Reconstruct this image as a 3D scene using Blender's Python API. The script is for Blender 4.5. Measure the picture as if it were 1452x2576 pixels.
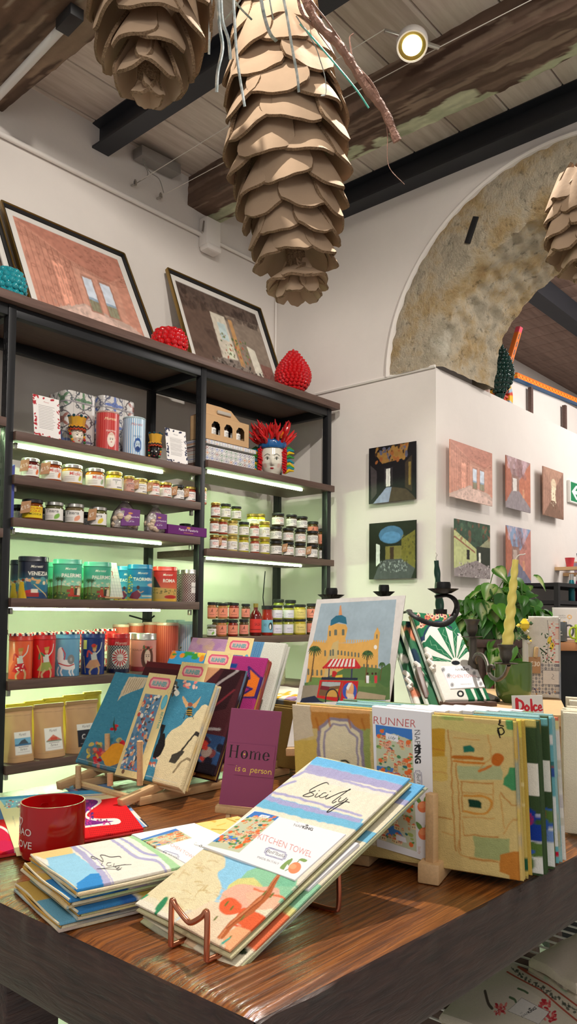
import bpy, math, random
import numpy as np
from mathutils import Vector, Matrix
for o in list(bpy.data.objects): bpy.data.objects.remove(o)
S = bpy.context.scene; COL = S.collection
rnd = random.Random(7); npr = np.random.RandomState(5)
# ---------------------------------------------------------------- camera
YAW, PIT, ROL = [math.radians(a) for a in (48.549, 3.102, -.547)]
FPX, CX, CY, CAMZ = 1934.5, 727.3, 1436.2, 1.12
_f = np.array([math.sin(YAW)*math.cos(PIT), math.cos(YAW)*math.cos(PIT), math.sin(PIT)])
_r = np.array([math.cos(YAW), -math.sin(YAW), 0.]); _d = -np.cross(_r, _f)
_c, _s = math.cos(ROL), math.sin(ROL)
CM = np.array([_c*_r+_s*_d, -_s*_r+_c*_d, _f]); O0 = np.array([0, 0, CAMZ])
cam = bpy.data.cameras.new('camera'); co = bpy.data.objects.new('camera', cam); COL.objects.link(co)
co.matrix_world = Matrix([[CM[0][i], -CM[1][i], -CM[2][i], O0[i]] for i in range(3)]+[[0, 0, 0, 1]])
cam.sensor_fit = 'VERTICAL'; cam.sensor_height = 36; cam.lens = FPX/2576*36
cam.shift_y = (CY-1288)/2576; cam.shift_x = -(CX-726)/2576; cam.clip_start = .02
S.camera = co
def ray(x, y): return CM.T @ np.array([(x-CX)/FPX, (y-CY)/FPX, 1])
def at(ax, v, x, y):
    i = 'xyz'.index(ax); d = ray(x, y); return O0+(v-O0[i])/d[i]*d
def dist(d, x, y): return O0+d*ray(x, y)
# ---------------------------------------------------------------- view and light
vs = S.view_settings; vs.view_transform = 'Standard'; vs.look = 'None'; vs.gamma = 1; vs.use_curve_mapping = False; vs.exposure = 0.0
wd = bpy.data.worlds.new('world'); S.world = wd; wd.use_nodes = True
wd.node_tree.nodes['Background'].inputs[0].default_value = (.98, .93, .89, 1)
wd.node_tree.nodes['Background'].inputs[1].default_value = .45
def spot(name, loc, tgt, e, size, blend=.4, r=.04, col=(1, .93, .84)):
    l = bpy.data.lights.new(name, 'SPOT'); l.energy = e; l.spot_size = math.radians(size); l.spot_blend = blend
    l.shadow_soft_size = r; l.color = col; o = bpy.data.objects.new(name, l); COL.objects.link(o)
    o.location = loc; o.rotation_euler = (Vector(tgt)-Vector(loc)).to_track_quat('-Z', 'Y').to_euler(); return o
def area(name, loc, tgt, e, sx, sy, col=(1, .95, .9)):
    l = bpy.data.lights.new(name, 'AREA'); l.energy = e; l.shape = 'RECTANGLE'; l.size = sx; l.size_y = sy; l.color = col
    o = bpy.data.objects.new(name, l); COL.objects.link(o)
    o.location = loc; o.rotation_euler = (Vector(tgt)-Vector(loc)).to_track_quat('-Z', 'Y').to_euler(); return o
spot('table_spot_light', (1.75, .9, 3.2), (.62, .55, .8), 300, 44, .3, .02)
spot('cone_spot_light', (.35, 1.0, 3.3), (1.15, 1.1, 2.6), 130, 46, .4, .02)
spot('front_spot_light', (-.9, .9, 3.1), (1.0, 1.0, .9), 36, 60, .8, .10)
spot('shelf_spot_light', (.9, .6, 3.25), (2.2, 2.9, 1.9), 165, 75, .8, .04)
spot('corner_spot_light', (1.6, .1, 3.25), (3.3, 1.9, 1.7), 120, 80, .9, .03)
pl_ = bpy.data.lights.new('room_fill_light', 'POINT'); pl_.energy = 42; pl_.shadow_soft_size = .35; pl_.color = (1, .95, .9); po_ = bpy.data.objects.new('room_fill_light', pl_); COL.objects.link(po_); po_.location = (-.6, -.7, 2.3)  # added fill point to brighten ceiling and walls, not a fitting of the shop
area('next_room_light', (5.3, .3, 3.1), (5.0, 1.6, 1.4), 70, 1.2, 1.2)
# ---------------------------------------------------------------- materials
def s2l(c):
    c = np.asarray(c, float)
    if c.max() > 1.001: c = c/255.
    return np.where(c <= .04045, c/12.92, ((c+.055)/1.055)**2.4)
MATS = {}
def mat(name, col=(200, 200, 200), rough=.6, metal=0, var=0, vs_=8, bump=0, bs=40, painted=False, spec=.5, trans=0, emit=0, stretch=(1, 1, 1), col2=None, coat=0, sub=0):
    if name in MATS: return MATS[name]
    m = bpy.data.materials.new(name); m.use_nodes = True; MATS[name] = m
    nt = m.node_tree; N = nt.nodes; L = nt.links; b = N['Principled BSDF']
    b.inputs['Roughness'].default_value = rough; b.inputs['Metallic'].default_value = metal
    b.inputs['Specular IOR Level'].default_value = spec; b.inputs['Transmission Weight'].default_value = trans
    b.inputs['Coat Weight'].default_value = coat; b.inputs['Coat Roughness'].default_value = .08
    if sub: b.inputs['Subsurface Weight'].default_value = sub; b.inputs['Subsurface Radius'].default_value = (.02, .015, .01)
    c = tuple(s2l(col))+(1,)
    tc = N.new('ShaderNodeTexCoord'); mp = N.new('ShaderNodeMapping'); L.new(tc.outputs['Object'], mp.inputs[0]); mp.inputs['Scale'].default_value = stretch
    if painted:
        a = N.new('ShaderNodeVertexColor'); a.layer_name = 'Col'; src = a.outputs[0]
    else: src = None
    if var or col2:
        nz = N.new('ShaderNodeTexNoise'); nz.inputs['Scale'].default_value = vs_; nz.inputs['Detail'].default_value = 6; nz.inputs['Roughness'].default_value = .65
        L.new(mp.outputs[0], nz.inputs[0])
        if col2:
            r = N.new('ShaderNodeValToRGB'); r.color_ramp.elements[0].position = .35; r.color_ramp.elements[1].position = .65
            r.color_ramp.elements[0].color = c; r.color_ramp.elements[1].color = tuple(s2l(col2))+(1,)
            L.new(nz.outputs[0], r.inputs[0]); src = r.outputs[0]
        else:
            mx = N.new('ShaderNodeMix'); mx.data_type = 'RGBA'; mx.blend_type = 'MULTIPLY'; mx.inputs[0].default_value = 1
            r = N.new('ShaderNodeMapRange'); r.inputs[1].default_value = .3; r.inputs[2].default_value = .7; r.inputs[3].default_value = 1-var; r.inputs[4].default_value = 1+var*.4
            L.new(nz.outputs[0], r.inputs[0]); L.new(r.outputs[0], mx.inputs[7])
            if src: L.new(src, mx.inputs[6])
            else: mx.inputs[6].default_value = c
            src = mx.outputs[2]
    if src: L.new(src, b.inputs['Base Color'])
    else: b.inputs['Base Color'].default_value = c
    if bump:
        n2 = N.new('ShaderNodeTexNoise'); n2.inputs['Scale'].default_value = bs; n2.inputs['Detail'].default_value = 4; L.new(mp.outputs[0], n2.inputs[0])
        bp = N.new('ShaderNodeBump'); bp.inputs['Strength'].default_value = bump; bp.inputs['Distance'].default_value = .01
        L.new(n2.outputs[0], bp.inputs['Height']); L.new(bp.outputs[0], b.inputs['Normal'])
    if emit: b.inputs['Emission Color'].default_value = c; b.inputs['Emission Strength'].default_value = emit
    return m
M = dict(
 cloth=mat('printed_linen', rough=.95, painted=True, bump=.3, bs=700, var=.06, vs_=300, spec=.1),
 paper=mat('printed_paper', rough=.5, painted=True, spec=.3),
 canvas=mat('printed_panel', rough=.75, painted=True, var=.12, vs_=25, spec=.2),
 tin=mat('printed_tin', rough=.28, painted=True, spec=.6),
 glaze=mat('painted_glaze', rough=.12, painted=True, spec=.6),
 steel=mat('black_steel', (34, 35, 38), .42, .3, bump=.03, bs=200),
 beam=mat('black_beam_paint', (40, 43, 50), .45, .1, var=.15, vs_=6),
 board=mat('walnut_board', (98, 74, 66), .5, var=.3, vs_=9, stretch=(1, 12, 12), bump=.05, bs=60),
 wall=mat('white_plaster', (226, 219, 213), .9, var=.04, vs_=3, bump=.18, bs=14, spec=.1),
 plain=mat('white_paint', (232, 226, 220), .6),
 floor=mat('grey_resin_floor', (205, 205, 205), .35, var=.06, vs_=3),
 card=mat('cardboard', (186, 160, 134), .85, var=.07, vs_=14, bump=.04, bs=90, spec=.15, stretch=(1, 1, 3)),
 cardedge=mat('cardboard_edge', (150, 124, 98), .95, var=.5, vs_=260, bump=.6, bs=300, spec=.05),
 kraft=mat('kraft_paper', (196, 158, 116), .8, var=.08, vs_=20, bump=.15, bs=40),
 beech=mat('pale_beech', (218, 180, 132), .5, var=.14, vs_=22, stretch=(2, 14, 14)),
 copper=mat('copper_wire', (214, 138, 108), .22, .95),
 black=mat('matt_black', (22, 22, 24), .6),
 iron=mat('wrought_iron', (38, 37, 38), .5, .5, bump=.15, bs=120),
 pewter=mat('dark_pewter', (92, 86, 80), .45, .7, var=.2, vs_=30, bump=.1, bs=80),
 silver=mat('silver_lid', (200, 198, 192), .28, .9),
 gold=mat('gold_lid', (196, 170, 92), .3, .9),
 blacklid=mat('black_lid', (32, 32, 34), .4),
 red=mat('red_glaze', (190, 18, 24), .1, spec=.6), redmug=mat('red_mug_glaze', (172, 12, 14), .12, spec=.6),
 teal=mat('teal_glaze', (30, 138, 150), .1, spec=.6),
 dgreen=mat('dark_green_glaze', (8, 50, 44), .1, spec=.6),
 green=mat('green_glass_glaze', (84, 114, 56), .1, spec=.6),
 string=mat('white_cable', (220, 214, 205), .6), leaf=mat('pothos_leaf', (62, 128, 28), .35, col2=(140, 186, 84), vs_=22),
 bark=mat('twig_bark', (150, 112, 96), .8, var=.25, vs_=40, bump=.5, bs=120),
 strip=mat('glitter_ribbon', (214, 218, 214), .3, .4, col2=(130, 146, 146), vs_=60),
 led=mat('led_strip_light', (214, 255, 190), emit=80),
 lamp=mat('lamp_glow', (255, 238, 205), emit=30),
 wax=mat('yellow_wax', (246, 226, 120), .45, sub=.25), gwax=mat('green_wax', (14, 62, 48), .35, sub=.05),
)
# ---------------------------------------------------------------- mesh building
class MB:
    def __init__(s): s.V = []; s.C = []; s.F = []; s.n = 0; s.m = 0; s.MI = []; s.col = (1, 1, 1)
    def add(s, V, F, C=None):
        V = np.asarray(V, float).reshape(-1, 3); C = np.tile(np.asarray(s.col, float), (len(V), 1)) if C is None else np.asarray(C, float).reshape(-1, 3)
        s.V.append(V); s.C.append(C)
        for f in F:
            f = np.asarray(f, np.int64); f = f.reshape(1, -1) if f.ndim == 1 else f
            s.F.append(f+s.n); s.MI.append(np.full(len(f), s.m))
        s.n += len(V); return s
    def grid(s, P, C=None, wrapu=False, capv=(0, 0)):
        P = np.asarray(P, float); nv, nu = P.shape[:2]; I = np.arange(nv*nu).reshape(nv, nu)
        if wrapu: I = np.concatenate([I, I[:, :1]], 1)
        q = np.stack([I[1:, :-1], I[1:, 1:], I[:-1, 1:], I[:-1, :-1]], -1).reshape(-1, 4); F = [q]
        J = np.arange(nv*nu).reshape(nv, nu)
        if capv[0]: F.append(J[0])
        if capv[1]: F.append(J[-1][::-1])
        return s.add(P, F, C)
    def box(s, c, sz, rz=0, R=None, bev=0):
        hx, hy, hz = [a/2 for a in sz]; b = min(bev, hx*.9, hy*.9, hz*.9); V = []; c = np.asarray(c, float)
        if R is None: R = np.array([[math.cos(rz), -math.sin(rz), 0], [math.sin(rz), math.cos(rz), 0], [0, 0, 1]])
        if not b:
            V = [(x, y, z) for z in (-hz, hz) for x, y in ((-hx, -hy), (hx, -hy), (hx, hy), (-hx, hy))]
            F = [(3, 2, 1, 0), (4, 5, 6, 7), (0, 1, 5, 4), (1, 2, 6, 5), (2, 3, 7, 6), (3, 0, 4, 7)]
            return s.add(np.array(V)@R.T+c, F)
        pr = [(-hz, b), (-hz+b*.3, b*.3), (-hz+b, 0), (hz-b, 0), (hz-b*.3, b*.3), (hz, b)]; rows = []
        for z, i in pr:
            r = []
            for k, (sx, sy) in enumerate(((-1, -1), (1, -1), (1, 1), (-1, 1))):
                cx, cy = sx*(hx-b), sy*(hy-b); rr = b-i
                for j in range(3):
                    a = math.radians([180, 270, 0, 90][k]+45*j); r.append((cx+rr*math.cos(a), cy+rr*math.sin(a), z))
            rows.append(r)
        return s.grid(np.array(rows)[::-1]@R.T+c, wrapu=True, capv=(1, 1))
    def bar(s, a, b, w, h=None, bev=.0015, up=(0, 0, 1)):
        a = np.array(a, float); b = np.array(b, float); d = b-a; L = np.linalg.norm(d); x = d/L; y = np.cross(up, x); y /= np.linalg.norm(y); z = np.cross(x, y)
        return s.box((a+b)/2, (L, w, h or w), R=np.array([x, y, z]).T, bev=bev)
    def tube(s, pts, r, n=8, closed=False, flat=None):
        P = np.asarray(pts, float); m = len(P); r = np.full(m, r) if np.isscalar(r) else np.asarray(r)
        T = np.gradient(P, axis=0) if not closed else np.roll(P, -1, 0)-np.roll(P, 1, 0)
        T /= np.linalg.norm(T, axis=1)[:, None]+1e-12
        u = np.cross(T[0], (0, 0, 1.)); u = np.cross(T[0], (1, 0, 0.)) if np.linalg.norm(u) < .1 else u; rows = []
        A = np.linspace(0, 2*math.pi, n, endpoint=False)
        for i in range(m):
            u = u-T[i]*(u@T[i]); u /= np.linalg.norm(u); v = np.cross(T[i], u); fx = flat or 1
            rows.append(P[i]+r[i]*(np.cos(A)[:, None]*u+fx*np.sin(A)[:, None]*v))
        if closed: rows.append(rows[0])
        return s.grid(np.array(rows), wrapu=True, capv=(not closed, not closed))
    def lathe(s, prof, c=(0, 0, 0), n=24, sq=None, art=None, ang0=0, sx=1, sy=1, rz=0, lobes=None, caps=True):
        A = np.linspace(0, 2*math.pi, n, endpoint=False)+ang0; rows = []
        if sq: k = (np.abs(np.cos(A-rz))**sq+np.abs(np.sin(A-rz))**sq)**(-1/sq)
        else: k = np.ones(n)
        for q in prof:
            kk = k if lobes is None else k*(1+lobes[1]*np.cos(lobes[0]*A+lobes[2]*q[1]))
            x, y = q[0]*kk*np.cos(A)*sx, q[0]*kk*np.sin(A)*sy
            rows.append(np.stack([x+c[0], y+c[1], np.full(n, q[1]+c[2])], -1))
        rows = np.array(rows); return s.grid(rows[::-1], None if art is None else art, wrapu=True, capv=(caps and prof[-1][0] > 1e-4, caps and prof[0][0] > 1e-4))
    def build(s, name, mats, parent=None, smooth=True, loc=None):
        V = np.concatenate(s.V); C = np.concatenate(s.C)
        if parent is None:
            o_ = np.array([(V[:, 0].min()+V[:, 0].max())/2, (V[:, 1].min()+V[:, 1].max())/2, V[:, 2].min()]); V = V-o_
        me = bpy.data.meshes.new(name); me.vertices.add(len(V)); me.vertices.foreach_set('co', V.ravel())
        ln = np.concatenate([np.full(len(f), f.shape[1]) for f in s.F]); fl = np.concatenate([f.ravel() for f in s.F])
        me.loops.add(len(fl)); me.loops.foreach_set('vertex_index', fl); me.polygons.add(len(ln))
        me.polygons.foreach_set('loop_start', np.concatenate([[0], np.cumsum(ln)[:-1]])); me.polygons.foreach_set('material_index', np.concatenate(s.MI))
        me.polygons.foreach_set('use_smooth', np.full(len(ln), bool(smooth)))
        a = me.color_attributes.new('Col', 'FLOAT_COLOR', 'POINT'); a.data.foreach_set('color', np.concatenate([C, np.ones((len(C), 1))], 1).ravel())
        me.update(calc_edges=True); me.validate()
        if smooth: me.set_sharp_from_angle(angle=math.radians(40))
        for m in (mats if isinstance(mats, (list, tuple)) else [mats]): me.materials.append(m)
        o = bpy.data.objects.new(name, me); COL.objects.link(o)
        if parent is None: o.location = o_
        else:
            o.parent = parent
            if parent.type == 'EMPTY' or parent.parent or True: o.matrix_parent_inverse = wm(parent).inverted()
        return o
def wm(o):
    m = Matrix.LocRotScale(o.location, o.rotation_euler, o.scale)
    return m if not o.parent else wm(o.parent) @ o.matrix_parent_inverse @ m
def tag(o, label, cat=None, group=None, kind=None):
    o['label'] = label
    if cat: o['category'] = cat
    if group: o['group'] = group
    if kind: o['kind'] = kind
    return o
def thing(name, label, cat, loc=(0, 0, 0), group=None, rz=0):
    o = bpy.data.objects.new(name, None); COL.objects.link(o); o.location = [float(a) for a in loc]; o.rotation_euler = (0, 0, rz); o.empty_display_size = .02
    return tag(o, label, cat, group)
def struct(o): o['kind'] = 'structure'; return o
def dup(root, loc, rz=None, label=None, group=None, scale=None):
    r = root.copy(); COL.objects.link(r); r.location = [float(a) for a in loc]
    if rz is not None: r.rotation_euler = (0, 0, rz)
    if scale: r.scale = (scale,)*3 if np.isscalar(scale) else scale
    if label: r['label'] = label
    if group: r['group'] = group
    for ch in list(root.children):
        c = ch.copy(); COL.objects.link(c); c.parent = r
        for g in ch.children:
            d = g.copy(); COL.objects.link(d); d.parent = c
    return r
# ---------------------------------------------------------------- painted surfaces: a small rasteriser whose pixels become surface colours
def homog(src, dst):
    A = []; b = []
    for (x, y), (u, v) in zip(src, dst):
        A += [[x, y, 1, 0, 0, 0, -u*x, -u*y], [0, 0, 0, x, y, 1, -v*x, -v*y]]; b += [u, v]
    return np.append(np.linalg.solve(np.array(A, float), b), 1).reshape(3, 3)
TXT = {}
def text_tris(t, bold=0, shear=0):
    k = (t, bold, shear)
    if k in TXT: return TXT[k]
    cu = bpy.data.curves.new('lettering', 'FONT'); cu.body = t; cu.size = 1; cu.offset = bold; cu.resolution_u = 4; cu.shear = shear
    ob = bpy.data.objects.new('lettering', cu); COL.objects.link(ob); bpy.context.view_layer.update()
    me = bpy.data.meshes.new_from_object(ob.evaluated_get(bpy.context.evaluated_depsgraph_get())); me.calc_loop_triangles()
    V = np.array([v.co[:2] for v in me.vertices]); T = [tuple(l.vertices) for l in me.loop_triangles]
    bpy.data.objects.remove(ob); bpy.data.meshes.remove(me); bpy.data.curves.remove(cu)
    TXT[k] = (V, T); return TXT[k]
def smooth(pts, k=5):
    P = np.asarray(pts, float)
    if len(P) < 3: return P
    Q = np.vstack([2*P[0]-P[1], P, 2*P[-1]-P[-2]]); out = []
    for i in range(1, len(Q)-2):
        for t in np.linspace(0, 1, k, endpoint=False):
            a, b, c, d = Q[i-1:i+3]; out.append(.5*((2*b)+(c-a)*t+(2*a-5*b+4*c-d)*t*t+(3*b-a-3*c+d)*t**3))
    out.append(P[-1]); return np.array(out)
class Art:
    def __init__(s, w, h, bg, box=(0, 0, 1, 1), quad=None, ss=2, off=(0, 0), sc=1.):
        s.w, s.h, s.ss = w, h, ss; s.W, s.H = w*ss, h*ss; s.img = np.zeros((s.H, s.W, 3)); s.img[:] = s2l(bg)
        q = [(box[0], box[1]), (box[2], box[1]), (box[2], box[3]), (box[0], box[3])] if quad is None else quad
        s.Hm = homog(q, [(0, 0), (s.W, 0), (s.W, s.H), (0, s.H)]); s.off = np.array(off, float); s.sc = sc
    def T(s, p):
        p = np.asarray(p, float)/s.sc+s.off; q = np.c_[p, np.ones(len(p))]@s.Hm.T; return q[:, :2]/q[:, 2:]
    def _fill(s, rings, col, a=1):
        A = np.vstack(rings); x0, y0 = np.floor(A.min(0)).astype(int); x1, y1 = np.ceil(A.max(0)).astype(int)+1
        x0, y0 = max(x0, 0), max(y0, 0); x1, y1 = min(x1, s.W), min(y1, s.H)
        if x0 >= x1 or y0 >= y1: return s
        X = np.arange(x0, x1)+.5; Y = np.arange(y0, y1)+.5; ins = np.zeros((len(Y), len(X)), bool)
        for R in rings:
            B = np.roll(R, -1, 0)
            for (ax, ay), (bx, by) in zip(R, B):
                if ay == by: continue
                m = ((ay <= Y) != (by <= Y)); 
                if m.any(): ins[m] ^= X[None, :] < (ax+(Y[m]-ay)/(by-ay)*(bx-ax))[:, None]
        sub = s.img[y0:y1, x0:x1]; sub[ins] = sub[ins]*(1-a)+s2l(col)*a; return s
    def fill(s, pts, col, a=1, sm=False): return s._fill([s.T(smooth(list(pts)+[pts[0]]) if sm else pts)], col, a)
    def rect(s, x0, y0, x1, y1, col, a=1): return s.fill([(x0, y0), (x1, y0), (x1, y1), (x0, y1)], col, a)
    def ell(s, cx, cy, rx, ry, col, a=1, ang=0, n=24, ring=0):
        t = np.linspace(0, 2*np.pi, n, endpoint=False); c, d = math.cos(ang), math.sin(ang)
        f = lambda k: s.T(np.stack([cx+rx*k*np.cos(t)*c-ry*k*np.sin(t)*d, cy+rx*k*np.cos(t)*d+ry*k*np.sin(t)*c], -1))
        return s._fill([f(1), f(ring)] if ring else [f(1)], col, a)
    def stroke(s, pts, w, col, sm=True, a=1, w1=None):
        P = smooth(pts) if sm else np.asarray(pts, float)
        ws = np.linspace(w, w if w1 is None else w1, len(P))/2
        for i in range(len(P)-1):
            d = P[i+1]-P[i]; L = np.hypot(*d)
            if L < 1e-9: continue
            n = np.array([-d[1], d[0]])/L
            s._fill([s.T([P[i]+n*ws[i], P[i+1]+n*ws[i+1], P[i+1]-n*ws[i+1], P[i]-n*ws[i]])], col, a)
            if a == 1: s.ell(P[i][0], P[i][1], ws[i], ws[i], col, n=8)
        if a == 1: s.ell(P[-1][0], P[-1][1], ws[-1], ws[-1], col, n=8)
        return s
    def text(s, t, x, y, h, col, al='c', ang=0, bold=0, sx=1, shear=0, e=None):
        V, Tn = text_tris(t, bold, shear); V = V.copy(); V[:, 0] -= V[:, 0].min(); wd_ = V[:, 0].max()
        V[:, 0] -= wd_*{'c': .5, 'l': 0, 'r': 1}[al]; V *= h*1.38; V[:, 0] *= sx
        if e is not None: P = np.array([x, y])+V[:, :1]*np.array(e[0])-V[:, 1:]*np.array(e[1])   # custom axes (right, down)
        else:
            c, d = math.cos(ang), math.sin(ang); P = np.stack([x+V[:, 0]*c+V[:, 1]*d, y+V[:, 0]*d-V[:, 1]*c], -1)
        Q = s.T(P)
        for f in Tn: s._fill([Q[list(f)]], col)
        return s
    def blot(s, n, cols, r0, r1, box=None, seed=1, asp=.7, a=1):
        R = random.Random(seed); x0, y0, x1, y1 = box
        for i in range(n):
            r = R.uniform(r0, r1); s.ell(R.uniform(x0, x1), R.uniform(y0, y1), r, r*R.uniform(asp*.6, 1), R.choice(cols), a, R.uniform(0, 3.1), n=9)
        return s
    def mottle(s, amp=.08, k=12, seed=0):
        R = np.random.RandomState(seed); g = R.rand(k+1, k+1)
        y = np.linspace(0, k-1e-6, s.H); x = np.linspace(0, k-1e-6, s.W); yi, xi = y.astype(int), x.astype(int); fy = (y-yi)[:, None]; fx = (x-xi)[None]
        v = g[yi][:, xi]*(1-fy)*(1-fx)+g[yi+1][:, xi]*fy*(1-fx)+g[yi][:, xi+1]*(1-fy)*fx+g[yi+1][:, xi+1]*fy*fx
        s.img *= (1+amp*(v-.5)*2)[..., None]; return s
    def soft(s, w=3, amp=0, k=30, seed=1):
        """let the paint run: wobble the outlines, then soften them"""
        if amp:
            R = np.random.RandomState(seed); D = []
            for _ in range(2):
                g = R.rand(k+2, k+2)-.5; y = np.linspace(0, k, s.H); x = np.linspace(0, k, s.W); yi, xi = y.astype(int), x.astype(int); fy = (y-yi)[:, None]; fx = (x-xi)[None]
                D.append((g[yi][:, xi]*(1-fy)*(1-fx)+g[yi+1][:, xi]*fy*(1-fx)+g[yi][:, xi+1]*(1-fy)*fx+g[yi+1][:, xi+1]*fy*fx)*amp*2)
            yy, xx = np.mgrid[0:s.H, 0:s.W]; s.img = s.img[np.clip(yy+D[0], 0, s.H-1).astype(int), np.clip(xx+D[1], 0, s.W-1).astype(int)]
        for ax in (0, 1):
            for _ in range(2):
                p_ = [(w, w) if i == ax else (0, 0) for i in range(3)]; c = np.cumsum(np.pad(s.img, p_, mode='edge'), ax); n = s.img.shape[ax]; s.img = (np.take(c, range(2*w, 2*w+n), ax)-np.take(c, range(0, n), ax))/(2*w)
        return s
    def grad(s, c0, c1, y0=0, y1=1):
        t = np.clip((np.linspace(0, 1, s.H)-y0)/(y1-y0), 0, 1)[:, None, None]; s.img[:] = s2l(c0)*(1-t)+s2l(c1)*t; return s
    def out(s): return np.clip(s.img.reshape(s.h, s.ss, s.w, s.ss, 3).mean((1, 3)), 0, 1)
def lerp(a, b, t): return np.asarray(a)*(1-t)+np.asarray(b)*t
def panel(mb, q, t, art, disp=None, rnd_=.35, back=None):
    """slab whose front is the quad q (TL,TR,BR,BL), of thickness t, printed with art; edges roll round to the back"""
    C = art.out() if isinstance(art, Art) else np.tile(s2l(art), (8, 8, 1)); h, w = C.shape[:2]
    q = [np.asarray(p, float) for p in q]; n = np.cross(q[1]-q[0], q[0]-q[3]); n /= np.linalg.norm(n)
    L = (np.linalg.norm(q[1]-q[0]), np.linalg.norm(q[3]-q[0])); e = t*rnd_
    def axis(m, ln):
        k = min(e/ln, .2); return np.concatenate([[0, 0, k*.3], np.linspace(k, 1-k, m), [1-k*.3, 1, 1]]), np.concatenate([[1, .5, .12], np.zeros(m), [.12, .5, 1]])
    us, du = axis(w, L[0]); vs2, dv = axis(h, L[1]); U, Vv = np.meshgrid(us, vs2); D = np.maximum(*np.meshgrid(du, dv))
    P = (q[0]*((1-U)*(1-Vv))[..., None]+q[1]*(U*(1-Vv))[..., None]+q[2]*(U*Vv)[..., None]+q[3]*((1-U)*Vv)[..., None])
    off = -D*t
    if disp is not None: off = off+disp(U, Vv)
    P = P+off[..., None]*n; C2 = np.pad(C, ((3, 3), (3, 3), (0, 0)), mode='edge')
    if back is not None: C2[D >= .5] = s2l(back)
    mb.grid(P, C2); I = np.arange(P.shape[0]*P.shape[1]).reshape(P.shape[:2])
    ring = np.concatenate([I[0, :], I[1:, -1], I[-1, :-1][::-1], I[1:-1, 0][::-1]])
    mb.add(P.reshape(-1, 3)[ring]-n*.00002, [np.arange(len(ring))], C2.reshape(-1, 3)[ring]); return n
def wavy(a, seed=0, k=3):
    R = random.Random(seed); w = [(R.uniform(1, k), R.uniform(1, k), R.uniform(0, 6), R.uniform(.4, 1)) for _ in range(5)]
    return lambda U, V: a*sum(c*np.sin(6.28*(x*U+y*V)/2+p) for x, y, p, c in w)/3
ORD = ['first', 'second', 'third', 'fourth', 'fifth', 'sixth', 'seventh', 'eighth', 'ninth', 'tenth', 'eleventh', 'twelfth', 'thirteenth', 'fourteenth']
# ================================================================ the room
W, E, YC, CEIL, LEDGE = 2.968, 3.22, 1.905, 3.37, 2.315
PD = 3.72      # far face of the arch wall
def boxobj(name, lo, hi, m, bev=0, parent=None):
    lo, hi = np.array(lo, float), np.array(hi, float); b = MB(); b.box((lo+hi)/2, hi-lo, bev=bev); return b.build(name, m, parent, smooth=bev > 0)
struct(boxobj('floor', (-2.2, -2.2, -.1), (8.5, 3.2, 0), M['floor']))
# ceiling: pale sawn boards running along x
def board_mat(name, c1, c2, wid):
    m = bpy.data.materials.new(name); m.use_nodes = True; nt = m.node_tree; N = nt.nodes; L = nt.links; b = N['Principled BSDF']; b.inputs['Roughness'].default_value = .85
    tc = N.new('ShaderNodeTexCoord'); mp = N.new('ShaderNodeMapping'); L.new(tc.outputs['Object'], mp.inputs[0]); mp.inputs['Scale'].default_value = (2.2, 22, 1)
    nz = N.new('ShaderNodeTexNoise'); nz.inputs['Scale'].default_value = 1.6; nz.inputs['Detail'].default_value = 9; nz.inputs['Roughness'].default_value = .6; L.new(mp.outputs[0], nz.inputs[0])
    sp = N.new('ShaderNodeSeparateXYZ'); L.new(tc.outputs['Object'], sp.inputs[0]); dv = N.new('ShaderNodeMath'); dv.operation = 'DIVIDE'; dv.inputs[1].default_value = wid; L.new(sp.outputs[1], dv.inputs[0])
    fl = N.new('ShaderNodeMath'); fl.operation = 'FLOOR'; L.new(dv.outputs[0], fl.inputs[0]); wn = N.new('ShaderNodeTexWhiteNoise'); wn.noise_dimensions = '1D'; L.new(fl.outputs[0], wn.inputs['W'])
    ad = N.new('ShaderNodeMath'); ad.operation = 'MULTIPLY_ADD'; ad.inputs[1].default_value = .45; L.new(wn.outputs[0], ad.inputs[0]); L.new(nz.outputs[0], ad.inputs[2])
    r = N.new('ShaderNodeValToRGB'); L.new(ad.outputs[0], r.inputs[0]); e = r.color_ramp.elements; e[0].position = .42; e[1].position = .95; e[0].color = tuple(s2l(c1))+(1,); e[1].color = tuple(s2l(c2))+(1,)
    L.new(r.outputs[0], b.inputs['Base Color'])
    bp = N.new('ShaderNodeBump'); bp.inputs['Strength'].default_value = .35; bp.inputs['Distance'].default_value = .004; L.new(nz.outputs[0], bp.inputs['Height']); L.new(bp.outputs[0], b.inputs['Normal']); return m
MC = board_mat('sawn_ceiling_boards', (186, 170, 156), (226, 214, 204), .245); MC2 = board_mat('brown_ceiling_boards', (124, 102, 92), (168, 140, 126), .2)
b = MB(); b.box((.55, .4, CEIL+.06), (5.5, 5.6, .06)); 
for i in range(23):
    y = -2.2+i*.245; b.box((.55, y+.1225, CEIL+.015), (5.5, .239, .03), bev=.004)
struct(b.build('ceiling', MC))
b = MB(); b.box((5.95, .5, 3.44), (4.9, 5.6, .06)); 
for i in range(24):
    b.box((PD+.12+i*.2, .5, 3.395), (.196, 5.6, .03), bev=.004)
o = struct(b.build('ceiling_next_room', MC2)); 
struct(boxobj('wall_left', (-2.2, W, 0), (E, W+.1, CEIL), M['wall']))
# end wall with the arch; the stone ring is bare masonry
def arch_pts(r, yc=1.30, zc=2.32, n=28, sx=1.0, j=0, seed=3):
    R = random.Random(seed); return [(yc+r*math.cos(a)*(1+R.uniform(-j, j)), zc+sx*r*math.sin(a)*(1+R.uniform(-j, j))) for a in np.linspace(0, math.pi, n)]
b = MB(); inn = arch_pts(.68); ot = [(W+.1, LEDGE)]+[(W+.1, CEIL)]+[(-2.2, CEIL)]+[(-2.2, LEDGE)]
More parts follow.
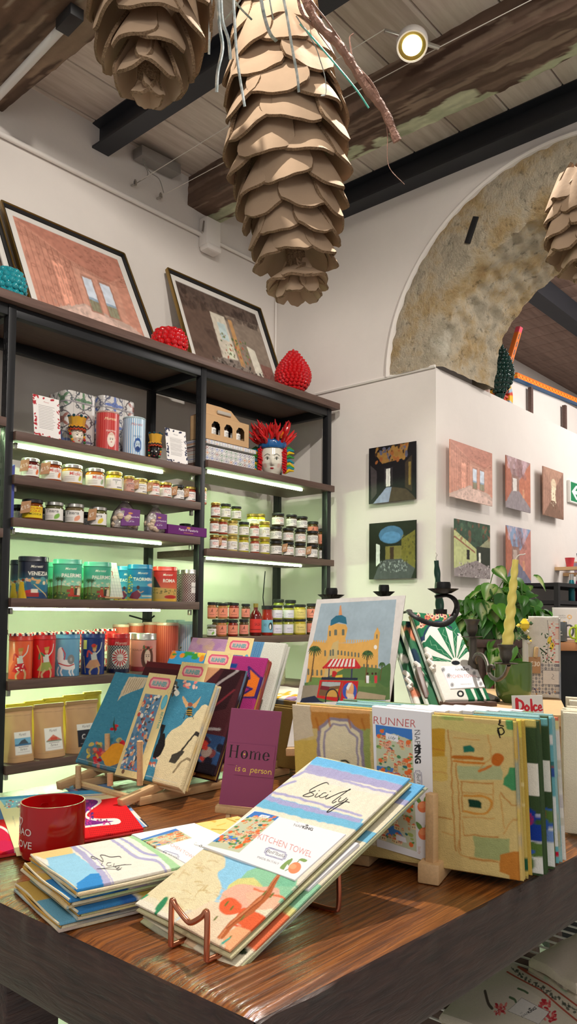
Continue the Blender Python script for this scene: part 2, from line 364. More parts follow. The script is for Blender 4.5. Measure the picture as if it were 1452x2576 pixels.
# wall above ledge as strips between the arch and the outline
xs0, xs1 = E, PD; out = []
for (y, z) in inn:
    if y > 1.30: t = min((W+.1-y)/(max(y-1.30, 1e-6)), (CEIL-z)/max(z-2.32, 1e-6) if z > 2.33 else 1e9)
    else: t = min((y+2.2)/(max(1.30-y, 1e-6)), (CEIL-z)/max(z-2.32, 1e-6) if z > 2.33 else 1e9)
    out.append((y+(y-1.30)*t, z+(z-2.32)*t))
for x, fl in ((xs0, 1), (xs1, 0)):
    P = np.array([[(x, *p) for p in inn], [(x, *p) for p in out]]); b.grid(P if fl else P[::-1])
for x, fl in ((xs0, 1), (xs1, 0)):
    for p, q in zip(out[:-1], out[1:]):
        if abs(p[0]-q[0]) > 1e-6 and abs(p[1]-q[1]) > 1e-6:
            c_ = (p[0] if p[1] < CEIL-1e-6 else q[0], CEIL); t_ = [(x, *p), (x, *c_), (x, *q)]; b.add(t_, [np.arange(3) if fl else np.arange(3)[::-1]])
struct(b.build("wall_end", M["wall"], smooth=False))
# corner wedge pieces and pier below the ledge
struct(boxobj('wall_end_lower', (E, YC, 0), (PD, W+.1, LEDGE), M['wall']))
struct(boxobj('wall_end_near', (E, -2.2, 0), (PD, .70, LEDGE), M['wall']))
struct(boxobj('wall_passage', (PD, YC, 0), (8.5, YC+.3, LEDGE), M['wall']))
struct(boxobj('wall_passage_upper', (PD, YC+.3, 0), (8.5, YC+.4, 2.70), M['wall']))
struct(boxobj('wall_passage_back', (PD, 2.95, 2.0), (8.5, 3.05, 3.4), M['wall']))
struct(boxobj('wall_passage_end', (8.4, -2.2, 0), (8.5, 3.0, 3.4), M['wall']))
b = MB(); b.tube([(E-.006, 2.66, LEDGE+.006), (E-.006, YC, LEDGE+.006)], .008, 6); struct(b.build('trim_1', M['plain']))
# stone arch: bare rubble face and soffit, rough
def stone_mat():
    m = bpy.data.materials.new('bare_tufa_stone'); m.use_nodes = True; nt = m.node_tree; N = nt.nodes; L = nt.links; b = N['Principled BSDF']; b.inputs['Roughness'].default_value = .95; b.inputs['Specular IOR Level'].default_value = .1
    tc = N.new('ShaderNodeTexCoord'); nz = N.new('ShaderNodeTexNoise'); nz.inputs['Scale'].default_value = 4.5; nz.inputs['Detail'].default_value = 9; nz.inputs['Roughness'].default_value = .62; L.new(tc.outputs['Object'], nz.inputs[0])
    r = N.new('ShaderNodeValToRGB'); L.new(nz.outputs[0], r.inputs[0]); cr = r.color_ramp; cr.elements[0].position = .3; cr.elements[0].color = tuple(s2l((168, 132, 84)))+(1,); cr.elements[1].position = .72; cr.elements[1].color = tuple(s2l((232, 224, 206)))+(1,)
    for p, c in ((.42, (204, 178, 136)), (.53, (214, 200, 176)), (.60, (190, 178, 156))): e = cr.elements.new(p); e.color = tuple(s2l(c))+(1,)
    n2 = N.new('ShaderNodeTexNoise'); n2.inputs['Scale'].default_value = 24; n2.inputs['Detail'].default_value = 8; n2.inputs['Roughness'].default_value = .7; L.new(tc.outputs['Object'], n2.inputs[0])
    r2 = N.new('ShaderNodeMapRange'); r2.inputs[1].default_value = .33; r2.inputs[2].default_value = .44; r2.inputs[3].default_value = .5; r2.inputs[4].default_value = 1; L.new(n2.outputs[0], r2.inputs[0])
    mx = N.new('ShaderNodeMix'); mx.data_type = 'RGBA'; mx.blend_type = 'MULTIPLY'; mx.inputs[0].default_value = 1; L.new(r.outputs[0], mx.inputs[6]); L.new(r2.outputs[0], mx.inputs[7]); L.new(mx.outputs[2], b.inputs['Base Color'])
    bp = N.new('ShaderNodeBump'); bp.inputs['Strength'].default_value = 1; bp.inputs['Distance'].default_value = .035; L.new(n2.outputs[0], bp.inputs['Height']); L.new(bp.outputs[0], b.inputs['Normal']); return m
MS = stone_mat()
def fnoise(P, k, seed):
    R = np.random.RandomState(seed); v = 0
    for i in range(14):
        d = R.randn(3)*k*R.uniform(.5, 2.2); v = v+np.sin(P@d+R.rand()*6.28)/(1+i*.12)
    return v/4
b = MB(); A = np.linspace(0, math.pi, 190); rows = []
for j, (x, r) in enumerate([(E+.02, .875), (E-.006, .868), (E-.012, .85), (E-.012, .80), (E-.012, .76), (E-.012, .72), (E-.012, .68), (E-.010, .64), (E+.0, .605)]+[(E+.02+i*.024, .585-.0012*i) for i in range(20)]+[(PD-.0, .555), (PD+.012, .56)]+[(PD+.012, .62), (PD+.012, .7), (PD+.0, .75)]):
    P = np.stack([np.full(len(A), x), 1.30+r*np.cos(A), 2.32+r*np.sin(A)], -1); nn = fnoise(P, 9, 2); n2 = fnoise(P, 34, 4)
    if j in (0, 1, 2): P[:, 1] += np.cos(A)*n2*.008; P[:, 2] += np.sin(A)*n2*.008
    elif j < 8: P[:, 0] -= (.004+.004*n2)
    else: rr = -(.014*nn+.010*n2+.004*fnoise(P, 90, 6)); P[:, 1] += np.cos(A)*rr; P[:, 2] += np.sin(A)*rr
    rows.append(P)
o = struct(b.grid(np.array(rows)[::-1]).build('trim_2', MS)); o['label'] = 'bare rough stone arch ring and soffit between the two rooms'
# plaster lip around the stone
b = MB(); b.tube([(E-.002, 1.30+.885*math.cos(a), 2.32+.885*math.sin(a)+.0) for a in np.linspace(0, math.pi, 60)], .016, 8); struct(b.build('trim_3', M['wall']))
# beams
def ibeam(name, p0, p1, h, w, label):
    p0, p1 = np.array(p0, float), np.array(p1, float); d = (p1-p0)/np.linalg.norm(p1-p0); s = np.cross(d, (0, 0, 1.)); prof = [(-w/2, 0), (w/2, 0), (w/2, .01), (.006, .016), (.006, h-.016), (w/2, h-.01), (w/2, h), (-w/2, h), (-w/2, h-.01), (-.006, h-.016), (-.006, .016), (-w/2, .01)]
    P = np.array([[p+s*a+np.array([0, 0, c]) for a, c in prof] for p in (p0, p1)]); bb = MB(); bb.grid(P, wrapu=True, capv=(1, 1)); o = struct(bb.build(name, M['beam'], smooth=False)); o['label'] = label; return o
ibeam('steel_beam', (2.005, -2.2, 3.25), (2.005, W, 3.25), .125, .09, 'black steel beam crossing the ceiling behind the big cardboard pinecone')
ibeam('steel_beam', (3.17, -2.2, 3.25), (3.17, W, 3.25), .125, .10, 'black steel beam along the top of the arch wall')
def roughbeam(name, x0, x1, z0, y0, y1, label, art, sag=0):
    ny, ns = art.out().shape[:2]; Y = np.linspace(y0, y1, ny); rows = []
    prof = []; w = x1-x0; h = CEIL-z0
    for t in np.linspace(0, 1, ns):
        L_ = 2*h+w; sdist = t*L_
        if sdist < h: p = (x0, CEIL-sdist)
        elif sdist < h+w: p = (x0+sdist-h, z0)
        else: p = (x1, z0+sdist-h-w)
        prof.append(p)
    prof = np.array(prof)
    for y in Y: rows.append(np.c_[prof[:, 0], np.full(ns, y), prof[:, 1]])
    P = np.array(rows); nn = fnoise(P, 9, 7)*.012+fnoise(P, 40, 8)*.004; P[..., 0] += nn*np.sign(P[..., 0]-(x0+x1)/2)*.8; P[..., 2] -= np.abs(nn)*.7*(P[..., 2] < CEIL-.01)
    bb = MB(); bb.grid(P, art.out(), capv=(0, 0)); bb.m = 0
    for k, rev in ((0, 0), (-1, 1)): q = P[k]; bb.add(q, [np.arange(ns)[::-1] if rev else np.arange(ns)], art.out()[k])
    o = struct(bb.build(name, M['canvas'])); o['label'] = label; return o
a = Art(70, 260, (104, 84, 72), ss=1); a.blot(380, [(86, 66, 56), (128, 106, 92), (96, 80, 70), (140, 120, 104)], .01, .06, (0, 0, 1, 1), 3, .15)
for k in range(260):       # flaking pale green paint, shaped patches on one side of the beam
    v = rnd.random(); u = .62+.36*rnd.random()-.06*math.sin(v*9)
    a.ell(u, v, rnd.uniform(.03, .09), rnd.uniform(.006, .02), rnd.choice([(186, 190, 158), (196, 198, 168), (176, 180, 150)]), n=9)
a.blot(26, [(120, 96, 80), (104, 84, 72)], .01, .035, (.58, 0, 1, 1), 5, .3)
a.mottle(.25, 40, 2)
roughbeam('wooden_beam', 2.54, 2.78, 3.22, -2.2, W, 'old rough timber beam with flaking pale green paint', a)
a = Art(60, 200, (130, 108, 90), ss=1); a.blot(500, [(110, 86, 70), (150, 128, 108), (92, 74, 62), (160, 142, 124)], .01, .07, (0, 0, 1, 1), 9, .15); a.mottle(.3, 40, 4)
roughbeam("wooden_beam", 1.22, 1.53, 3.2, -2.2, W, 'old rough brown timber beam over the left wall with a white tube lamp', a)
# beam of the next room
bb = MB(); bb.bar((3.75, 2.12, 3.31), (8.4, 2.12, 3.31), .12, .14); o = struct(bb.build('steel_beam', M['beam'], smooth=False)); o['label'] = 'dark beam on the ceiling of the room beyond the arch'
# ================================================================ wall shelving
YF, YB = 2.47, 2.83
SZ = {'top': 2.224, 'L1': 1.785, 'L2': 1.40, 'L3': 1.03, 'M1': 1.745, 'M2': 1.592, 'M3': 1.442, 'M4': 1.162, 'M5': .877, 'M6': .59, 'R1': 1.785, 'R2': 1.396, 'R3': 1.01, 'R4': .765}
sh = thing('shelving_unit', 'black steel wall shelving with walnut boards and lit strips along the left wall', 'shelving', (2.2, 2.65, 0))
PX = [.44, 1.335, 2.237, 3.122]
for i, x in enumerate(PX):
    for y, nm in ((YF+.012, 'upright'), (YB, 'upright')):
        b = MB(); b.box((x, y+.018, 1.095), (.03, .036, 2.19), bev=.002); b.m = 1
        for k in range(50):
            z = .12+k*.04
            if z > 1.9 and y > 2.6: continue
            for q in (-.007, .007): b.box((x-.0152, y+.018+q, z), (.001, .004, .022))
        b.build(nm, [M['steel'], M['black']], sh)
b = MB(); b.box(((PX[0]+3.15)/2, (YF+YB)/2+.01, SZ['top']-.0165), (3.15-PX[0]+.05, YB-YF+.05, .033), bev=.002); b.build('top_board', M['board'], sh)
for y in (YF+.03, YB+.01):
    b = MB()
    for i in range(3): b.box(((PX[i]+PX[i+1])/2, y, SZ['top']-.055), (PX[i+1]-PX[i]-.03, .03, .04), bev=.002)
    b.build('top_rail', M['steel'], sh)
for i in range(4): b = MB(); b.box((PX[i], (YF+YB)/2+.02, SZ['top']-.055), (.03, YB-YF-.03, .04), bev=.002); b.build('cross_rail', M['steel'], sh)
def board(k, bay, led=True, ledx=(.02, .82)):
    x0, x1 = PX[bay]+.018, PX[bay+1]-.018; z = SZ[k]-.0008
    if bay == 2: x0, x1 = PX[2]+.02, PX[3]+.03
    b = MB(); b.box(((x0+x1)/2, (YF+YB)/2-.01, z-.016), (x1-x0, YB-YF-.02, .032), bev=.0015); bo = b.build('shelf_board', M['board'], sh)
    for x in (x0+.02, x1-.02):
        b = MB(); b.box((x, YF+.04, z-.045), (.012, .016, .022), bev=.002); b.build('bracket', M['silver'], bo)
    if led:
        b = MB(); lo = k in ('M5', 'M6', 'R3', 'R4'); b.box((x0+(x1-x0)*(ledx[0]+ledx[1])/2, YF+(.2 if lo else .075), z-.037), ((x1-x0)*(ledx[1]-ledx[0]), .012, .009), bev=.002); o = b.build('led_strip', M['led'], bo); o['label'] = 'glowing white light strip under the shelf board'
for k, l in (('M1', 1), ('M2', 0), ('M3', 1), ('M4', 1), ('M5', 1), ('M6', 1)): board(k, 1, l)
for k, l in (('R1', 1), ('R2', 1), ('R3', 1), ('R4', 1)): board(k, 2, l, (.02, .80))
for k, l in (('L1', 1), ('L2', 0), ('L3', 1)): board(k, 0, l, (.02, .98))
b = MB(); b.box((2.2, YB-.03, .16), (1.86, .3, .03)); b.build('shelf_board', M['board'], sh)
b = MB(); b.tube([(2.1, 2.8, 1.10), (2.16, 2.79, 1.085), (2.2, 2.79, 1.08), (2.225, 2.78, 1.10)], .004, 6); b.build('power_cable', M['black'], sh); b = MB(); b.tube([(3.0, 2.82, 1.34), (2.985, 2.82, 1.2), (3.0, 2.82, 1.1)], .003, 6); b.build('power_cable', M['black'], sh)
# placing something on a shelf: px centre and width in the photo give x and size at that shelf
def spotx(px, yc, py=1400): P = at('y', yc, px, py); return P[0], CM[2]@(P-O0)
def facing(x, y): return math.atan2(-y, -x)
MMX = lambda r: (-math.pi*r*1000, 0, math.pi*r*1000)
def tinbody(b, r, h, art, phi, sq=None, n=None, lid=None):
    rows = art.shape[0]; n = art.shape[1]
    b.lathe([(r, z) for z in np.linspace(0, h, rows)], n=n, sq=sq, art=art[:, :], ang0=phi-math.pi, rz=phi)
    return b
def mk_tin(px, wpx, hpx, z, yf, artf, label, group=None, lidc=None, sq=None, lidh=.2, name='tin', cat='tin', mlid=None, seed=0):
    x, d = spotx(px, yf+.05); r = wpx*d/FPX/2; x, d = spotx(px, yf+r); h = hpx*d/FPX; y = yf+r
    t = thing(name, label, cat, (x, y, z), group); phi = facing(x, y)
    hb = h*(1-lidh); A_ = Art(int(min(170, max(60, wpx*2.6))), int(max(30, hpx*.95)), (200, 200, 200), (-math.pi*r*1000, 0, math.pi*r*1000, hb*1000)); artf(A_, r*1000, hb*1000)
    b = MB(); tinbody(b, r, hb, A_.out(), phi, sq); V = b.V; b.V = [v+np.array([x, y, z]) for v in V]; b.build('tin_body', M['tin'], t)
    b = MB(); b.col = s2l(lidc or (200, 198, 192)); pr = [(r*1.0, hb-.001), (r*1.035, hb+.001), (r*1.035, hb+.004), (r*1.01, hb+.006), (r*1.01, h-.003), (r*.985, h), (r*.94, h), (r*.93, h-.002), (.0, h-.002)]
    b.lathe(pr, (x, y, z), 40, sq=sq, rz=phi); b.build('lid', mlid or M['tin'], t); return t
def sky(a, r, h, c0, c1): a.grad(c0, c1)
def city(name, top, mid, low, fn, ts=1):
    def f(a, r, h):
        a.grad(top, mid, .25, .6); a.text('Moretti', 0+r*.25, h*.16, h*.07, (240, 236, 220), shear=.3, bold=.01); fn(a, r, h)
        a.text(name, r*.35, h*.37, h*.105*ts, (245, 240, 225), bold=.025, sx=.9)
    return f
def f_ven(a, r, h):
    a.rect(-r*1.5, h*.45, r*1.6, h*.62, (60, 130, 140)); a.blot(22, [(226, 170, 110), (236, 210, 170), (90, 150, 150)], h*.03, h*.07, (-r, h*.45, r*1.4, h*.58), 3)
    a.fill([(-r*1.7, h*.35), (-r*1.2, h*.38), (-r*1.1, h), (-r*1.7, h)], (120, 160, 90)); a.rect(-r*1.6, h*.62, r*1.6, h, (34, 110, 140)); a.fill([(-r*.6, h*.9), (r*1.5, h*.78), (r*1.5, h), (-r*.6, h)], (30, 60, 100))
    a.ell(-r*.1, h*.85, r*.5, h*.09, (196, 40, 36)); a.rect(-r*.6, h*.85, r*.4, h*.95, (170, 30, 30)); a.rect(-r*.1, h*.74, r*.35, h*.84, (240, 230, 210))
    a.fill([(-r*.85, h*.55), (-r*.55, h*.55), (-r*.5, h*.75), (-r*.35, h), (-r*1.15, h), (-r*.95, h*.78)], (232, 190, 40)); a.ell(-r*.6, h*.5, r*.1, h*.04, (120, 60, 40))
    a.fill([(-r*.45, h*.53), (-r*.15, h*.55), (r*.05, h*.72), (-r*.3, h*.78)], (40, 90, 130)); a.ell(-r*.38, h*.49, r*.1, h*.045, (230, 180, 150)); a.stroke([(r*.1, h*.62), (r*.6, h*.8), (r*1.0, h*.95)], h*.02, (230, 200, 120))
def f_pal(a, r, h):
    a.blot(12, [(226, 214, 170), (200, 220, 190)], h*.03, h*.06, (-r*.3, h*.46, r*1.2, h*.6), 4); a.fill([(-r*1.6, h*.68), (-r*.4, h*.6), (r*.4, h*.64), (r*1.5, h*.58), (r*1.5, h), (-r*1.6, h)], (110, 140, 70))
    a.rect(-r*1.6, h*.84, r*1.6, h, (70, 90, 40)); a.blot(60, [(40, 90, 40), (90, 130, 50), (150, 160, 60)], h*.015, h*.04, (-r*1.3, h*.8, r*1.4, h), 6)
    for x in (-.62, -.38): a.stroke([(x*r, h*.85), (x*r+2, h*.45)], h*.018, (110, 70, 40)); [a.stroke([(x*r+2, h*.42), (x*r+2+r*.25*math.cos(t), h*.42+h*.08*math.sin(t))], h*.03, (50, 90, 50), w1=h*.01) for t in np.linspace(0, 6.2, 11)]
    a.rect(r*.0, h*.72, r*.4, h*.8, (150, 60, 30)); a.rect(r*.1, h*.84, r*.9, h*.92, (170, 40, 30))
    for x, c in ((.35, (190, 60, 30)), (.62, (60, 50, 40)), (.8, (230, 210, 180))): a.fill([(x*r-r*.1, h*.68), (x*r+r*.1, h*.68), (x*r+r*.14, h*.88), (x*r-r*.14, h*.88)], c); a.ell(x*r, h*.645, r*.07, h*.03, (225, 170, 130)); a.ell(x*r, h*.62, r*.13, h*.014, (120, 40, 30))
    a.stroke([(r*.95, h*.5), (r*.95, h*.85)], h*.03, (200, 180, 100))
def f_tao(a, r, h):
    a.rect(-r*1.6, h*.55, r*1.6, h*.8, (30, 120, 170)); a.ell(r*1.1, h*.5, r*.5, h*.06, (230, 190, 170)); a.fill([(-r*1.6, h*.85), (r*.2, h*.93), (r*1.6, h*.9), (r*1.6, h), (-r*1.6, h)], (226, 180, 90)); a.rect(r*.2, h*.83, r*1.2, h*.87, (235, 230, 210))
    a.blot(40, [(236, 190, 40), (60, 120, 50), (240, 210, 80)], h*.02, h*.035, (-r*1.0, h*.2, -r*.55, h*.8), 7); a.fill([(-r*.55, h*.75), (-r*.15, h*.66), (r*.15, h*.82), (-r*.1, h*.95), (-r*.8, h*.92)], (130, 40, 70)); a.ell(-r*.1, h*.58, r*.13, h*.06, (80, 40, 30)); a.stroke([(-r*.1, h*.68), (r*.1, h*.74), (r*.3, h*.7)], h*.03, (226, 170, 130))
def f_rom(a, r, h):
    a.fill([(-r*1.6, h*.1), (-r*.75, h*.2), (-r*.3, h*.55), (-r*.5, h*.62), (-r*1.6, h*.6)], (60, 50, 40)); a.fill([(-r*1.6, h*.52), (r*1.6, h*.6), (r*1.6, h), (-r*1.6, h)], (210, 170, 90)); a.blot(50, [(120, 110, 50), (180, 130, 70), (90, 90, 40)], h*.015, h*.03, (-r*1.2, h*.6, r*1.4, h*.75), 8); a.ell(r*.5, h*.85, r*.5, h*.06, (190, 40, 30)); a.rect(-r*1.6, h*.92, r*1.6, h, (230, 180, 60))
city_f = {'V': (city('VENEZIA', (18, 26, 48), (40, 90, 110), 0, f_ven), (20, 24, 40)), 'P': (city('PALERMO', (70, 170, 140), (150, 210, 180), 0, f_pal), (86, 176, 148)), 'T': (city('TAORMINA', (20, 120, 170), (90, 180, 210), 0, f_tao, .95), (24, 130, 176)), 'R': (city('ROMA', (200, 50, 40), (220, 110, 70), 0, f_rom), (206, 60, 46))}
TL_ = {'V': 'navy VENEZIA', 'P': 'mint green PALERMO', 'T': 'blue TAORMINA', 'R': 'red ROMA'}
for k, px, w, h, yf, extra in [('V', 84.6, 72, 104, 2.5, 'tin standing at the left end of the tin row'), ('V', 62, 66, 96, 2.63, 'tin half hidden behind the front navy one'), ('P', 170.7, 70, 99, 2.5, 'tin next to the navy tin, left of the two front ones'), ('P', 150, 64, 92, 2.64, 'tin hidden behind the left front green tin'), ('P', 246, 67, 94, 2.5, 'tin beside the small easel card, right of the two front ones'), ('P', 226, 62, 90, 2.64, 'tin hidden behind the right front green tin'),
                           ('T', 353, 61, 90, 2.5, 'tin in front, right of the easel card'), ('T', 318, 58, 86, 2.6, 'tin half hidden behind the front blue one'), ('R', 416, 60, 86, 2.5, 'tin right of the blue tin')]:
    mk_tin(px, w, h, SZ['M4'], yf, city_f[k][0], TL_[k]+' '+extra, 'illustrated city tins', city_f[k][1], sq=3.2, lidh=.13)
def f_check(dark, lab):
    def f(a, r, h):
        a.rect(-400, 0, 400, 400, (236, 232, 222)); s_ = r*.13; n = int(3.3*r/s_); m = int(h/s_)
        for i in range(-n, n):
            for j in range(m+1):
                if (i+j) % 2: x, y = i*s_, j*s_; a.fill([(x-s_*.85, y), (x, y-s_*.85), (x+s_*.85, y), (x, y+s_*.85)], dark)
        lab(a, r, h)
    return f
def lab_white(a, r, h): a.rect(r*.1, h*.3, r*1.1, h*.68, (236, 232, 226)); a.text('MORETTI', r*.55, h*.5, h*.06, (90, 70, 70)); a.stroke([(r*.3, h*.55), (r*.8, h*.55)], h*.01, (150, 140, 140))
def sun(a, x, y, R, c1=(200, 30, 36), c2=(236, 232, 222)):
    a.ell(x, y, R, R, c2)
    for t in np.linspace(0, 2*math.pi, 16, endpoint=False): a.ell(x+R*.7*math.cos(t), y+R*.7*math.sin(t), R*.3, R*.085, c1, ang=t, n=10)
    a.ell(x, y, R*.42, R*.42, c2); a.ell(x, y, R*.44, R*.44, c1, ring=.9); a.text('ENERGY', x, y+R*.06, R*.14, (150, 60, 60))
for px, yf, ex in ((481, 2.5, 'in front at the right end of the tin row'), (462, 2.62, 'behind its twin at the right row end')):
    mk_tin(px, 50, 80, SZ['M4'], yf, f_check((84, 44, 44), lab_white), 'brown checked tin with white label '+ex, 'checked tins', (200, 198, 192), lidh=.14, mlid=M['silver'])
# ---- shelf M5: puppet tins
def fig(a, r, h, body, skirt, cx=0, s=1):
    a.fill([(cx-.3*r, h*.4), (cx+.15*r, h*.38), (cx+.3*r, h*.62), (cx-.2*r, h*.66)], (206, 206, 196)); a.ell(cx+.02*r, h*.3, r*.16*s, h*.07, (214, 160, 110)); a.fill([(cx-.2*r, h*.2), (cx+.25*r, h*.18), (cx+.2*r, h*.27), (cx-.15*r, h*.28)], (180, 140, 60))
    a.fill([(cx-.35*r, h*.6), (cx+.3*r, h*.58), (cx+.6*r, h*.76), (cx-.2*r, h*.84), (cx-.75*r, h*.8)], skirt); a.stroke([(cx-.1*r, h*.8), (cx-.35*r, h*.9), (cx-.3*r, h)], h*.05, (200, 170, 120)); a.stroke([(cx+.3*r, h*.75), (cx+.45*r, h*.86), (cx+.4*r, h)], h*.05, (200, 170, 120))
    a.stroke([(cx+.1*r, h*.45), (cx+.55*r, h*.3), (cx+.7*r, h*.12)], h*.03, (210, 210, 200)); a.stroke([(cx-.2*r, h*.42), (cx-.5*r, h*.35), (cx-.6*r, h*.5)], h*.05, body)
def f_orange(a, r, h): a.grad((228, 96, 56), (214, 70, 40)); a.fill([(-r*1.6, 0), (-r*.8, 0), (-r*.3, h*.4), (-r*1.6, h)], (236, 120, 80)); fig(a, r, h, (200, 40, 40), (196, 20, 36)); a.blot(10, [(240, 236, 220)], h*.01, h*.03, (-r*.6, h*.62, r*.3, h*.78), 2)
def f_red(a, r, h): a.grad((206, 26, 28), (190, 18, 22)); fig(a, r, h, (60, 120, 70), (150, 160, 80), r*.3); a.stroke([(-r*.5, h*.15), (-r*.1, h*.5), (-r*.3, h)], h*.02, (230, 170, 90))
def f_horse(a, r, h):
    a.grad((110, 160, 190), (90, 150, 184)); c = (232, 230, 226)
    a.fill([(-r*.9, h*.5), (-r*.2, h*.55), (r*.5, h*.6), (r*.7, h*.8), (-r*.1, h*.82), (-r*.6, h*.72)], c, sm=True); a.fill([(-r*.85, h*.55), (-r*.8, h*.3), (-r*.5, h*.22), (-r*.35, h*.3), (-r*.3, h*.55)], c, sm=True)
    a.stroke([(-r*.4, h*.25), (-r*.15, h*.4), (-r*.2, h*.55)], h*.03, (190, 40, 40)); a.ell(r*.35, h*.55, r*.3, h*.13, (130, 130, 130)); a.ell(r*.35, h*.55, r*.1, h*.05, (170, 170, 170)); a.stroke([(-r*.7, h*.65), (r*.1, h*.72), (r*.6, h*.68)], h*.03, (190, 40, 40))
    for x in (-.7, -.35, .35, .6): a.stroke([(x*r, h*.76), (x*r-r*.12, h*.88), (x*r, h*.97)], h*.045, c)
def f_blue(a, r, h): a.grad((16, 42, 110), (20, 50, 130)); fig(a, r, h, (200, 60, 50), (206, 150, 110), r*.15); a.ell(r*.1, h*.2, r*.2, h*.05, (200, 50, 40)); a.stroke([(-r*.8, h*.5), (-r*.6, h*.95)], h*.015, (220, 190, 80)); a.rect(-r*.9, h*.05, -r*.5, h*.3, (206, 196, 110))
def lab_sun(a, r, h): a.rect(-400, 0, 400, h*.2, (196, 28, 34)); a.text('Moretti', r*.3, h*.17, h*.09, (240, 220, 200), shear=.3); sun(a, r*.2, h*.55, h*.26); a.rect(-400, h*.88, 400, h, (20, 24, 60))
def rimlid(t, r, h, x, y, z, c1):
    b = MB(); b.col = s2l((236, 232, 222))
    for k in range(26):
        a_ = k/26*6.283; b.col = s2l([(236, 232, 222), (200, 30, 34), (236, 232, 222), (30, 34, 60)][k % 4]); b.box((x+r*.96*math.cos(a_), y+r*.96*math.sin(a_), z+h+.001), (r*.26, r*.16, .008), rz=a_+.4)
    b.build('zigzag_rim', M['tin'], t, smooth=False)
pup = [(59, 56, 109, f_orange, (206, 60, 44), 'orange tin printed with a puppet knight, leftmost of the knight tins'), (115, 58, 108, f_red, (190, 24, 28), 'bright red tin with a knight, second knight tin from the left'), (175, 60, 106, f_horse, (80, 140, 180), 'light blue tin with a knight on a white horse'), (239, 57, 103, f_blue, (20, 44, 110), 'dark blue tin with a knight and a yellow tag')]
for px, w, h, f, lc, lb in pup:
    t = mk_tin(px, w, h, SZ['M5'], 2.5, f, lb, 'puppet knight tins', lc, lidh=.14); x, y, z = t.location; dd = CM[2]@(np.array(t.location)-O0); rimlid(t, w*dd/FPX/2, h*dd/FPX, x, y, z, 0)
for px, n_ in ((85, 'behind the orange and red knight tins'), (145, 'behind the red and light blue knight tins'), (208, 'behind the light and dark blue knight tins'), (268, 'behind the dark blue knight tin')):
    t = mk_tin(px, 52, 100, SZ['M5'], 2.64, f_check((180, 40, 40), lab_sun), 'red checked sun emblem tin '+n_, 'sun emblem tins', (190, 24, 28), lidh=.14); x, y, z = t.location; dd = CM[2]@(np.array(t.location)-O0); rimlid(t, 52*dd/FPX/2, 100*dd/FPX, x, y, z, 0)
mk_tin(303, 55, 96, SZ['M5'], 2.5, f_check((40, 36, 50), lab_sun), 'dark checked tin with red and white sun emblem in front of the pink tins', 'sun emblem tins', (186, 24, 30), lidh=.13)
def f_pink(a, r, h):
    a.grad((226, 150, 140), (216, 136, 126)); cx = r*.35; a.ell(cx, h*.58, r*.52, h*.38, (96, 52, 40)); a.ell(cx, h*.55, r*.26, h*.24, (238, 206, 184)); a.blot(16, [(206, 60, 60), (230, 120, 110), (90, 110, 70)], h*.03, h*.05, (cx-r*.4, h*.2, cx+r*.4, h*.32), 4)
    for s_ in (-1, 1): a.ell(cx+s_*r*.1, h*.52, r*.045, h*.018, (50, 30, 30)); a.stroke([(cx+s_*r*.04, h*.47), (cx+s_*r*.17, h*.465)], h*.014, (90, 50, 40))
    a.ell(cx, h*.67, r*.06, h*.02, (190, 50, 50)); a.stroke([(cx, h*.53), (cx+r*.02, h*.61)], h*.01, (200, 150, 130)); a.text('ROSALIA', -r*.55, h*.35, h*.07, (130, 60, 60)); a.rect(-400, h*.85, 400, h, (150, 50, 60))
mk_tin(366, 62, 92, SZ['M5'], 2.5, f_pink, 'pink tin with portrait of a flower-crowned woman and silver lid, in front', 'portrait tins', (200, 198, 192), lidh=.17, mlid=M['silver'])
mk_tin(340, 58, 88, SZ['M5'], 2.62, f_pink, 'pink portrait tin with silver lid behind the sun emblem tin', 'portrait tins', (200, 198, 192), lidh=.17, mlid=M['silver'])
def f_stripe(c1, c2, face, skin, txt):
    def f(a, r, h):
        a.rect(-400, 0, 400, 400, c1)
        for i in range(-18, 18): a.rect(i*r*.2, 0, i*r*.2+r*.085, h, c2)
        if face:
            a.text('Moretti', r*.3, h*.2, h*.075, (240, 226, 180) if skin else (170, 60, 60), shear=.3); a.text('MAMMA' if skin else 'BABBO', r*.35, h*.5, h*.05, (240, 230, 220) if skin else (30, 70, 130))
            a.ell(r*.38, h*.7, r*.36, h*.19, (236, 220, 206) if skin else (60, 100, 160)); a.ell(r*.38, h*.71, r*.24, h*.13, (240, 226, 212) if skin else (190, 210, 226))
            for s_ in (-1, 1): a.ell(r*.38+s_*r*.1, h*.69, r*.045, h*.014, (40, 30, 40)); a.stroke([(r*.38+s_*r*.04, h*.66), (r*.38+s_*r*.16, h*.66)], h*.01, (60, 40, 40))
            a.ell(r*.38, h*.76, r*.07, h*.013, (190, 40, 50)) if skin else a.ell(r*.38, h*.79, r*.2, h*.06, (30, 60, 120))
            a.ell(r*.38, h*.56, r*.25, h*.03, (220, 190, 170) if skin else (40, 80, 150))
    return f
SR, SB = ((176, 58, 46), (204, 104, 84)), ((150, 190, 216), (226, 232, 232))
for px, w, h, yf, c, lb in [(425, 54, 112, 2.56, SR, 'red striped tin in front of the striped tin group'), (308, 40, 108, 2.70, SR, 'red striped tin, leftmost at the back of the striped group'), (345, 40, 109, 2.70, SR, 'red striped tin second at the back of the striped group'), (385, 44, 110, 2.68, SR, 'red striped tin third at the back of the striped group'), (478, 52, 112, 2.56, SB, 'pale blue striped tin in front at the right shelf end'), (445, 46, 112, 2.68, SB, 'pale blue striped tin behind the red striped tin')]:
    mk_tin(px, w, h, SZ['M5'], yf, f_stripe(c[0], c[1], 0, 0, ''), lb, 'striped tins on the lower shelf', (170, 196, 200) if c is SB else (190, 150, 140), lidh=.06)
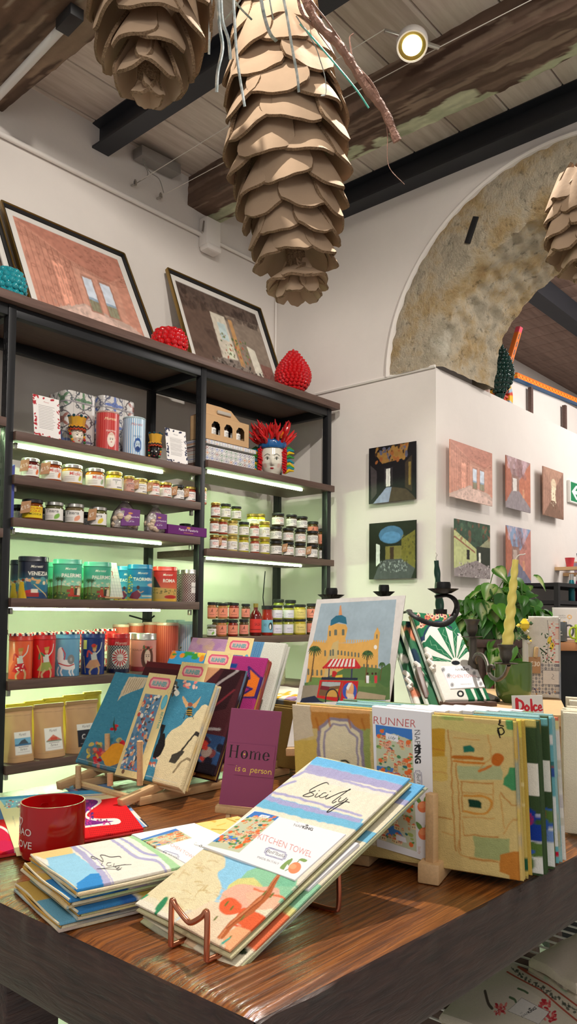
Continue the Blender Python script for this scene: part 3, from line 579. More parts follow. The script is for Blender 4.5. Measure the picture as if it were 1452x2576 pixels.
# ---- shelf M1
mk_tin(263.5, 57, 102, SZ['M1'], 2.50, f_stripe((186, 46, 46), (206, 84, 76), 1, 1, ''), 'red striped tin with a woman face on the upper shelf', 'face tins', (190, 150, 140), lidh=.04)
mk_tin(331, 56, 101, SZ['M1'], 2.50, f_stripe((126, 174, 212), (232, 236, 236), 1, 0, ''), 'tall blue striped tin with a bearded man face on the upper shelf', 'face tins', (170, 190, 196), lidh=.04)
def f_tile(a, r, h, seed=3):
    R = random.Random(seed); a.rect(-600, 0, 600, 600, (208, 204, 200)); s_ = h/2.9; i = 0
    for X in np.arange(-math.pi*r*1.05, math.pi*r*1.05, s_):
        for Y in np.arange(-s_*.1, h, s_):
            i += 1; c = R.choice([((120, 116, 140), (70, 66, 90)), ((96, 130, 100), (60, 70, 80)), ((196, 130, 80), (80, 66, 70)), ((100, 120, 180), (80, 84, 110)), ((150, 100, 90), (70, 60, 70))]); cx, cy = X+s_/2, Y+s_/2
            a.ell(cx, cy, s_*.45, s_*.45, c[1], ring=.9); a.ell(cx, cy, s_*.16, s_*.16, c[0])
            for t in np.arange(4)*math.pi/2+R.choice([0, .785]): a.ell(cx+s_*.27*math.cos(t), cy+s_*.27*math.sin(t), s_*.15, s_*.07, c[0], ang=t, n=10); a.ell(cx+s_*.45*math.cos(t+.785), cy+s_*.45*math.sin(t+.785), s_*.1, s_*.1, c[1], n=9, ring=.6); a.stroke([(cx, cy), (cx+s_*.5*math.cos(t+.4), cy+s_*.5*math.sin(t+.4))], s_*.02, c[1], sm=False)
            a.stroke([(X, Y), (X, Y+s_)], s_*.015, (150, 146, 150), sm=False)
def tiletin(px, w, h, z, yf, label, dep=None, hh=None, seed=3, rot=0):
    x, d = spotx(px, yf+.06); wd_ = w*d/FPX; r = wd_/2*.93; H = h*d/FPX; t = thing('tile_pattern_tin', label, 'tin', (x, yf+r, z), 'patchwork tile tins')
    A_ = Art(220, max(40, int(h*1.0)), (200, 200, 200), (-math.pi*r*1000, 0, math.pi*r*1000, H*1000)); f_tile(A_, r*1000, H*1000, seed)
    b = MB(); out = A_.out(); out = np.vstack([out]); phi = facing(x, yf)+rot
    pr = [(r, q) for q in np.linspace(0, H-.008, out.shape[0]-3)]+[(r*.985, H-.003), (r*.93, H), (0.0, H)]
    b.lathe(pr, (x, yf+r, z), out.shape[1], sq=7, art=out, ang0=phi-math.pi, rz=rot-.0); b.build('tin_body', M['tin'], t)
    b = MB(); b.col = s2l((150, 146, 150)); b.lathe([(r*1.012, H*.80), (r*1.016, H*.80+.003), (r*1.012, H*.80+.006)], (x, yf+r, z), 60, sq=7, rz=rot); b.build('lid_rim', M['tin'], t)
tiletin(176, 98, 150, SZ['M1'], 2.60, 'tall patchwork tile tin behind the queen head vase', seed=3)
tiletin(272, 112, 158, SZ['M1'], 2.63, 'taller patchwork tile tin behind the red striped tin', seed=8)
# small printed cards
def leancard(px0, px1, py0, py1, yf, z, artf, label, name='info_card', grp='printed info cards', thick=.002, res=1.3, lean=.02, m='paper', tilt=0):
    x0, d = spotx(px0, yf, (py0+py1)/2); x1, _ = spotx(px1, yf, (py0+py1)/2); h = (py1-py0)*d/FPX*1.0
    q = [(x0, yf+lean, z+h), (x1, yf+lean, z+h), (x1, yf, z), (x0, yf, z)]; a = Art(int((px1-px0)*res), int((py1-py0)*res), (236, 232, 230), (0, 0, 100, 100*h/(x1-x0))); artf(a, 100*h/(x1-x0))
    b = MB(); panel(b, q, thick, a); return tag(b.build(name, M[m]), label, 'card', grp)
def cardart(c):
    def f(a, H):
        R = random.Random(4)
        for k in range(16):
            for s_ in ((R.uniform(0, 10), R.uniform(0, H)), (R.uniform(90, 100), R.uniform(0, H)), (R.uniform(0, 100), R.choice([R.uniform(0, 8), R.uniform(H-12, H)]))): a.ell(s_[0], s_[1], R.uniform(3, 9), R.uniform(2, 4), c, ang=R.uniform(0, 3))
        a.rect(12, 12, 88, H-12, (236, 232, 230)); a.text('Moretti', 50, 22, 5, c, shear=.3)
        for k in range(15): a.stroke([(20, 34+k*(H-60)/15), (R.uniform(70, 82), 34+k*(H-60)/15)], 1.6, (150, 144, 146), sm=False)
    return f
leancard(88, 155, 995, 1104, 2.49, SZ['M1'], cardart((176, 40, 50)), 'white info card with red leaf border at the left end of the upper shelf')
leancard(422, 474, 1077, 1166, 2.49, SZ['M1'], cardart((30, 36, 70)), 'white info card with navy leaf border at the right end of the upper shelf')
def f_price(a, H):
    a.rect(0, 0, 100, H, (214, 212, 206)); [a.stroke([(k*12, 0), (k*12, H)], .8, (170, 170, 172), sm=False) for k in range(9)]; [a.stroke([(0, k*12), (100, k*12)], .8, (170, 170, 172), sm=False) for k in range(12)]; a.text('€?', 60, H*.45, 26, (190, 80, 70), ang=-.1)
leancard(254, 312, 1400, 1490, 2.50, SZ['M4']+.012, f_price, 'grey squared price card on a small wooden easel among the city tins', 'price_card', 'price card', lean=.05)
ea = thing('mini_easel', 'tiny wooden easel holding the squared price card', 'easel', (at('y', 2.5, 284, 1480)[0], 2.51, SZ['M4'])); xx = at('y', 2.5, 284, 1480)[0]
for nm, p, q in (('ledge', (xx-.04, 2.495, SZ['M4']+.009), (xx+.04, 2.495, SZ['M4']+.009)), ('leg', (xx-.025, 2.50, SZ['M4']+.002), (xx-.005, 2.56, SZ['M4']+.12)), ('leg', (xx+.03, 2.50, SZ['M4']+.002), (xx+.005, 2.56, SZ['M4']+.12))): b = MB(); b.bar(p, q, .007); b.build(nm, M['beech'], ea)
# ================================================================ jars, bags, boxes and vases on the shelves
def jar_proto(name, content, lidm, labf, sq=None, hr=1.0, labh=(.12, .66), labw=1.25, lidr=.98, labcol=(236, 232, 226)):
    """unit jar: radius 1, height 2*hr, front faces -y; scaled by dup"""
    t = thing('jar', name, 'jar'); H = 2*hr; cm = mat('jar_content_%d_%d_%d' % content, content, .08, spec=.7)
    b = MB(); b.lathe([(.8, 0), (.93, .02), (.98, .1), (.985, H*.7), (.93, H*.77), (.84, H*.8), (.82, H*.84)], n=28, sq=sq); gb = b.build('glass_body', cm, t)
    b = MB(); b.lathe([(lidr*.9, H*.825), (lidr, H*.835), (lidr, H*.97), (lidr*.95, H*.99), (lidr*.85, H), (0, H)], n=28, sq=sq); b.build('lid', lidm, t)
    w, h = 34, 24; A_ = Art(w, h, labcol, (-1, 0, 1, 1)); labf(A_); C = A_.out(); b = MB()
    P = np.array([[(.995*math.sin(labw*(2*u-1))*1, -.995*math.cos(labw*(2*u-1)), H*(labh[1]-(labh[1]-labh[0])*v)) for u in np.linspace(0, 1, w)] for v in np.linspace(0, 1, h)])
    b.grid(P*np.array([1, 1, 1]), C); b.build('label', M['paper'], gb); return t
def L_miele(c):
    def f(a):
        a.text('Miele', .25, .38, .3, (206, 70, 60), bold=.01); a.fill([(.5, .8), (.55, .5), (.8, .35), (.82, .6), (.65, .85)], c, sm=True)
        for k in range(3): a.stroke([(-.6, .55+k*.13), (.2, .55+k*.13)], .04, (170, 160, 155), sm=False)
    return f
def L_tis(c):
    def f(a):
        a.text('Tisana', -.15, .35, .3, (60, 60, 60), bold=.01); a.fill([(.0, .9), (.05, .6), (.4, .4), (.5, .6), (.3, .85)], c, sm=True); [a.stroke([(-.8, .6+k*.12), (-.1, .6+k*.12)], .04, (170, 165, 160), sm=False) for k in range(3)]
    return f
def L_gen(c, t):
    def f(a): [a.stroke([(-.85, .25+k*.12), (-.3, .25+k*.12)], .035, (160, 160, 165), sm=False) for k in range(5)]; a.text(t, .25, .62, .34, c, sx=.8); a.stroke([(-.1, .22), (.7, .22)], .05, (120, 120, 130), sm=False); a.rect(.3, .82, .9, .9, (60, 60, 60))
    return f
def L_or(a): a.text('A', .0, .5, .38, (70, 30, 24), bold=.02, shear=.3); a.stroke([(-.4, .75), (.5, .75)], .05, (90, 40, 30), sm=False)
def L_lil(a): a.text('PESTO', .3, .6, .2, (110, 96, 140)); [a.stroke([(-.1, .72+k*.12), (.8, .72+k*.12)], .035, (150, 140, 180), sm=False) for k in range(2)]
def L_yel(a): a.text('Crema', .1, .45, .22, (90, 80, 50)); [a.stroke([(-.3, .65+k*.13), (.7, .65+k*.13)], .035, (140, 130, 90), sm=False) for k in range(2)]
def L_yj(a): a.rect(-2, -1, 2, 2, (236, 206, 40)); a.text('CREMA SPALMABILE', 0, .25, .15, (190, 60, 30), bold=.02); a.text('CIOCCOLATO', .1, .5, .2, (200, 60, 30), bold=.02); a.text('DI MODICA', .1, .75, .18, (60, 50, 20), bold=.02)
G_, Sv, Bk = M['gold'], M['silver'], M['blacklid']
JT = dict(
 m1=((92, 26, 22), Sv, L_miele((226, 110, 50)), 'honey jar'), m2=((150, 60, 20), Sv, L_miele((236, 130, 50)), 'honey jar'), m3=((196, 140, 60), Sv, L_miele((200, 200, 60)), 'honey jar'), m4=((190, 110, 40), Sv, L_miele((150, 170, 130)), 'honey jar'),
 y=((206, 186, 40), G_, L_gen((70, 110, 60), 'Y.'), 'green oil jar'), b=((170, 110, 96), G_, L_gen((120, 50, 40), 'MIRTO'), 'brown jar'), w1=((206, 186, 110), G_, L_gen((150, 120, 60), 'Pesto'), 'pale jar'), w2=((190, 110, 90), G_, L_gen((220, 80, 80), 'MANGO'), 'pink jar'), w3=((150, 60, 40), G_, L_gen((220, 90, 90), 'FICO'), 'dark red jar'),
 k1=((60, 50, 30), Bk, L_gen((130, 130, 140), 'CAPPERI'), 'dark jar'), k2=((70, 60, 36), Bk, L_gen((220, 120, 110), 'OLIVE'), 'dark jar'), k3=((120, 130, 40), Bk, L_gen((190, 180, 130), 'PATE'), 'green jar'), g1=((120, 60, 30), G_, L_gen((220, 90, 90), 'PESCA'), 'amber jar'), g2=((180, 170, 40), G_, L_gen((200, 190, 150), 'LIMONE'), 'yellow-green jar'),
 cr=((120, 60, 20), Bk, L_yj, 'yellow chocolate spread jar'), t1=((80, 80, 50), Sv, L_tis((130, 180, 80)), 'herbal tea jar'), t2=((110, 96, 70), Sv, L_tis((232, 160, 130)), 'herbal tea jar'), t3=((90, 90, 50), Sv, L_tis((226, 200, 70)), 'herbal tea jar'), dk=((46, 34, 26), Bk, L_gen((90, 80, 80), 'SALE'), 'dark jar'),
 o1=((170, 110, 60), Bk, L_or, 'jar'), o2=((120, 30, 16), Bk, L_or, 'jar'), o3=((80, 60, 30), Bk, L_or, 'jar'), l1=((150, 150, 60), Bk, L_lil, 'jar'), ye=((176, 160, 50), Bk, L_yel, 'jar'))
LABC = {'o1': (232, 142, 116), 'o2': (230, 140, 114), 'o3': (226, 140, 120), 'ye': (224, 204, 124), 'l1': (226, 224, 234), 'b': (206, 160, 146)}
protos = {}
jused = set()
def jar(px, wpx, hpx, z, yf, key, label, group, zadd=0, tagtxt=None):
    pk = key
    if pk not in protos:
        c, l, f, nm = JT[key]; protos[pk] = jar_proto(nm, c, l, f, labcol=LABC.get(key, (238, 234, 228)))
    x, d = spotx(px, yf+.035); r = wpx*d/FPX/2; h = hpx*d/FPX
    loc = (x, yf+r, z+zadd); sc = (r, r, h/2)
    p = protos[pk]
    rz = facing(x, yf)+math.pi/2
    if pk in jused: o = dup(p, loc, rz, label, group, sc)
    else:
        jused.add(pk); o = p; o.location = loc; o.rotation_euler = (0, 0, rz); o.scale = sc; o['label'] = label; o['group'] = group
    if tagtxt:
        f = np.array([math.cos(facing(x, yf)), math.sin(facing(x, yf)), 0]); s_ = np.array([-f[1], f[0], 0]); c = np.array(loc)+f*(r+.004)-s_*r*.55; w = r*.75
        A_ = Art(16, 22, (186, 140, 100), (0, 0, 10, 14)); A_.text(tagtxt, 5, 9, 4.2, (240, 230, 215), ang=-.3); b = MB()
        panel(b, [c-s_*w*.6+(0, 0, h*.82), c+s_*w*.6+(0, 0, h*.9), c+s_*w*.45+(0, 0, h*.35), c-s_*w*.75+(0, 0, h*.27)], .001, A_); tag(b.build('price_tag', M['paper']), f'{tagtxt} tag on '+label.replace(' from the left', ''), 'tag', 'brown price tags')
    return h
def place_row(rows, z, grp, where, yf=2.5, zadd=0):
    n = len(rows)
    for i, r in enumerate(rows):
        px, w, h, key = r[:4]; jar(px, w, h, z, r[5] if len(r) > 5 and r[5] else yf, key, f"{JT[key][3]} {where}, {ORD[i]} from the left", grp, zadd, r[4] if len(r) > 4 else None)
place_row([(69, 45, 52, 'm1', '£15'), (125, 50, 53, 'm2', '£15'), (178, 52, 52, 'm3'), (235, 48, 51, 'm4'), (282, 42, 50, 'y'), (316, 28, 44, 'b'), (346.6, 36, 42, 'w1', '£10'), (380, 31, 42, 'w2', '£6'), (410.5, 31, 42, 'w3'), (442.5, 31, 40, 'k1', '£5'), (472, 30, 40, 'w3', '£5'), (500, 29, 42, 'w2')], SZ['M2'], 'honey and preserve jars under the upper shelf', 'under the upper shelf of the middle bay')
place_row([(79, 52, 54, 'cr', '£15'), (133, 46, 53, 't1'), (185, 48, 54, 't2'), (244, 45, 52, 't3', '£7')], SZ['M3'], 'spread and herbal tea jars', 'on the third shelf beside purple bags')
place_row([(45, 40, 50, 'dk'), (103, 36, 48, 'dk'), (158, 36, 48, 'dk'), (213, 34, 48, 'dk'), (462, 30, 44, 'k2'), (492, 30, 44, 'k2')], SZ['M3'], 'dark jars at the back of the third shelf', 'hidden at the back of the third shelf', yf=2.66)
# right bay, jars stacked in three layers
cb = [(533.5, 24, 38, 'g1'), (554, 23, 38, 'g1', '£5'), (580, 27, 39, 'w1'), (608.7, 27, 39, 'g2'), (636, 24, 38, 'w3'), (662, 27, 40, 'g2'), (692.6, 31, 37, 'k1'), (723, 29, 37, 'k2', '£6'), (753, 29, 37, 'k2'), (783.7, 29, 36, 'k1', '£8'), (812.7, 28, 36, 'k1')]
cm_ = [(533, 24, 38, 'g1'), (555, 24, 38, 'w3'), (580.5, 27, 38, 'w1'), (609, 27, 38, 'k3'), (635, 25, 37, 'w3'), (662, 28, 45, 'g2'), (692, 31, 35, 'k1'), (722, 29, 35, 'k2'), (753, 29, 35, 'k2'), (784, 29, 35, 'k1'), (813, 29, 44, 'o3')]
ct = [(536, 25, 38, 'g1'), (562, 26, 39, 'k3'), (589, 26, 36, 'k3'), (697, 32, 33, 'k2'), (730, 28, 34, 'k1'), (757, 29, 33, 'k1')]
zr = SZ['R2']; hh = 37*3.35/FPX+.001
place_row(cb, zr, 'preserve jars in the right bay', 'in the bottom layer of the right bay stack'); place_row(cm_, zr, 'preserve jars in the right bay', 'in the middle layer of the right bay stack', zadd=.0725+.001); place_row(ct, zr, 'preserve jars in the right bay', 'in the top layer of the right bay stack', zadd=.1435+.002)
place_row([(632, 30, 40, 'g2', None, 2.60), (650, 28, 42, 'y', None, 2.60), (785, 28, 40, 'o3', None, 2.60)], zr, 'back jars in the right bay', 'standing behind the right bay stack', zadd=.128)
z3 = SZ['R3']
place_row([(530, 24, 30, 't1'), (556, 25, 42, 'o1'), (584, 26, 41, 'o2'), (611, 24, 42, 'o3')], z3, 'orange-label jars on the lower right shelf', 'in the lower layer of the lowest jar shelf')
place_row([(529, 22, 42, 'o1'), (558, 26, 40, 'o1'), (586, 26, 41, 'o2'), (614.5, 22, 38, 'o3')], z3, 'orange-label jars on the lower right shelf', 'in the upper layer of the lowest jar shelf', zadd=.079)
place_row([(695.6, 31, 40, 'l1'), (724, 28, 40, 'l1'), (754.5, 31, 40, 'ye'), (784, 28, 42, 'o3')], z3, 'pesto jars on the lower right shelf', 'right of the bottle, lower layer')
place_row([(696, 30, 36, 'l1'), (725, 28, 36, 'l1'), (754, 31, 38, 'ye'), (784, 28, 40, 'o3')], z3, 'pesto jars on the lower right shelf', 'right of the bottle, upper layer', zadd=.0755)
place_row([(545, 26, 40, 'o3'), (575, 26, 40, 'k3'), (700, 28, 48, 'k3'), (730, 28, 46, 'k3')], z3, 'back jars on the lower right shelf', 'behind the front jars of the lowest jar shelf', yf=2.62, zadd=.08)
place_row([(545, 26, 40, 'o3'), (575, 26, 40, 'k3'), (700, 28, 40, 'k3'), (730, 28, 40, 'k3')], z3, 'bottom back jars on the lower right shelf', 'under the back jars of the lowest shelf', yf=2.62)
def bottle(px, w, h, z, yf, glass, labc, label, nk=.35, capc='black', art=None, gr=None):
    x, d = spotx(px, yf+.04); r = w*d/FPX/2; H = h*d/FPX; y = yf+r; t = thing('bottle', label, 'bottle', (x, y, z), gr)
    b = MB(); b.lathe([(r*.85, 0), (r, .006), (r, H*.6), (r*.85, H*.68), (r*nk, H*.8), (r*nk, H*.93)], (x, y, z), 28); b.build('glass_body', mat('bottle_%d_%d_%d' % glass, glass, .06, spec=.8), t)
    b = MB(); b.lathe([(r*nk*1.15, H*.88), (r*nk*1.15, H), (0, H)], (x, y, z), 20); b.build('cap', M[capc], t)
    A_ = Art(40, 40, labc, (-1, 0, 1, 1)); (art or (lambda a: None))(A_); f = facing(x, y); b = MB()
    P = np.array([[(x+r*1.012*math.cos(f+1.2*(2*u-1)), y+r*1.012*math.sin(f+1.2*(2*u-1)), z+H*(.52-.42*v)) for u in np.linspace(0, 1, 40)] for v in np.linspace(0, 1, 40)]); b.grid(P, A_.out()); b.build('label', M['paper'], t)
bottle(641, 31, 80, z3, 2.5, (90, 12, 8), (214, 60, 54), 'dark red sauce bottle with red label and gold cap between the jars', art=lambda a: (a.text('SALSA', .3, .5, .22, (90, 20, 20)), a.rect(-.8, .75, .8, .8, (120, 30, 30))), capc='gold')
bottle(670, 30, 74, z3, 2.5, (150, 36, 20), (120, 176, 200), 'red sauce jar-bottle with pale blue garlic label right of the sauce bottle', nk=.85, art=lambda a: (a.ell(.5, .5, .3, .3, (30, 30, 34)), a.ell(.45, .55, .15, .2, (236, 232, 226)), a.text('XO', -.3, .5, .2, (40, 50, 60)))) 
for px, z, lb, zz in ((3, 'L2', 'dark wine bottle at the left frame edge on the middle shelf', 132), (3, 'L3', 'green wine bottle with horse label at the left frame edge', 140)):
    bottle(px, 30, 150, SZ[z], 2.5, (24, 34, 16), (232, 230, 224), lb, art=lambda a: (a.text('25', .2, .3, .25, (30, 30, 30)), a.stroke([(0, .9), (.2, .6), (.6, .7), (.8, .95)], .1, (20, 20, 20))), gr='wine bottles on the left bay')
x, d = spotx(19, 2.5); b = MB(); a = Art(12, 40, (70, 80, 160)); panel(b, [(x-.012, 2.49, SZ['L2']+.215), (x+.02, 2.50, SZ['L2']+.235), (x+.02, 2.50, SZ['L2']), (x-.012, 2.49, SZ['L2'])], .15, a, rnd_=.02); tag(b.build('book', M['paper']), 'blue bound book standing upright beside the left shelf post', 'book')
mk_tin(-8, 50, 100, SZ['L3']+.0, 2.66, city_f['V'][0], 'navy VENEZIA tin cut by the left frame edge behind a bottle', 'illustrated city tins', (20, 24, 40), sq=3.2, lidh=.13)
# purple almond bags and box
def gather_bag(px, w, h, z, yf, label, lab, content, seed=1):
    x, d = spotx(px, yf+.04); r = w*d/FPX/2; H = h*d/FPX; y = yf+r*.6; t = thing('sweet_bag', label, 'bag', (x, y, z), 'clear bags of almond sweets'); f = facing(x, y)
    b = MB(); b.lathe([(r*.8, 0), (r*1.0, .008), (r*1.02, H*.3), (r*.85, H*.55), (r*.4, H*.78), (r*.22, H*.84), (r*.45, H*.93), (r*.6, H)], (x, y, z), 36, sy=.6, lobes=(7, .06, 20)); 
    b.build('clear_film', mat('crinkled_film', (150, 140, 134), .12, spec=.9, var=.5, vs_=60, bump=.6, bs=60), t)
    for k in range(9): R = random.Random(seed*20+k); a_ = f+R.uniform(-1.1, 1.1); b = MB(); b.col = (1, 1, 1); rr = r*.24; b.lathe([(0, -rr), (rr*.7, -rr*.7), (rr, 0), (rr*.7, rr*.7), (0, rr)], (x+r*.86*math.cos(a_), y+r*.62*math.sin(a_), z+rr+R.uniform(0, H*.3)), 12); b.build('almond_sweet', mat('sugared_almond', (206, 184, 160), .6), t)
    A_ = Art(40, 44, lab, (0, 0, 10, 11)); A_.ell(5, 3, 1.2, .6, (200, 130, 60)); A_.text('Pasta di Mandorla', 5, 5.6, .9, (240, 230, 240)); A_.stroke([(3.5, 6.8), (6.5, 6.8)], .2, (200, 130, 60)); A_.text('FRUTTA', 5, 8.6, .8, (230, 220, 235))
    n = np.array([math.cos(f), math.sin(f), 0]); s_ = np.array([-n[1], n[0], 0]); c = np.array([x, y, z])+n*(r*.92)+s_*r*.35; b = MB(); up = np.array([0, 0, 1.])-n*.25
    panel(b, [c-s_*r*.62+up*H*.66, c+s_*r*.62+up*H*.6, c+s_*r*.6+up*H*.12, c-s_*r*.6+up*H*.1], .0012, A_); b.build('purple_label', M['paper'], t)
gather_bag(311, 76, 84, SZ['M3'], 2.49, 'clear bag of almond sweets with purple label right of the tea jars', (96, 20, 110), 0, 1)
gather_bag(385, 60, 78, SZ['M3'], 2.49, 'smaller clear bag of almond sweets with purple label beside the purple box', (96, 20, 110), 0, 2)
x0, _ = spotx(417, 2.49); x1, _ = spotx(516, 2.49); a = Art(110, 24, (98, 24, 104), (0, 0, 100, 20)); a.text('Pasta di Mandorla', 52, 11, 5, (236, 226, 238)); a.ell(52, 4, 5, 2, (206, 140, 60)); a.stroke([(40, 15), (64, 15)], .8, (206, 140, 60)); b = MB(); panel(b, [(x0, 2.48, SZ['M3']+.042), (x1, 2.48, SZ['M3']+.042), (x1, 2.48, SZ['M3']), (x0, 2.48, SZ['M3'])], .09, a, rnd_=.02); tag(b.build('sweet_box', M['paper']), 'long flat purple sweets box at the right end of the third shelf', 'box')
# coffee bags
def coffee(px0, px1, py0, py1, yf, z, label, scene, col=(198, 158, 112), lab=True, name='coffee_bag', grp='kraft coffee bags', m='paper'):
    x0, d = spotx(px0, yf, py1); x1, _ = spotx(px1, yf, py1); h = (py1-py0)*d/FPX; w = x1-x0; t = thing(name, label, 'bag', ((x0+x1)/2, yf+.035, z), grp); n, mm = (70, 84) if lab else (14, 20)
    def surf(s_):
        P = []
        for v in np.linspace(0, 1, mm):
            th = .038*(1-v)**.6*(1 if v < .95 else .7)+.003; row = []
            for u in np.linspace(-1, 1, n): k = (1-abs(u)**5); row.append(((x0+x1)/2+u*w/2*(1-.10*math.sin(v*3)*.5), yf+.04-s_*th*k+.012*v, z+h*v))
            P.append(row)
        return np.array(P)[::-1]
    A_ = Art(n, mm, col, (0, 0, 100, 120)); A_.mottle(.05, 9, 3); A_.stroke([(4, 12), (96, 14)], 1.2, tuple(int(c*.86) for c in col)); A_.stroke([(6, 108), (94, 108)], .8, tuple(int(c*.88) for c in col))
    if lab: A_.fill([(22, 50), (80, 50), (80, 102), (22, 102)], (232, 230, 224)); A_.text('Moretti', 51, 59, 6, (90, 80, 80), shear=.3); scene(A_); A_.text('Espresso', 51, 92, 5, (70, 60, 60), shear=.3); A_.stroke([(34, 85), (68, 85)], 1.4, (150, 140, 140)); A_.stroke([(30, 97), (72, 97)], 1, (170, 160, 160))
    b = MB(); b.grid(surf(1), A_.out()); b.col = s2l(col); Q = surf(-1)[:, ::-1]; b.grid(Q); b.build('bag_body', M[m], t)
    b = MB(); b.col = s2l(tuple(int(c*.97) for c in col)); b.box(((x0+x1)/2, yf+.05, z+h+.004), (w*.98, .012, .014), bev=.003); b.build('folded_top', M[m], t)
def etna(a): a.rect(22, 64, 80, 80, (120, 176, 206)); a.fill([(30, 80), (45, 70), (58, 67), (72, 80)], (70, 80, 90), sm=False); a.rect(22, 78, 80, 82, (60, 110, 150))
def redh(a): a.fill([(26, 80), (50, 66), (78, 80)], (206, 120, 100)); a.rect(40, 72, 62, 79, (200, 80, 60)); a.rect(26, 79, 78, 82, (110, 130, 110))
coffee(24, 97, 1800, 1928, 2.49, SZ['M6'], 'kraft coffee bag with blue volcano label, leftmost on the lower shelf', etna)
coffee(99, 176, 1792, 1918, 2.49, SZ['M6'], 'kraft coffee bag with red house label, second on the lower shelf', redh)
coffee(180, 262, 1786, 1908, 2.49, SZ['M6'], 'kraft coffee bag with black label, partly hidden by the blue towels', lambda a: (a.rect(22, 64, 80, 104, (30, 34, 44)), a.text('C', 40, 86, 12, (236, 236, 236))))
for i, (a0, a1) in enumerate(((26, 80), (74, 130), (120, 180), (172, 230), (224, 270))):
    coffee(a0, a1, 1778-i*5, 1900-i*4, 2.60, SZ['M6'], 'yellow foil bag standing behind the kraft bags, '+ORD[i]+' from the left', None, (226, 214, 96), False, 'foil_bag', 'yellow foil bags behind the coffee')
for i, (a0, a1) in enumerate(((30, 62), (66, 96), (110, 150))): coffee(a0, a1, 1968+i*4, 2060, 2.52, .177, 'small cream bag on the lowest board, '+ORD[i]+' from the left', None, (226, 222, 190), False, 'paper_bag', 'small bags on the lowest board')
coffee(455, 498, 1520, 1590, 2.62, SZ['M5'], 'clear-fronted bag of pistachios beneath the checked tins', None, (204, 196, 120), False, 'nut_bag', None)
b = MB(); x, d = spotx(476, 2.55); 
for k in range(40): R = random.Random(k); b.col = s2l(R.choice([(120, 120, 70), (90, 80, 50), (150, 140, 90)])); c = (x+R.uniform(-.03, .03), 2.605+R.uniform(-.004, .004), SZ['M5']+.06+R.uniform(-.02, .03)); b.lathe([(0, -.005), (.005, 0), (0, .005)], c, 6)
tag(b.build('pistachio_nuts', M['paper']), 'pistachio nuts showing in the clear bag window', 'nuts', kind='stuff')
# kraft carry box with windows, on the tile box
def boxpts(px0, px1, yf, dep): x0, d = spotx(px0, yf); x1, _ = spotx(px1, yf); return x0, x1, d
zR = SZ['R1']; x0, x1, d = boxpts(512, 659, 2.50, .16); x0 = PX[2]+.03; x1 = 2.585; H2 = .102
t = thing('tile_pattern_box', 'flat patchwork tile gift box under the kraft carry box', 'box', ((x0+x1)/2, 2.58, zR))
a = Art(140, 44, (200, 196, 196), (-200, 0, 200, 110)); f_tile(a, 400/6.28*1.0, 110, 5); b = MB(); panel(b, [(x0, 2.50, zR+H2*.72), (x1, 2.50, zR+H2*.72), (x1, 2.50, zR), (x0, 2.50, zR)], .17, a, rnd_=.03); b.build('box_base', M['tin'], t)
b = MB(); a = Art(140, 16, (200, 196, 196), (-200, 0, 200, 40)); f_tile(a, 400/6.28, 60, 9); panel(b, [(x0-.004, 2.496, zR+H2), (x1+.004, 2.496, zR+H2), (x1+.004, 2.496, zR+H2*.72), (x0-.004, 2.496, zR+H2*.72)], .178, a, rnd_=.03); b.build('box_lid', M['tin'], t)
zk = zR+H2+.001; kx0, kx1 = x0+.0, x1-.03; kb = thing('kraft_carry_box', 'brown kraft carry box with handle and three arched windows showing jars', 'box', ((kx0+kx1)/2, 2.56, zk)); kh = .112; yk = 2.515
b = MB(); Pn = 40
ws = [kx0+(kx1-kx0)*q for q in (.26, .53, .80)]; aw, ah0, ah1 = .026, .028, .088
zz = np.linspace(0, kh, 28); xx_ = np.linspace(kx0, kx1, 90)
V = np.array([[(x, yk, zk+z) for x in xx_] for z in zz]); F = []
for i in range(27):
    for j in range(89):
        xc = (xx_[j]+xx_[j+1])/2; zc = (zz[i]+zz[i+1])/2; hole = any(abs(xc-w) < aw and zc > ah0 and zc < ah1-aw+math.sqrt(max(0, aw*aw-(xc-w)**2)) for w in ws)
        if not hole: k = i*90+j; F.append((k, k+1, k+91, k+90))
b.add(V, [np.array(F)]); b.build('front_panel', M['kraft'], kb)
for nm, lo, hi in (('side_panel', (kx0, yk, zk), (kx0+.002, yk+.09, zk+kh)), ('side_panel', (kx1-.002, yk, zk), (kx1, yk+.09, zk+kh)), ('back_panel', (kx0, yk+.088, zk), (kx1, yk+.09, zk+kh)), ('base_panel', (kx0, yk, zk), (kx1, yk+.09, zk+.002))): boxobj(nm, lo, hi, M['kraft'], parent=kb)
b = MB(); P = []
prof = [(.02, 0), (.06, .03), (.12, .05), (.2, .062), (.5, .062), (.72, .056), (.78, .04), (.86, .02), (.97, 0)]
up = [(kx0+(kx1-kx0)*u, yk+.03+h*.2, zk+kh+h) for u, h in prof]; lo_ = [(p[0], yk+.02, zk+kh-.002) for p in up]
hx0, hx1 = kx0+(kx1-kx0)*.36, kx0+(kx1-kx0)*.66
b.grid([up, lo_]); b.col = (1, 1, 1); o = b.build('handle', M['kraft'], kb); b = MB(); b.box(((hx0+hx1)/2, yk+.024, zk+kh+.03), (hx1-hx0, .012, .018), bev=.008); o = b.build('handle_opening', mat('handle_hole_back', (176, 168, 158), .8), kb)
b = MB(); b.grid([[(kx0, yk, zk+kh), (kx1, yk, zk+kh)], [(kx0+.01, yk+.03, zk+kh+.012), (kx1-.01, yk+.03, zk+kh+.012)]][::-1]); b.grid([[(kx1, yk+.09, zk+kh), (kx0, yk+.09, zk+kh)], [(kx1-.01, yk+.03, zk+kh+.012), (kx0+.01, yk+.03, zk+kh+.012)]][::-1]); b.build('top_panel', M['kraft'], kb)
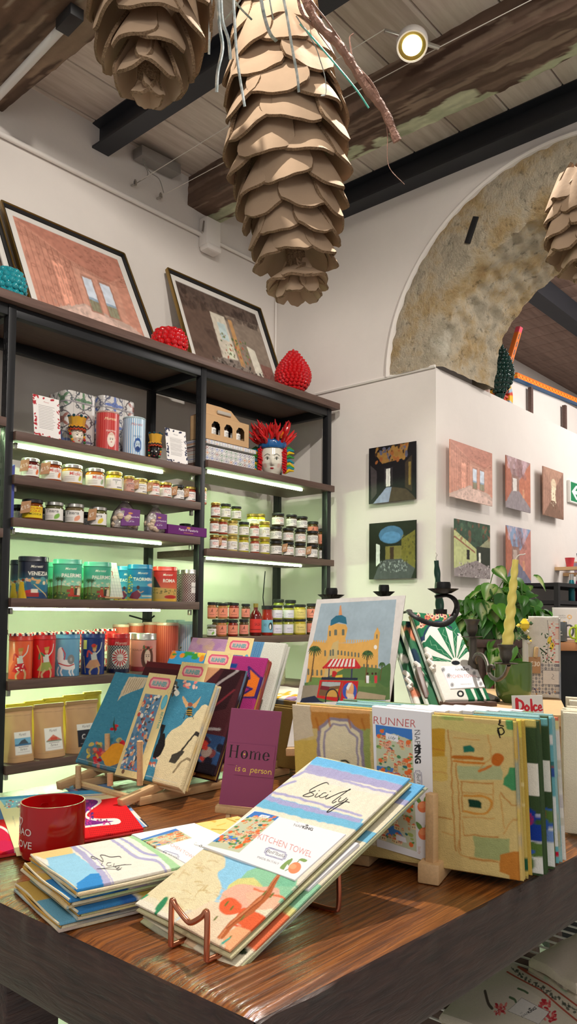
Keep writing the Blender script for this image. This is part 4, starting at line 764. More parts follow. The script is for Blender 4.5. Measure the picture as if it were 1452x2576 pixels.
for i, w in enumerate(ws):
    dup(protos['dk'], (w, yk+.045, zk+.003), 0, 'dark jar inside the kraft carry box, '+ORD[i]+' window', 'jars in the carry box', (.032, .032, .045))
# head vases
def headvase(px, w, h, z, yf, skin, label, kind):
    x, d = spotx(px, yf+.05); r = w*d/FPX/2; H = h*d/FPX; y = yf+r; f = facing(x, y)+(.5 if kind == 'queen' else -.15 if kind == 'moor' else 0); t = thing('head_vase', label, 'vase', (x, y, z))
    n, m = 110, 90; hs = (.62 if kind == 'chili' else .58)*H; A_ = Art(n, m, skin, (-math.pi, 0, math.pi, 1)); dk = (30, 24, 22)
    ey = .47
    for s_ in (-1, 1):
        A_.ell(s_*.40, ey, .17, .045, (240, 238, 230)); A_.ell(s_*.40, ey, .08, .04, (70, 80, 60)); A_.ell(s_*.40, ey, .04, .02, dk); A_.stroke([(s_*.22, ey+.01), (s_*.40, ey-.05), (s_*.6, ey)], .018, dk); A_.stroke([(s_*.16, ey-.09), (s_*.4, ey-.13), (s_*.66, ey-.08)], .022, dk); A_.ell(s_*.62, .66, .15, .06, tuple(int(c*.6+b_*.4) for c, b_ in zip(skin, (220, 150, 140))))
    A_.ell(0, .745, .2, .022, (176, 24, 36)); A_.ell(-.07, .73, .09, .016, (176, 24, 36)); A_.ell(.07, .73, .09, .016, (176, 24, 36)); A_.stroke([(-.2, .745), (.2, .745)], .008, (90, 10, 20)); A_.ell(-.05, .645, .03, .008, dk, .4); A_.ell(.05, .645, .03, .008, dk, .4)
    C = A_.out(); U = np.linspace(-math.pi, math.pi, n, endpoint=False); rows = []
    for i in range(m):
        v = i/(m-1); zz_ = hs*(1-v); rr = r*(.54 if kind == 'chili' else .62)*(np.interp(v, [0, .15, .35, .6, .8, .88, .93, 1], [.72, .92, 1.0, .97, .72, .56, .52, .66]))
        nose = .22*np.exp(-(U/.13)**2)*np.interp(v, [.42, .6, .65, .68], [0, 1, 1, 0])+.06*np.exp(-(U/.3)**2)*np.exp(-((v-.745)/.04)**2)+.05*np.exp(-(U/.3)**2)*np.exp(-((v-.86)/.04)**2)-.06*(np.exp(-((np.abs(U)-.4)/.16)**2))*np.exp(-((v-ey)/.05)**2)
        rad = rr*(1+nose)*(1-.12*np.abs(np.sin(U))*0); a_ = f+U; rows.append(np.stack([x+rad*np.cos(a_), y+rad*np.sin(a_), np.full(n, z+zz_)], -1))
    b = MB(); b.grid(np.array(rows), C, wrapu=True, capv=(1, 1)); b.build('face', M['glaze'], t)
    R = random.Random(3)
    def glz(c, nm='glaze_%d_%d_%d'): return mat(nm % c, c, .12, spec=.6)
    def ball(c, rr, col, nm): b = MB(); b.lathe([(0, -rr), (rr*.7, -rr*.7), (rr, 0), (rr*.7, rr*.7), (0, rr)], c, 12); b.build(nm, glz(col), t)
    P_ = lambda a_, q, zz_: (x+q*math.cos(f+a_), y+q*math.sin(f+a_), z+zz_)
    if kind == 'chili':
        b = MB(); b.lathe([(r*.56, hs*.86), (r*.62, hs*.92), (r*.60, hs*1.04), (r*.5, hs*1.1)], (x, y, z), 40, lobes=(12, .04, 0)); b.build('headband', glz((30, 90, 150)), t)
        for k in range(44):
            a_ = R.uniform(-1.9, 1.9); lev = R.random(); base = np.array(P_(a_, r*.48, hs*(.95+.22*lev))); out_ = np.array([math.cos(f+a_), math.sin(f+a_), 0])*R.uniform(.5, 1.3)*(1-lev*.3)+np.array([0, 0, 1])*(.6+lev*.8); out_ /= np.linalg.norm(out_); L = H*R.uniform(.24, .36); s_ = np.array([-math.sin(f+a_), math.cos(f+a_), 0])
            pts = [base+out_*L*q+s_*math.sin(q*7+k)*L*.07 for q in np.linspace(0, 1, 7)]; b = MB(); b.tube(pts, np.array([.6, 1, 1, .95, .8, .5, .15])*.0085, 8); b.build('chili_pepper', glz(R.choice([(196, 24, 30), (176, 20, 26), (206, 40, 40)])), t)
        for s_ in (-1, 1):
            for k in range(12):
                c0 = np.array(P_(s_*(.95+.15*R.random()), r*.62, hs*(.34+.05*k))); pts = [c0+np.array([.008*math.cos(q*5+k), .008*math.sin(q*5+k), -q*.02]) for q in np.linspace(0, 2, 7)]; b = MB(); b.tube(pts, [.0035, .006, .006, .006, .0055, .004, .002], 7); b.build('chili_curl', glz((190, 26, 34)), t)
            for k in range(9):
                a_ = s_*(1.35+.06*k); b = MB(); zz0 = hs*(.15+.09*k); p0 = np.array(P_(a_, r*.54, zz0)); p1 = p0+np.array([math.cos(f+s_*1.57), math.sin(f+s_*1.57), 0])*r*.42+np.array([0, 0, .012*math.cos(k)]); b.tube([p0, (p0+p1)/2+(0, 0, .01), p1], [.006, .009, .003], 8); b.build('wing_feather', glz([(220, 180, 40), (40, 130, 150), (60, 140, 60)][k % 3]), t)
        for a_, q, zz_, c, h_ in ((.25, .35, 1.42, (214, 150, 30), .03), (-.45, .4, 1.4, (206, 140, 30), .02), (.9, .5, 1.25, (220, 110, 30), .03)): b = MB(); b.lathe([(.012, 0), (.02, h_), (.021, h_+.003), (.016, h_+.004)], P_(a_, r*q, hs*zz_-.02), 16); b.build('small_basket', glz(c), t)
    else:
        for zz_, rr, c in ((.86, .78, (190, 70, 40)), (.93, .80, (60, 50, 40)), (1.0, .74, (206, 150, 50))):
            b = MB(); A2 = np.linspace(0, 6.28, 40, endpoint=False); b.tube([P_(q, r*rr*.95, hs*zz_+.003*math.sin(q*14)) for q in A2], r*.12, 8, closed=True); b.build('turban_roll', glz(c), t)
        b = MB(); b.lathe([(r*.6, hs*1.02), (r*.66, hs*1.08), (r*.8, H*.86), (r*.84, H*.88), (r*.76, H*.87), (r*.6, hs*1.06)], (x, y, z), 36, lobes=(9, .04, 0)); b.build('crown', glz((214, 160, 50)), t)
        for k in range(7): ball(P_(k*.9, r*.78, H*.91), r*.15, (30, 70, 80), 'crown_ball')
        for k in range(10): ball(P_(.9+.09*k if k % 2 else -.9-.09*k, r*.72, hs*(.12+.08*k)), r*.14, [(190, 40, 40), (60, 110, 60), (214, 150, 50)][k % 3], 'fruit')
headvase(182, 54, 82, SZ['M1'], 2.49, (226, 214, 196), 'small ceramic queen head vase with yellow crown beside the info card', 'queen')
headvase(379, 42, 76, SZ['M1'], 2.49, (30, 26, 26), 'small ceramic dark head vase with yellow crown right of the blue tin', 'moor')
headvase(707, 118, 142, SZ['R1'], 2.47, (226, 222, 208), 'white-faced ceramic head vase crowned with red chili peppers', 'chili')
# ---- pine-cone ceramics on the top board
def knobs(b, c, rfun, z0, z1, rows, kr, tip=1.0, sq=.9):
    for i in range(rows):
        z = z0+(z1-z0)*(i+.5)/rows; R_ = rfun(z); n = max(5, int(2*math.pi*R_/(kr*1.75)))
        for k in range(n):
            a_ = (k+.5*(i % 2))/n*2*math.pi; N_ = np.array([math.cos(a_), math.sin(a_), .35]); N_ /= np.linalg.norm(N_); u = np.array([-math.sin(a_), math.cos(a_), 0]); v = np.cross(N_, u); p = np.array([c[0]+R_*math.cos(a_), c[1]+R_*math.sin(a_), c[2]+z])
            A2 = np.linspace(0, 2*math.pi, 8, endpoint=False); rr = [[p+(u*math.cos(q)+v*math.sin(q))*kr*s_+N_*kr*h_*tip for q in A2] for s_, h_ in ((1, -.3), (.85, .2), (.45, .62), (.05, .9))]; b.grid(np.array(rr)[::-1], wrapu=True, capv=(1, 0))
def pineware(px, py, w, h, kind, m, label, yf, name, z=None, cat='vase', foot=None):
    z = z or SZ['top']; x, d = spotx(px, yf+.06, py); r = w*d/FPX/2; H = h*d/FPX; t = thing(name, label, cat, (x, yf+r, z)); c = (x, yf+r, z)
    if kind == 'bowl':
        rf = lambda q: r*.93*math.sin(math.pi*(.16+.62*min(1, q/H)))
        b = MB(); b.lathe([(r*.5, 0), (r*.55, .004)]+[(rf(q)*.98, q) for q in np.linspace(.01, H, 14)]+[(rf(H)*.9, H*1.0), (rf(H)*.8, H*.9), (0, H*.4)], c, 40); knobs(b, c, rf, H*.12, H*.97, 6, r*.2, .8); b.build('bowl_body', M[m], t)
    else:
        b = MB(); fb = H*.12; rf = lambda q: r*.92*max(.05, math.sin(math.pi*min(1, max(0, ((q-fb)/(H-fb))))**.75*.995+.02))
        prof = [(rf(q)*.96, q) for q in np.linspace(fb, H*.99, 22)]+[(0, H)]; b.lathe([(r*.3, fb)]+prof, c, 40); knobs(b, c, rf, fb+H*.03, H*.95, 15, r*.135, 1.1); b.build('cone_body', M[m], t)
        b = MB(); b.lathe([(r*.40, 0), (r*.42, .004), (r*.22, fb*.45), (r*.2, fb*.6), (r*.34, fb*.9), (r*.34, fb*1.05)], c, 30); b.build('foot', M[foot or m], t)
mat('blue_glaze_foot', (24, 60, 170), .12, spec=.6); M['bluef'] = MATS['blue_glaze_foot']
pineware(433, 880, 92, 78, 'bowl', 'red', 'red glazed pinecone bowl between the two framed pictures', 2.53, 'pinecone_bowl', cat='bowl')
pineware(20, 730, 96, 96, 'bowl', 'teal', 'teal glazed pinecone bowl at the left edge in front of a picture', 2.54, 'pinecone_bowl', cat='bowl')
pineware(750, 970, 92, 136, 'cone', 'red', 'red glazed pinecone ornament on a blue foot at the right end of the top', 2.53, 'pinecone_ornament', cat='ornament', foot='bluef')
# ---- framed pictures leaning on the wall
def room_art(pal, kind):
    """abandoned palace interior: side wall, back wall with openings, ceiling, floor in perspective"""
    wl, wb, ce, fl, sk, dk = pal
    def f(a):
        a.rect(0, 0, 100, 70, wb)
        if kind == 0:
            a.fill([(0, 0), (45, 18), (45, 50), (0, 66)], wl); a.fill([(0, 0), (100, 0), (100, 16), (80, 24), (45, 18)], ce); a.fill([(88, 20), (100, 14), (100, 62), (88, 55)], wl); a.fill([(0, 66), (45, 50), (88, 55), (100, 60), (100, 70), (0, 70)], fl); a.fill([(20, 62), (46, 51), (62, 54), (100, 64), (100, 70), (10, 70)], tuple(min(255, int(c*1.12)) for c in fl))
            R = random.Random(2)
            for k in range(9): u = k/8; x = 4+40*u; a.stroke([(x, 3+u*15), (x, 64-u*13)], .7, dk, sm=False, a=.5)
            for k in range(26): x = R.uniform(2, 42); a.ell(x, R.uniform(10+x*.2, 56-x*.2), R.uniform(1, 3), R.uniform(1, 3.5), dk, .35, n=9, ring=.6)
            for k in range(5): a.stroke([(0, 4+k*1.6), (45, 19+k*.8), (88, 22+k*.9), (100, 16+k*1.5)], .5, dk, sm=False, a=.5)
            for k in range(60): a.ell(R.uniform(45, 100), R.uniform(4, 20), R.uniform(.5, 2), .6, dk, .4, n=7)
            for x in (26, 31): a.fill([(x, 24), (x+4, 25.5), (x+4, 54), (x, 56)], tuple(min(255, int(c*1.2)) for c in wl)); a.fill([(x+.8, 27), (x+3.2, 28), (x+3.2, 36), (x+.8, 36)], dk, .4); a.fill([(x+.8, 39), (x+3.2, 39), (x+3.2, 48), (x+.8, 49)], dk, .3)
            for x0, x1 in ((52, 61), (69, 79)):
                a.rect(x0-1.5, 26, x1+1.5, 54, tuple(int(c*.85) for c in wb)); a.rect(x0, 28, x1, 53, sk); a.rect(x0, 43, x1, 46, (150, 170, 190)); a.rect(x0, 45, x1, 53, (150, 156, 130)); [a.stroke([(x, 45), (x, 53)], .3, dk, sm=False) for x in np.arange(x0, x1, 1.2)]
            a.blot(120, [tuple(int(c*.8) for c in fl), tuple(min(255, int(c*1.1)) for c in fl)], .5, 2.5, (5, 56, 100, 70), 5, .4, .4)
        elif kind == 1:
            a.fill([(0, 0), (40, 14), (40, 50), (0, 70)], wl); a.fill([(0, 0), (100, 0), (100, 10), (40, 14)], ce); a.fill([(0, 70), (40, 48), (100, 60), (100, 70)], fl); a.blot(160, [dk, tuple(int(c*.8) for c in ce), tuple(int(c*1.1) for c in ce)], 1, 5, (0, 0, 100, 18), 3, .5, .5)
            a.fill([(34, 15), (52, 15), (54, 50), (34, 52)], (214, 206, 190)); a.rect(40, 22, 50, 36, (196, 214, 214)); a.rect(56, 16, 61, 54, (196, 150, 100)); a.rect(66, 16, 100, 58, tuple(int(c*.95) for c in wb)); a.fill([(72, 34), (82, 36), (84, 60), (74, 58)], (226, 222, 206)); a.rect(44, 40, 50, 50, (220, 224, 200)); a.blot(60, [(90, 110, 70), (120, 130, 80), (176, 96, 70)], .5, 1.6, (38, 30, 72, 50), 8)
            a.blot(260, [(60, 54, 50), (120, 108, 100), (90, 80, 74), (150, 140, 128)], .5, 1.6, (20, 52, 100, 70), 4); a.blot(20, [wl, dk], 2, 6, (0, 8, 34, 60), 6, .8, .35); a.rect(84, 46, 99, 62, (130, 60, 54), .6)
        elif kind == 2:
            a.rect(0, 0, 100, 70, dk); a.fill([(14, 8), (86, 0), (80, 18), (30, 22)], ce); a.blot(60, [ce, (150, 90, 50), (60, 40, 30), (90, 90, 110)], 1, 4, (15, 2, 85, 20), 3); a.rect(34, 28, 52, 50, (50, 46, 50)); a.rect(38, 29, 47, 51, sk); a.stroke([(42.5, 29), (42.5, 51)], .6, (60, 50, 46)); a.fill([(10, 70), (38, 52), (50, 52), (44, 70)], (150, 160, 190), .9); a.fill([(44, 70), (50, 52), (80, 56), (96, 66), (100, 70)], (70, 56, 46)); a.fill([(78, 24), (92, 16), (92, 60), (78, 54)], (60, 50, 40)); a.rect(85, 24, 90, 52, (130, 110, 60)); a.fill([(4, 22), (18, 30), (18, 58), (6, 66)], (70, 64, 66))
        elif kind == 3:
            a.rect(0, 0, 100, 70, dk); a.ell(48, 16, 26, 11, sk); a.ell(48, 19, 20, 7, tuple(min(255, int(c*1.2)) for c in sk)); a.fill([(70, 22), (98, 12), (98, 58), (70, 46)], wl); a.rect(36, 30, 70, 46, wb); a.rect(46, 31, 54, 46, (60, 40, 30)); a.fill([(16, 26), (24, 28), (24, 50), (16, 54)], (214, 220, 216)); a.fill([(20, 56), (36, 46), (70, 46), (98, 58), (90, 70), (10, 70)], (70, 72, 78)); a.blot(140, [(120, 124, 134), (50, 50, 56), (160, 164, 170)], .4, 2, (24, 48, 84, 62), 3, .3, .6); a.blot(50, [(120, 110, 40), (70, 70, 30)], .6, 2, (70, 18, 98, 50), 5, .8, .7)
        elif kind == 4:
            a.fill([(0, 0), (100, 0), (100, 16), (60, 34), (0, 14)], ce); a.fill([(0, 14), (60, 34), (60, 50), (0, 60)], wl); a.rect(60, 30, 100, 56, dk); a.fill([(0, 60), (60, 48), (100, 56), (100, 70), (0, 70)], fl); a.blot(60, [dk, (90, 120, 90), (150, 90, 70)], 1, 5, (0, 0, 100, 26), 4, .7, .5); a.rect(32, 36, 40, 48, (40, 40, 36)); a.rect(66, 38, 72, 50, sk); a.stroke([(0, 22), (55, 38)], 2, (150, 100, 80)); a.blot(200, [(140, 130, 130), (90, 80, 76), (190, 184, 180)], .4, 1.6, (10, 52, 100, 70), 6)
        elif kind == 5:
            a.fill([(0, 0), (100, 0), (60, 28), (20, 26)], ce); a.fill([(0, 0), (22, 24), (22, 48), (0, 62)], (176, 110, 90)); a.fill([(100, 0), (52, 30), (52, 44), (100, 64)], wl); a.rect(22, 24, 52, 48, (150, 120, 110)); a.rect(27, 28, 42, 48, sk); a.fill([(0, 62), (22, 46), (52, 44), (100, 64), (100, 70), (0, 70)], fl); a.blot(30, [(210, 180, 190), (150, 110, 110), (120, 90, 90)], 2, 8, (10, 0, 80, 22), 2, .8, .5); a.rect(66, 40, 74, 52, (206, 150, 120))
        else:
            a.fill([(0, 0), (40, 26), (40, 48), (0, 70)], wl); a.fill([(100, 0), (60, 26), (60, 48), (100, 70)], tuple(int(c*.85) for c in wl)); a.fill([(0, 0), (100, 0), (60, 26), (40, 26)], ce); a.rect(40, 24, 60, 48, sk); a.fill([(0, 70), (40, 46), (60, 46), (100, 70)], fl); [a.stroke([(x, 10), (x, 60)], .9, dk, sm=False, a=.6) for x in (12, 22, 30, 70, 80, 90)]; a.ell(50, 22, 12, 8, (220, 200, 170)); a.blot(40, [(240, 230, 200), (120, 90, 70)], .5, 2, (38, 26, 62, 56), 2)
    return f
PK = ((204, 146, 126), (208, 154, 134), (190, 130, 112), (200, 172, 160), (212, 222, 236), (128, 76, 62))
BR = ((104, 84, 74), (150, 134, 120), (96, 80, 72), (140, 128, 120), (220, 224, 214), (56, 44, 40))
def frame_pic(q, name, label, art, wpx, hpx, mat_w=.07):
    """q TL,TR,BR,BL of the outer frame"""
    q = [np.array(p, float) for p in q]; t = thing(name, label, 'picture', (q[2]+q[3])/2); n = np.cross(q[1]-q[0], q[0]-q[3]); n /= np.linalg.norm(n)
    W_, H_ = np.linalg.norm(q[1]-q[0]), np.linalg.norm(q[3]-q[0]); ux, uy = (q[1]-q[0])/W_, (q[3]-q[0])/H_; fw = .012
    pt = lambda x, y, z=0: q[0]+ux*x+uy*y+n*z
    for nm, c, a0, dpt in (('gold_frame', mat('gold_frame_metal', (150, 122, 66), .35, .9), 0, .004), ('black_frame', M['black'], fw*.55, .0)):
        b = MB(); e = a0; w2 = fw*.6
        for A1, B1 in (((e, e), (W_-e, e)), ((W_-e, e), (W_-e, H_-e)), ((W_-e, H_-e), (e, H_-e)), ((e, H_-e), (e, e))): b.bar(pt(*A1, dpt), pt(*B1, dpt), w2, .02, up=n)
        b.build(nm, c, t)
    A_ = Art(wpx, hpx, (226, 222, 216), (0, 0, W_*1000, H_*1000)); m = mat_w*1000
    A_.out; in_ = Art(wpx, hpx, (0, 0, 0), (-100*m/(W_*1000-2*m), -70*m*1.0/(H_*1000-2*m), 100+100*m/(W_*1000-2*m), 70+70*m/(H_*1000-2*m))); art(in_); in_.soft(1, 1.5, 50).mottle(.16, 40, 3)
    yy, xx2 = np.mgrid[0:A_.H, 0:A_.W]; mk_ = (xx2 > A_.W*mat_w/W_) & (xx2 < A_.W*(1-mat_w/W_)) & (yy > A_.H*mat_w*1.0/H_) & (yy < A_.H*(1-mat_w/H_)); A_.img[mk_] = in_.img[mk_]
    b = MB(); panel(b, [pt(fw, fw, -.004), pt(W_-fw, fw, -.004), pt(W_-fw, H_-fw, -.004), pt(fw, H_-fw, -.004)], .003, A_); b.build('print', M['paper'], t)
def lean(tl, tr, yb, zb, yt):
    a_ = at('y', yt, *tl); c_ = at('y', yt, *tr); z = (a_[2]+c_[2])/2; return [(a_[0], yt, z), (c_[0], yt, z), (c_[0], yb, zb), (a_[0], yb, zb)]
q1 = lean((0, 512), (310, 640), 2.64, SZ['top']+.001, 2.935); frame_pic(q1, 'framed_picture', 'large framed print of a pink palace room with two windows, on the shelf top', room_art(PK, 0), 300, 190, .035)
q2 = lean((418, 682), (652, 775), 2.70, SZ['top']+.001, 2.935); frame_pic(q2, 'framed_picture', 'framed print of a ruined grey-brown room, right one on the shelf top', room_art(BR, 1), 250, 170, .035)
q3 = [(p[0]-(q1[1][0]-q1[0][0])-.03, p[1], p[2]) for p in q1]; frame_pic(q3, 'framed_picture', 'gold-edged frame cut off by the left photo edge', room_art(BR, 0), 60, 50, .035)
# ---- prints without frames fixed on the pier walls
def wallprint(px, side, art, label, out_=.03, res=1.25, thick=.006):
    P = [at('x', E-out_, *p) if side == 'x' else at('y', YC-out_, *p) for p in px]
    i = 1 if side == 'x' else 0; a0 = (P[0][i]+P[3][i])/2; a1 = (P[1][i]+P[2][i])/2; z1 = (P[0][2]+P[1][2])/2; z0 = (P[2][2]+P[3][2])/2
    f = (lambda a_, z: (E-out_, a_, z)) if side == 'x' else (lambda a_, z: (a_, YC-out_, z)); q = [f(a0, z1), f(a1, z1), f(a1, z0), f(a0, z0)]
    w = abs(px[1][0]-px[0][0])*res; h = abs(px[3][1]-px[0][1])*res; A_ = Art(int(w), int(h), (0, 0, 0), (0, 0, 100, 70)); art(A_); A_.soft(1, 1.2, 30).mottle(.16, 26, 2)
    t = thing('wall_print', label, 'picture', ((q[2][0]+q[3][0])/2, (q[2][1]+q[3][1])/2, z0), 'frameless prints on the pillar walls'); b = MB(); panel(b, q, thick, A_, rnd_=.1); b.build('print_panel', M['paper'], t)
    c = np.mean(q, 0); b = MB(); w3 = .06; o_ = np.array([1, 0, 0]) if side == 'x' else np.array([0, 1, 0]); b.box(c+o_*(thick+(out_-thick)/2-.001), (out_-thick-.003, .12, .12) if side == 'x' else (.12, out_-thick-.003, .12)); b.build('wall_spacer', M['plain'], t, smooth=False)
wallprint([(926, 1131), (1045, 1107), (1048, 1253), (930, 1270)], 'x', room_art(((50, 46, 50), (60, 56, 60), (150, 112, 60), (80, 66, 56), (226, 226, 220), (26, 24, 28)), 2), 'dark room print with a bright doorway, upper one left of the pillar corner')
wallprint([(927, 1320), (1045, 1305), (1049, 1452), (930, 1460)], 'x', room_art(((110, 104, 44), (120, 112, 60), (40, 50, 40), (80, 80, 84), (70, 110, 150), (24, 26, 18)), 3), 'dark green room print with a blue dome, lower one left of the pillar corner')
wallprint([(1131, 1107), (1238, 1137), (1240, 1270), (1135, 1254)], 'y', room_art(PK, 0), 'pink panelled room print, first right of the pillar corner in the top row', .045)
wallprint([(1273, 1145), (1336, 1165), (1334, 1290), (1275, 1277)], 'y', room_art(((190, 120, 96), (170, 140, 130), (170, 140, 140), (150, 140, 144), (226, 220, 214), (90, 60, 60)), 5), 'orange room print with cloudy ceiling, middle of the top row right of the corner', .045)
wallprint([(1366, 1173), (1418, 1189), (1418, 1306), (1368, 1297)], 'y', room_art(((170, 130, 112), (190, 160, 140), (180, 140, 120), (130, 100, 84), (236, 220, 190), (90, 70, 60)), 6), 'beige corridor print, last in the top row right of the corner', .045)
wallprint([(1142, 1306), (1232, 1319), (1235, 1455), (1148, 1452)], 'y', room_art(((190, 196, 140), (150, 150, 120), (60, 84, 66), (150, 140, 140), (236, 236, 220), (50, 56, 46)), 4), 'green and cream ruined room print, lower row above the plant', .045)
wallprint([(1275, 1321), (1336, 1333), (1336, 1475), (1275, 1470)], 'y', room_art(((190, 130, 120), (170, 120, 110), (140, 160, 190), (120, 120, 140), (190, 170, 160), (70, 60, 76)), 5), 'print with painted blue ceiling behind the yellow candle', .045)
# ================================================================ hanging cardboard pinecones
def scale_mesh(L, w0, w1, tip=.3, curl=.25, th=.007, seed=0, jag=.0):
    """one cardboard scale: base at origin, grows along +x, cupped, returned as a mesh (card faces + corrugated edge)"""
    R = random.Random(seed); nu, nv = 13, 9; b = MB(); P = np.zeros((nv, nu, 3)); ph = R.uniform(0, 6)
    for j in range(nv):
        l = j/(nv-1)
        for i in range(nu):
            a = -1+2*i/(nu-1); ll = l*L*(1-tip*a*a*l); w = (w0+(w1-w0)*min(1, l*1.25)**.8)/2
            if l > .8: w *= 1-.10*(l-.8)/.2
            x = ll+jag*math.sin(9*a+ph)*l; y = a*w+jag*.6*math.sin(5*l+ph); z = -curl*(a*a)*w+.10*L*(l*l)*(-1)*.6+.004*math.sin(3*a+ph)
            P[j, i] = (x, y, z)
    n = np.array([0, 0, th]); T = P; B = P-n; b.grid(T[::-1]); b.grid(B)
    rim = np.concatenate([T[0, :], T[1:, -1], T[-1, :-1][::-1], T[1:-1, 0][::-1]]); rb = rim-n; b.m = 1
    k = len(rim); V = np.concatenate([rim, rb]); F = np.array([(i, i+k, (i+1) % k+k, (i+1) % k) for i in range(k)]); b.add(V, [F]); return b
def make_cone(name, label, base, axis, rows, thing_label=None, seed=1, top_z=CEIL):
    """rows: list of (height above tip, tip radius, number, tilt in degrees below horizontal, length, width)"""
    R = random.Random(seed); ax = Vector(axis).normalized(); t = thing(name, label, 'pinecone decoration', base); rot = Vector((0, 0, 1)).rotation_difference(ax).to_matrix().to_4x4(); t0 = Matrix.Translation(base) @ rot
    H = rows[-1][0]; b = MB(); pts = [np.array(t0 @ Vector((0, 0, z))) for z in np.linspace(.03, H+.03, 8)]; b.tube(pts, .022, 10); b.build('core', M['cardedge'], t)
    var = {}; rows = [(z, rad, n, tl, L, min(w, 2*math.pi*rad/n*1.0)) for z, rad, n, tl, L, w in rows]
    for ri, (z, rad, n, tilt, L, wd_) in enumerate(rows):
        for k in range(n):
            a_ = (k+.5*(ri % 2)+R.uniform(-.12, .12))/n*2*math.pi+ri*.13; tl = math.radians(tilt+R.uniform(-6, 6)); L2 = L*R.uniform(.93, 1.07); key = (ri, k % 3)
            if key not in var:
                o = scale_mesh(L, wd_*.62, wd_, .2, R.uniform(.16, .26), .006, seed*100+ri*7+k, .0012).build('scale', [M['card'], M['cardedge']], t); var[key] = o
            else: o = var[key].copy(); COL.objects.link(o); o.parent = t
            # x axis of the scale points outward and down; its base sits at rad-L*cos(tilt)
            r0 = rad-L*math.cos(tl); z0 = z+L*math.sin(tl)
            m = t0 @ Matrix.Rotation(a_, 4, 'Z') @ Matrix.Translation((r0, 0, z0)) @ Matrix.Rotation(tl, 4, 'Y') @ Matrix.Rotation(R.uniform(-.09, .09), 4, 'X') @ Matrix.Rotation(R.uniform(-.06, .06), 4, 'Z')
            o.matrix_parent_inverse = wm(t).inverted(); o.matrix_basis = m
    b = MB(); p0 = np.array(t0 @ Vector((0, 0, H))); b.tube([p0, (p0[0], p0[1], top_z)], .0012, 6); b.build('hanging_cord', M['string'], t); return t
def zat(py, d): return CAMZ+(1541-py)/FPX*d
D1 = 1.72; pb = dist(D1, 752, 742)
rows = []
# (photo y of the tip ring, half width px, number, tilt, length px, width px)
for py, hw, n, tilt, L, wp in [(748, 66, 7, 62, 100, 84), (712, 92, 6, 22, 110, 100), (664, 120, 7, 52, 130, 130), (622, 132, 7, 60, 150, 150), (572, 144, 7, 60, 165, 165), (516, 160, 7, 58, 165, 175), (452, 172, 7, 60, 165, 185), (388, 178, 7, 60, 165, 188), (322, 178, 7, 60, 165, 188), (256, 168, 7, 62, 165, 184), (190, 158, 7, 63, 165, 174), (124, 142, 7, 64, 160, 164), (60, 128, 6, 66, 160, 158), (-4, 112, 6, 66, 150, 140), (-66, 92, 6, 68, 150, 120)]:
    rows.append(((742-py)/FPX*D1+.0, hw/FPX*D1*.97, n, tilt, L/FPX*D1, wp/FPX*D1))
tp = dist(D1, 690, 0); axis = Vector(tp-pb)
make_cone('cardboard_pinecone', 'large hanging cardboard pinecone in the centre, brightly lit near its top', pb, axis, rows, seed=3)
D2 = 1.42; pb = dist(D2, 372, 250); rows = []
for py, hw, n, tilt, L, wp in [(258, 44, 4, 66, 80, 80), (228, 92, 5, 74, 120, 120), (182, 128, 6, 74, 140, 140), (126, 156, 6, 78, 160, 170), (62, 172, 6, 80, 170, 190), (-6, 174, 7, 80, 170, 190), (-74, 162, 7, 78, 160, 180), (-136, 134, 6, 76, 140, 140)]:
    rows.append(((262-py)/FPX*D2+.0, hw/FPX*D2, n, tilt-12, L/FPX*D2, wp/FPX*D2))
make_cone('cardboard_pinecone', 'hanging cardboard pinecone at the upper left, seen from below', pb, (0.02, 0, 1), rows, seed=5)
D3 = 1.5; pb = dist(D3, 1472, 700); rows = []
for py, hw, n, tilt, L, wp in [(712, 30, 5, 60, 60, 70), (690, 70, 6, 68, 90, 90), (655, 95, 7, 72, 100, 95), (615, 104, 7, 74, 110, 95), (570, 104, 7, 76, 110, 95), (525, 96, 7, 74, 100, 90), (485, 76, 6, 66, 80, 80), (462, 48, 5, 50, 60, 60)]:
    rows.append(((712-py)/FPX*D3+.0, hw/FPX*D3, n, tilt-14, L/FPX*D3, wp/FPX*D3))
make_cone('cardboard_pinecone', 'small hanging cardboard pinecone cut by the right edge before the stone arch', pb, (0, 0, 1), rows, seed=8)
# ---- twigs and ribbons hung over the big cone
def px3(pts, d0, d1=None):
    n = len(pts); return [dist(d0+((d1 or d0)-d0)*i/max(1, n-1), *p) for i, p in enumerate(pts)]
t = thing('dry_branch', 'reddish brown dry branch hanging diagonally right of the big pinecone', 'branch', dist(1.6, 1000, 340))
def twig(pts, r0, r1, d0, d1, nm='twig', m='bark'):
    P = smooth(np.array(px3(pts, d0, d1)), 6); b = MB(); r = np.linspace(r0, r1, len(P)); r = r*(1+.12*np.sin(np.arange(len(P))*1.7)); b.tube(P, r, 8); return b.build(nm, M[m] if isinstance(m, str) else m, t)
twig([(690, -150), (760, -20), (800, 60), (850, 110), (885, 160), (925, 225), (965, 275), (1000, 355)], .009, .0085, 1.5, 1.6)
twig([(745, -30), (765, 40), (830, 95), (880, 150), (935, 210), (960, 262)], .0035, .003, 1.52, 1.58)
twig([(780, 0), (820, 50), (842, 80), (860, 105)], .0025, .0012, 1.5, 1.55); twig([(884, 160), (884, 130), (880, 95), (890, 84)], .002, .001, 1.55, 1.56)
twig([(968, 285), (975, 340), (975, 400), (985, 430), (1018, 464)], .0010, .0007, 1.6, 1.6)
twig([(790, 50), (800, 80), (810, 95), (850, 150)], .0012, .0008, 1.52, 1.55)
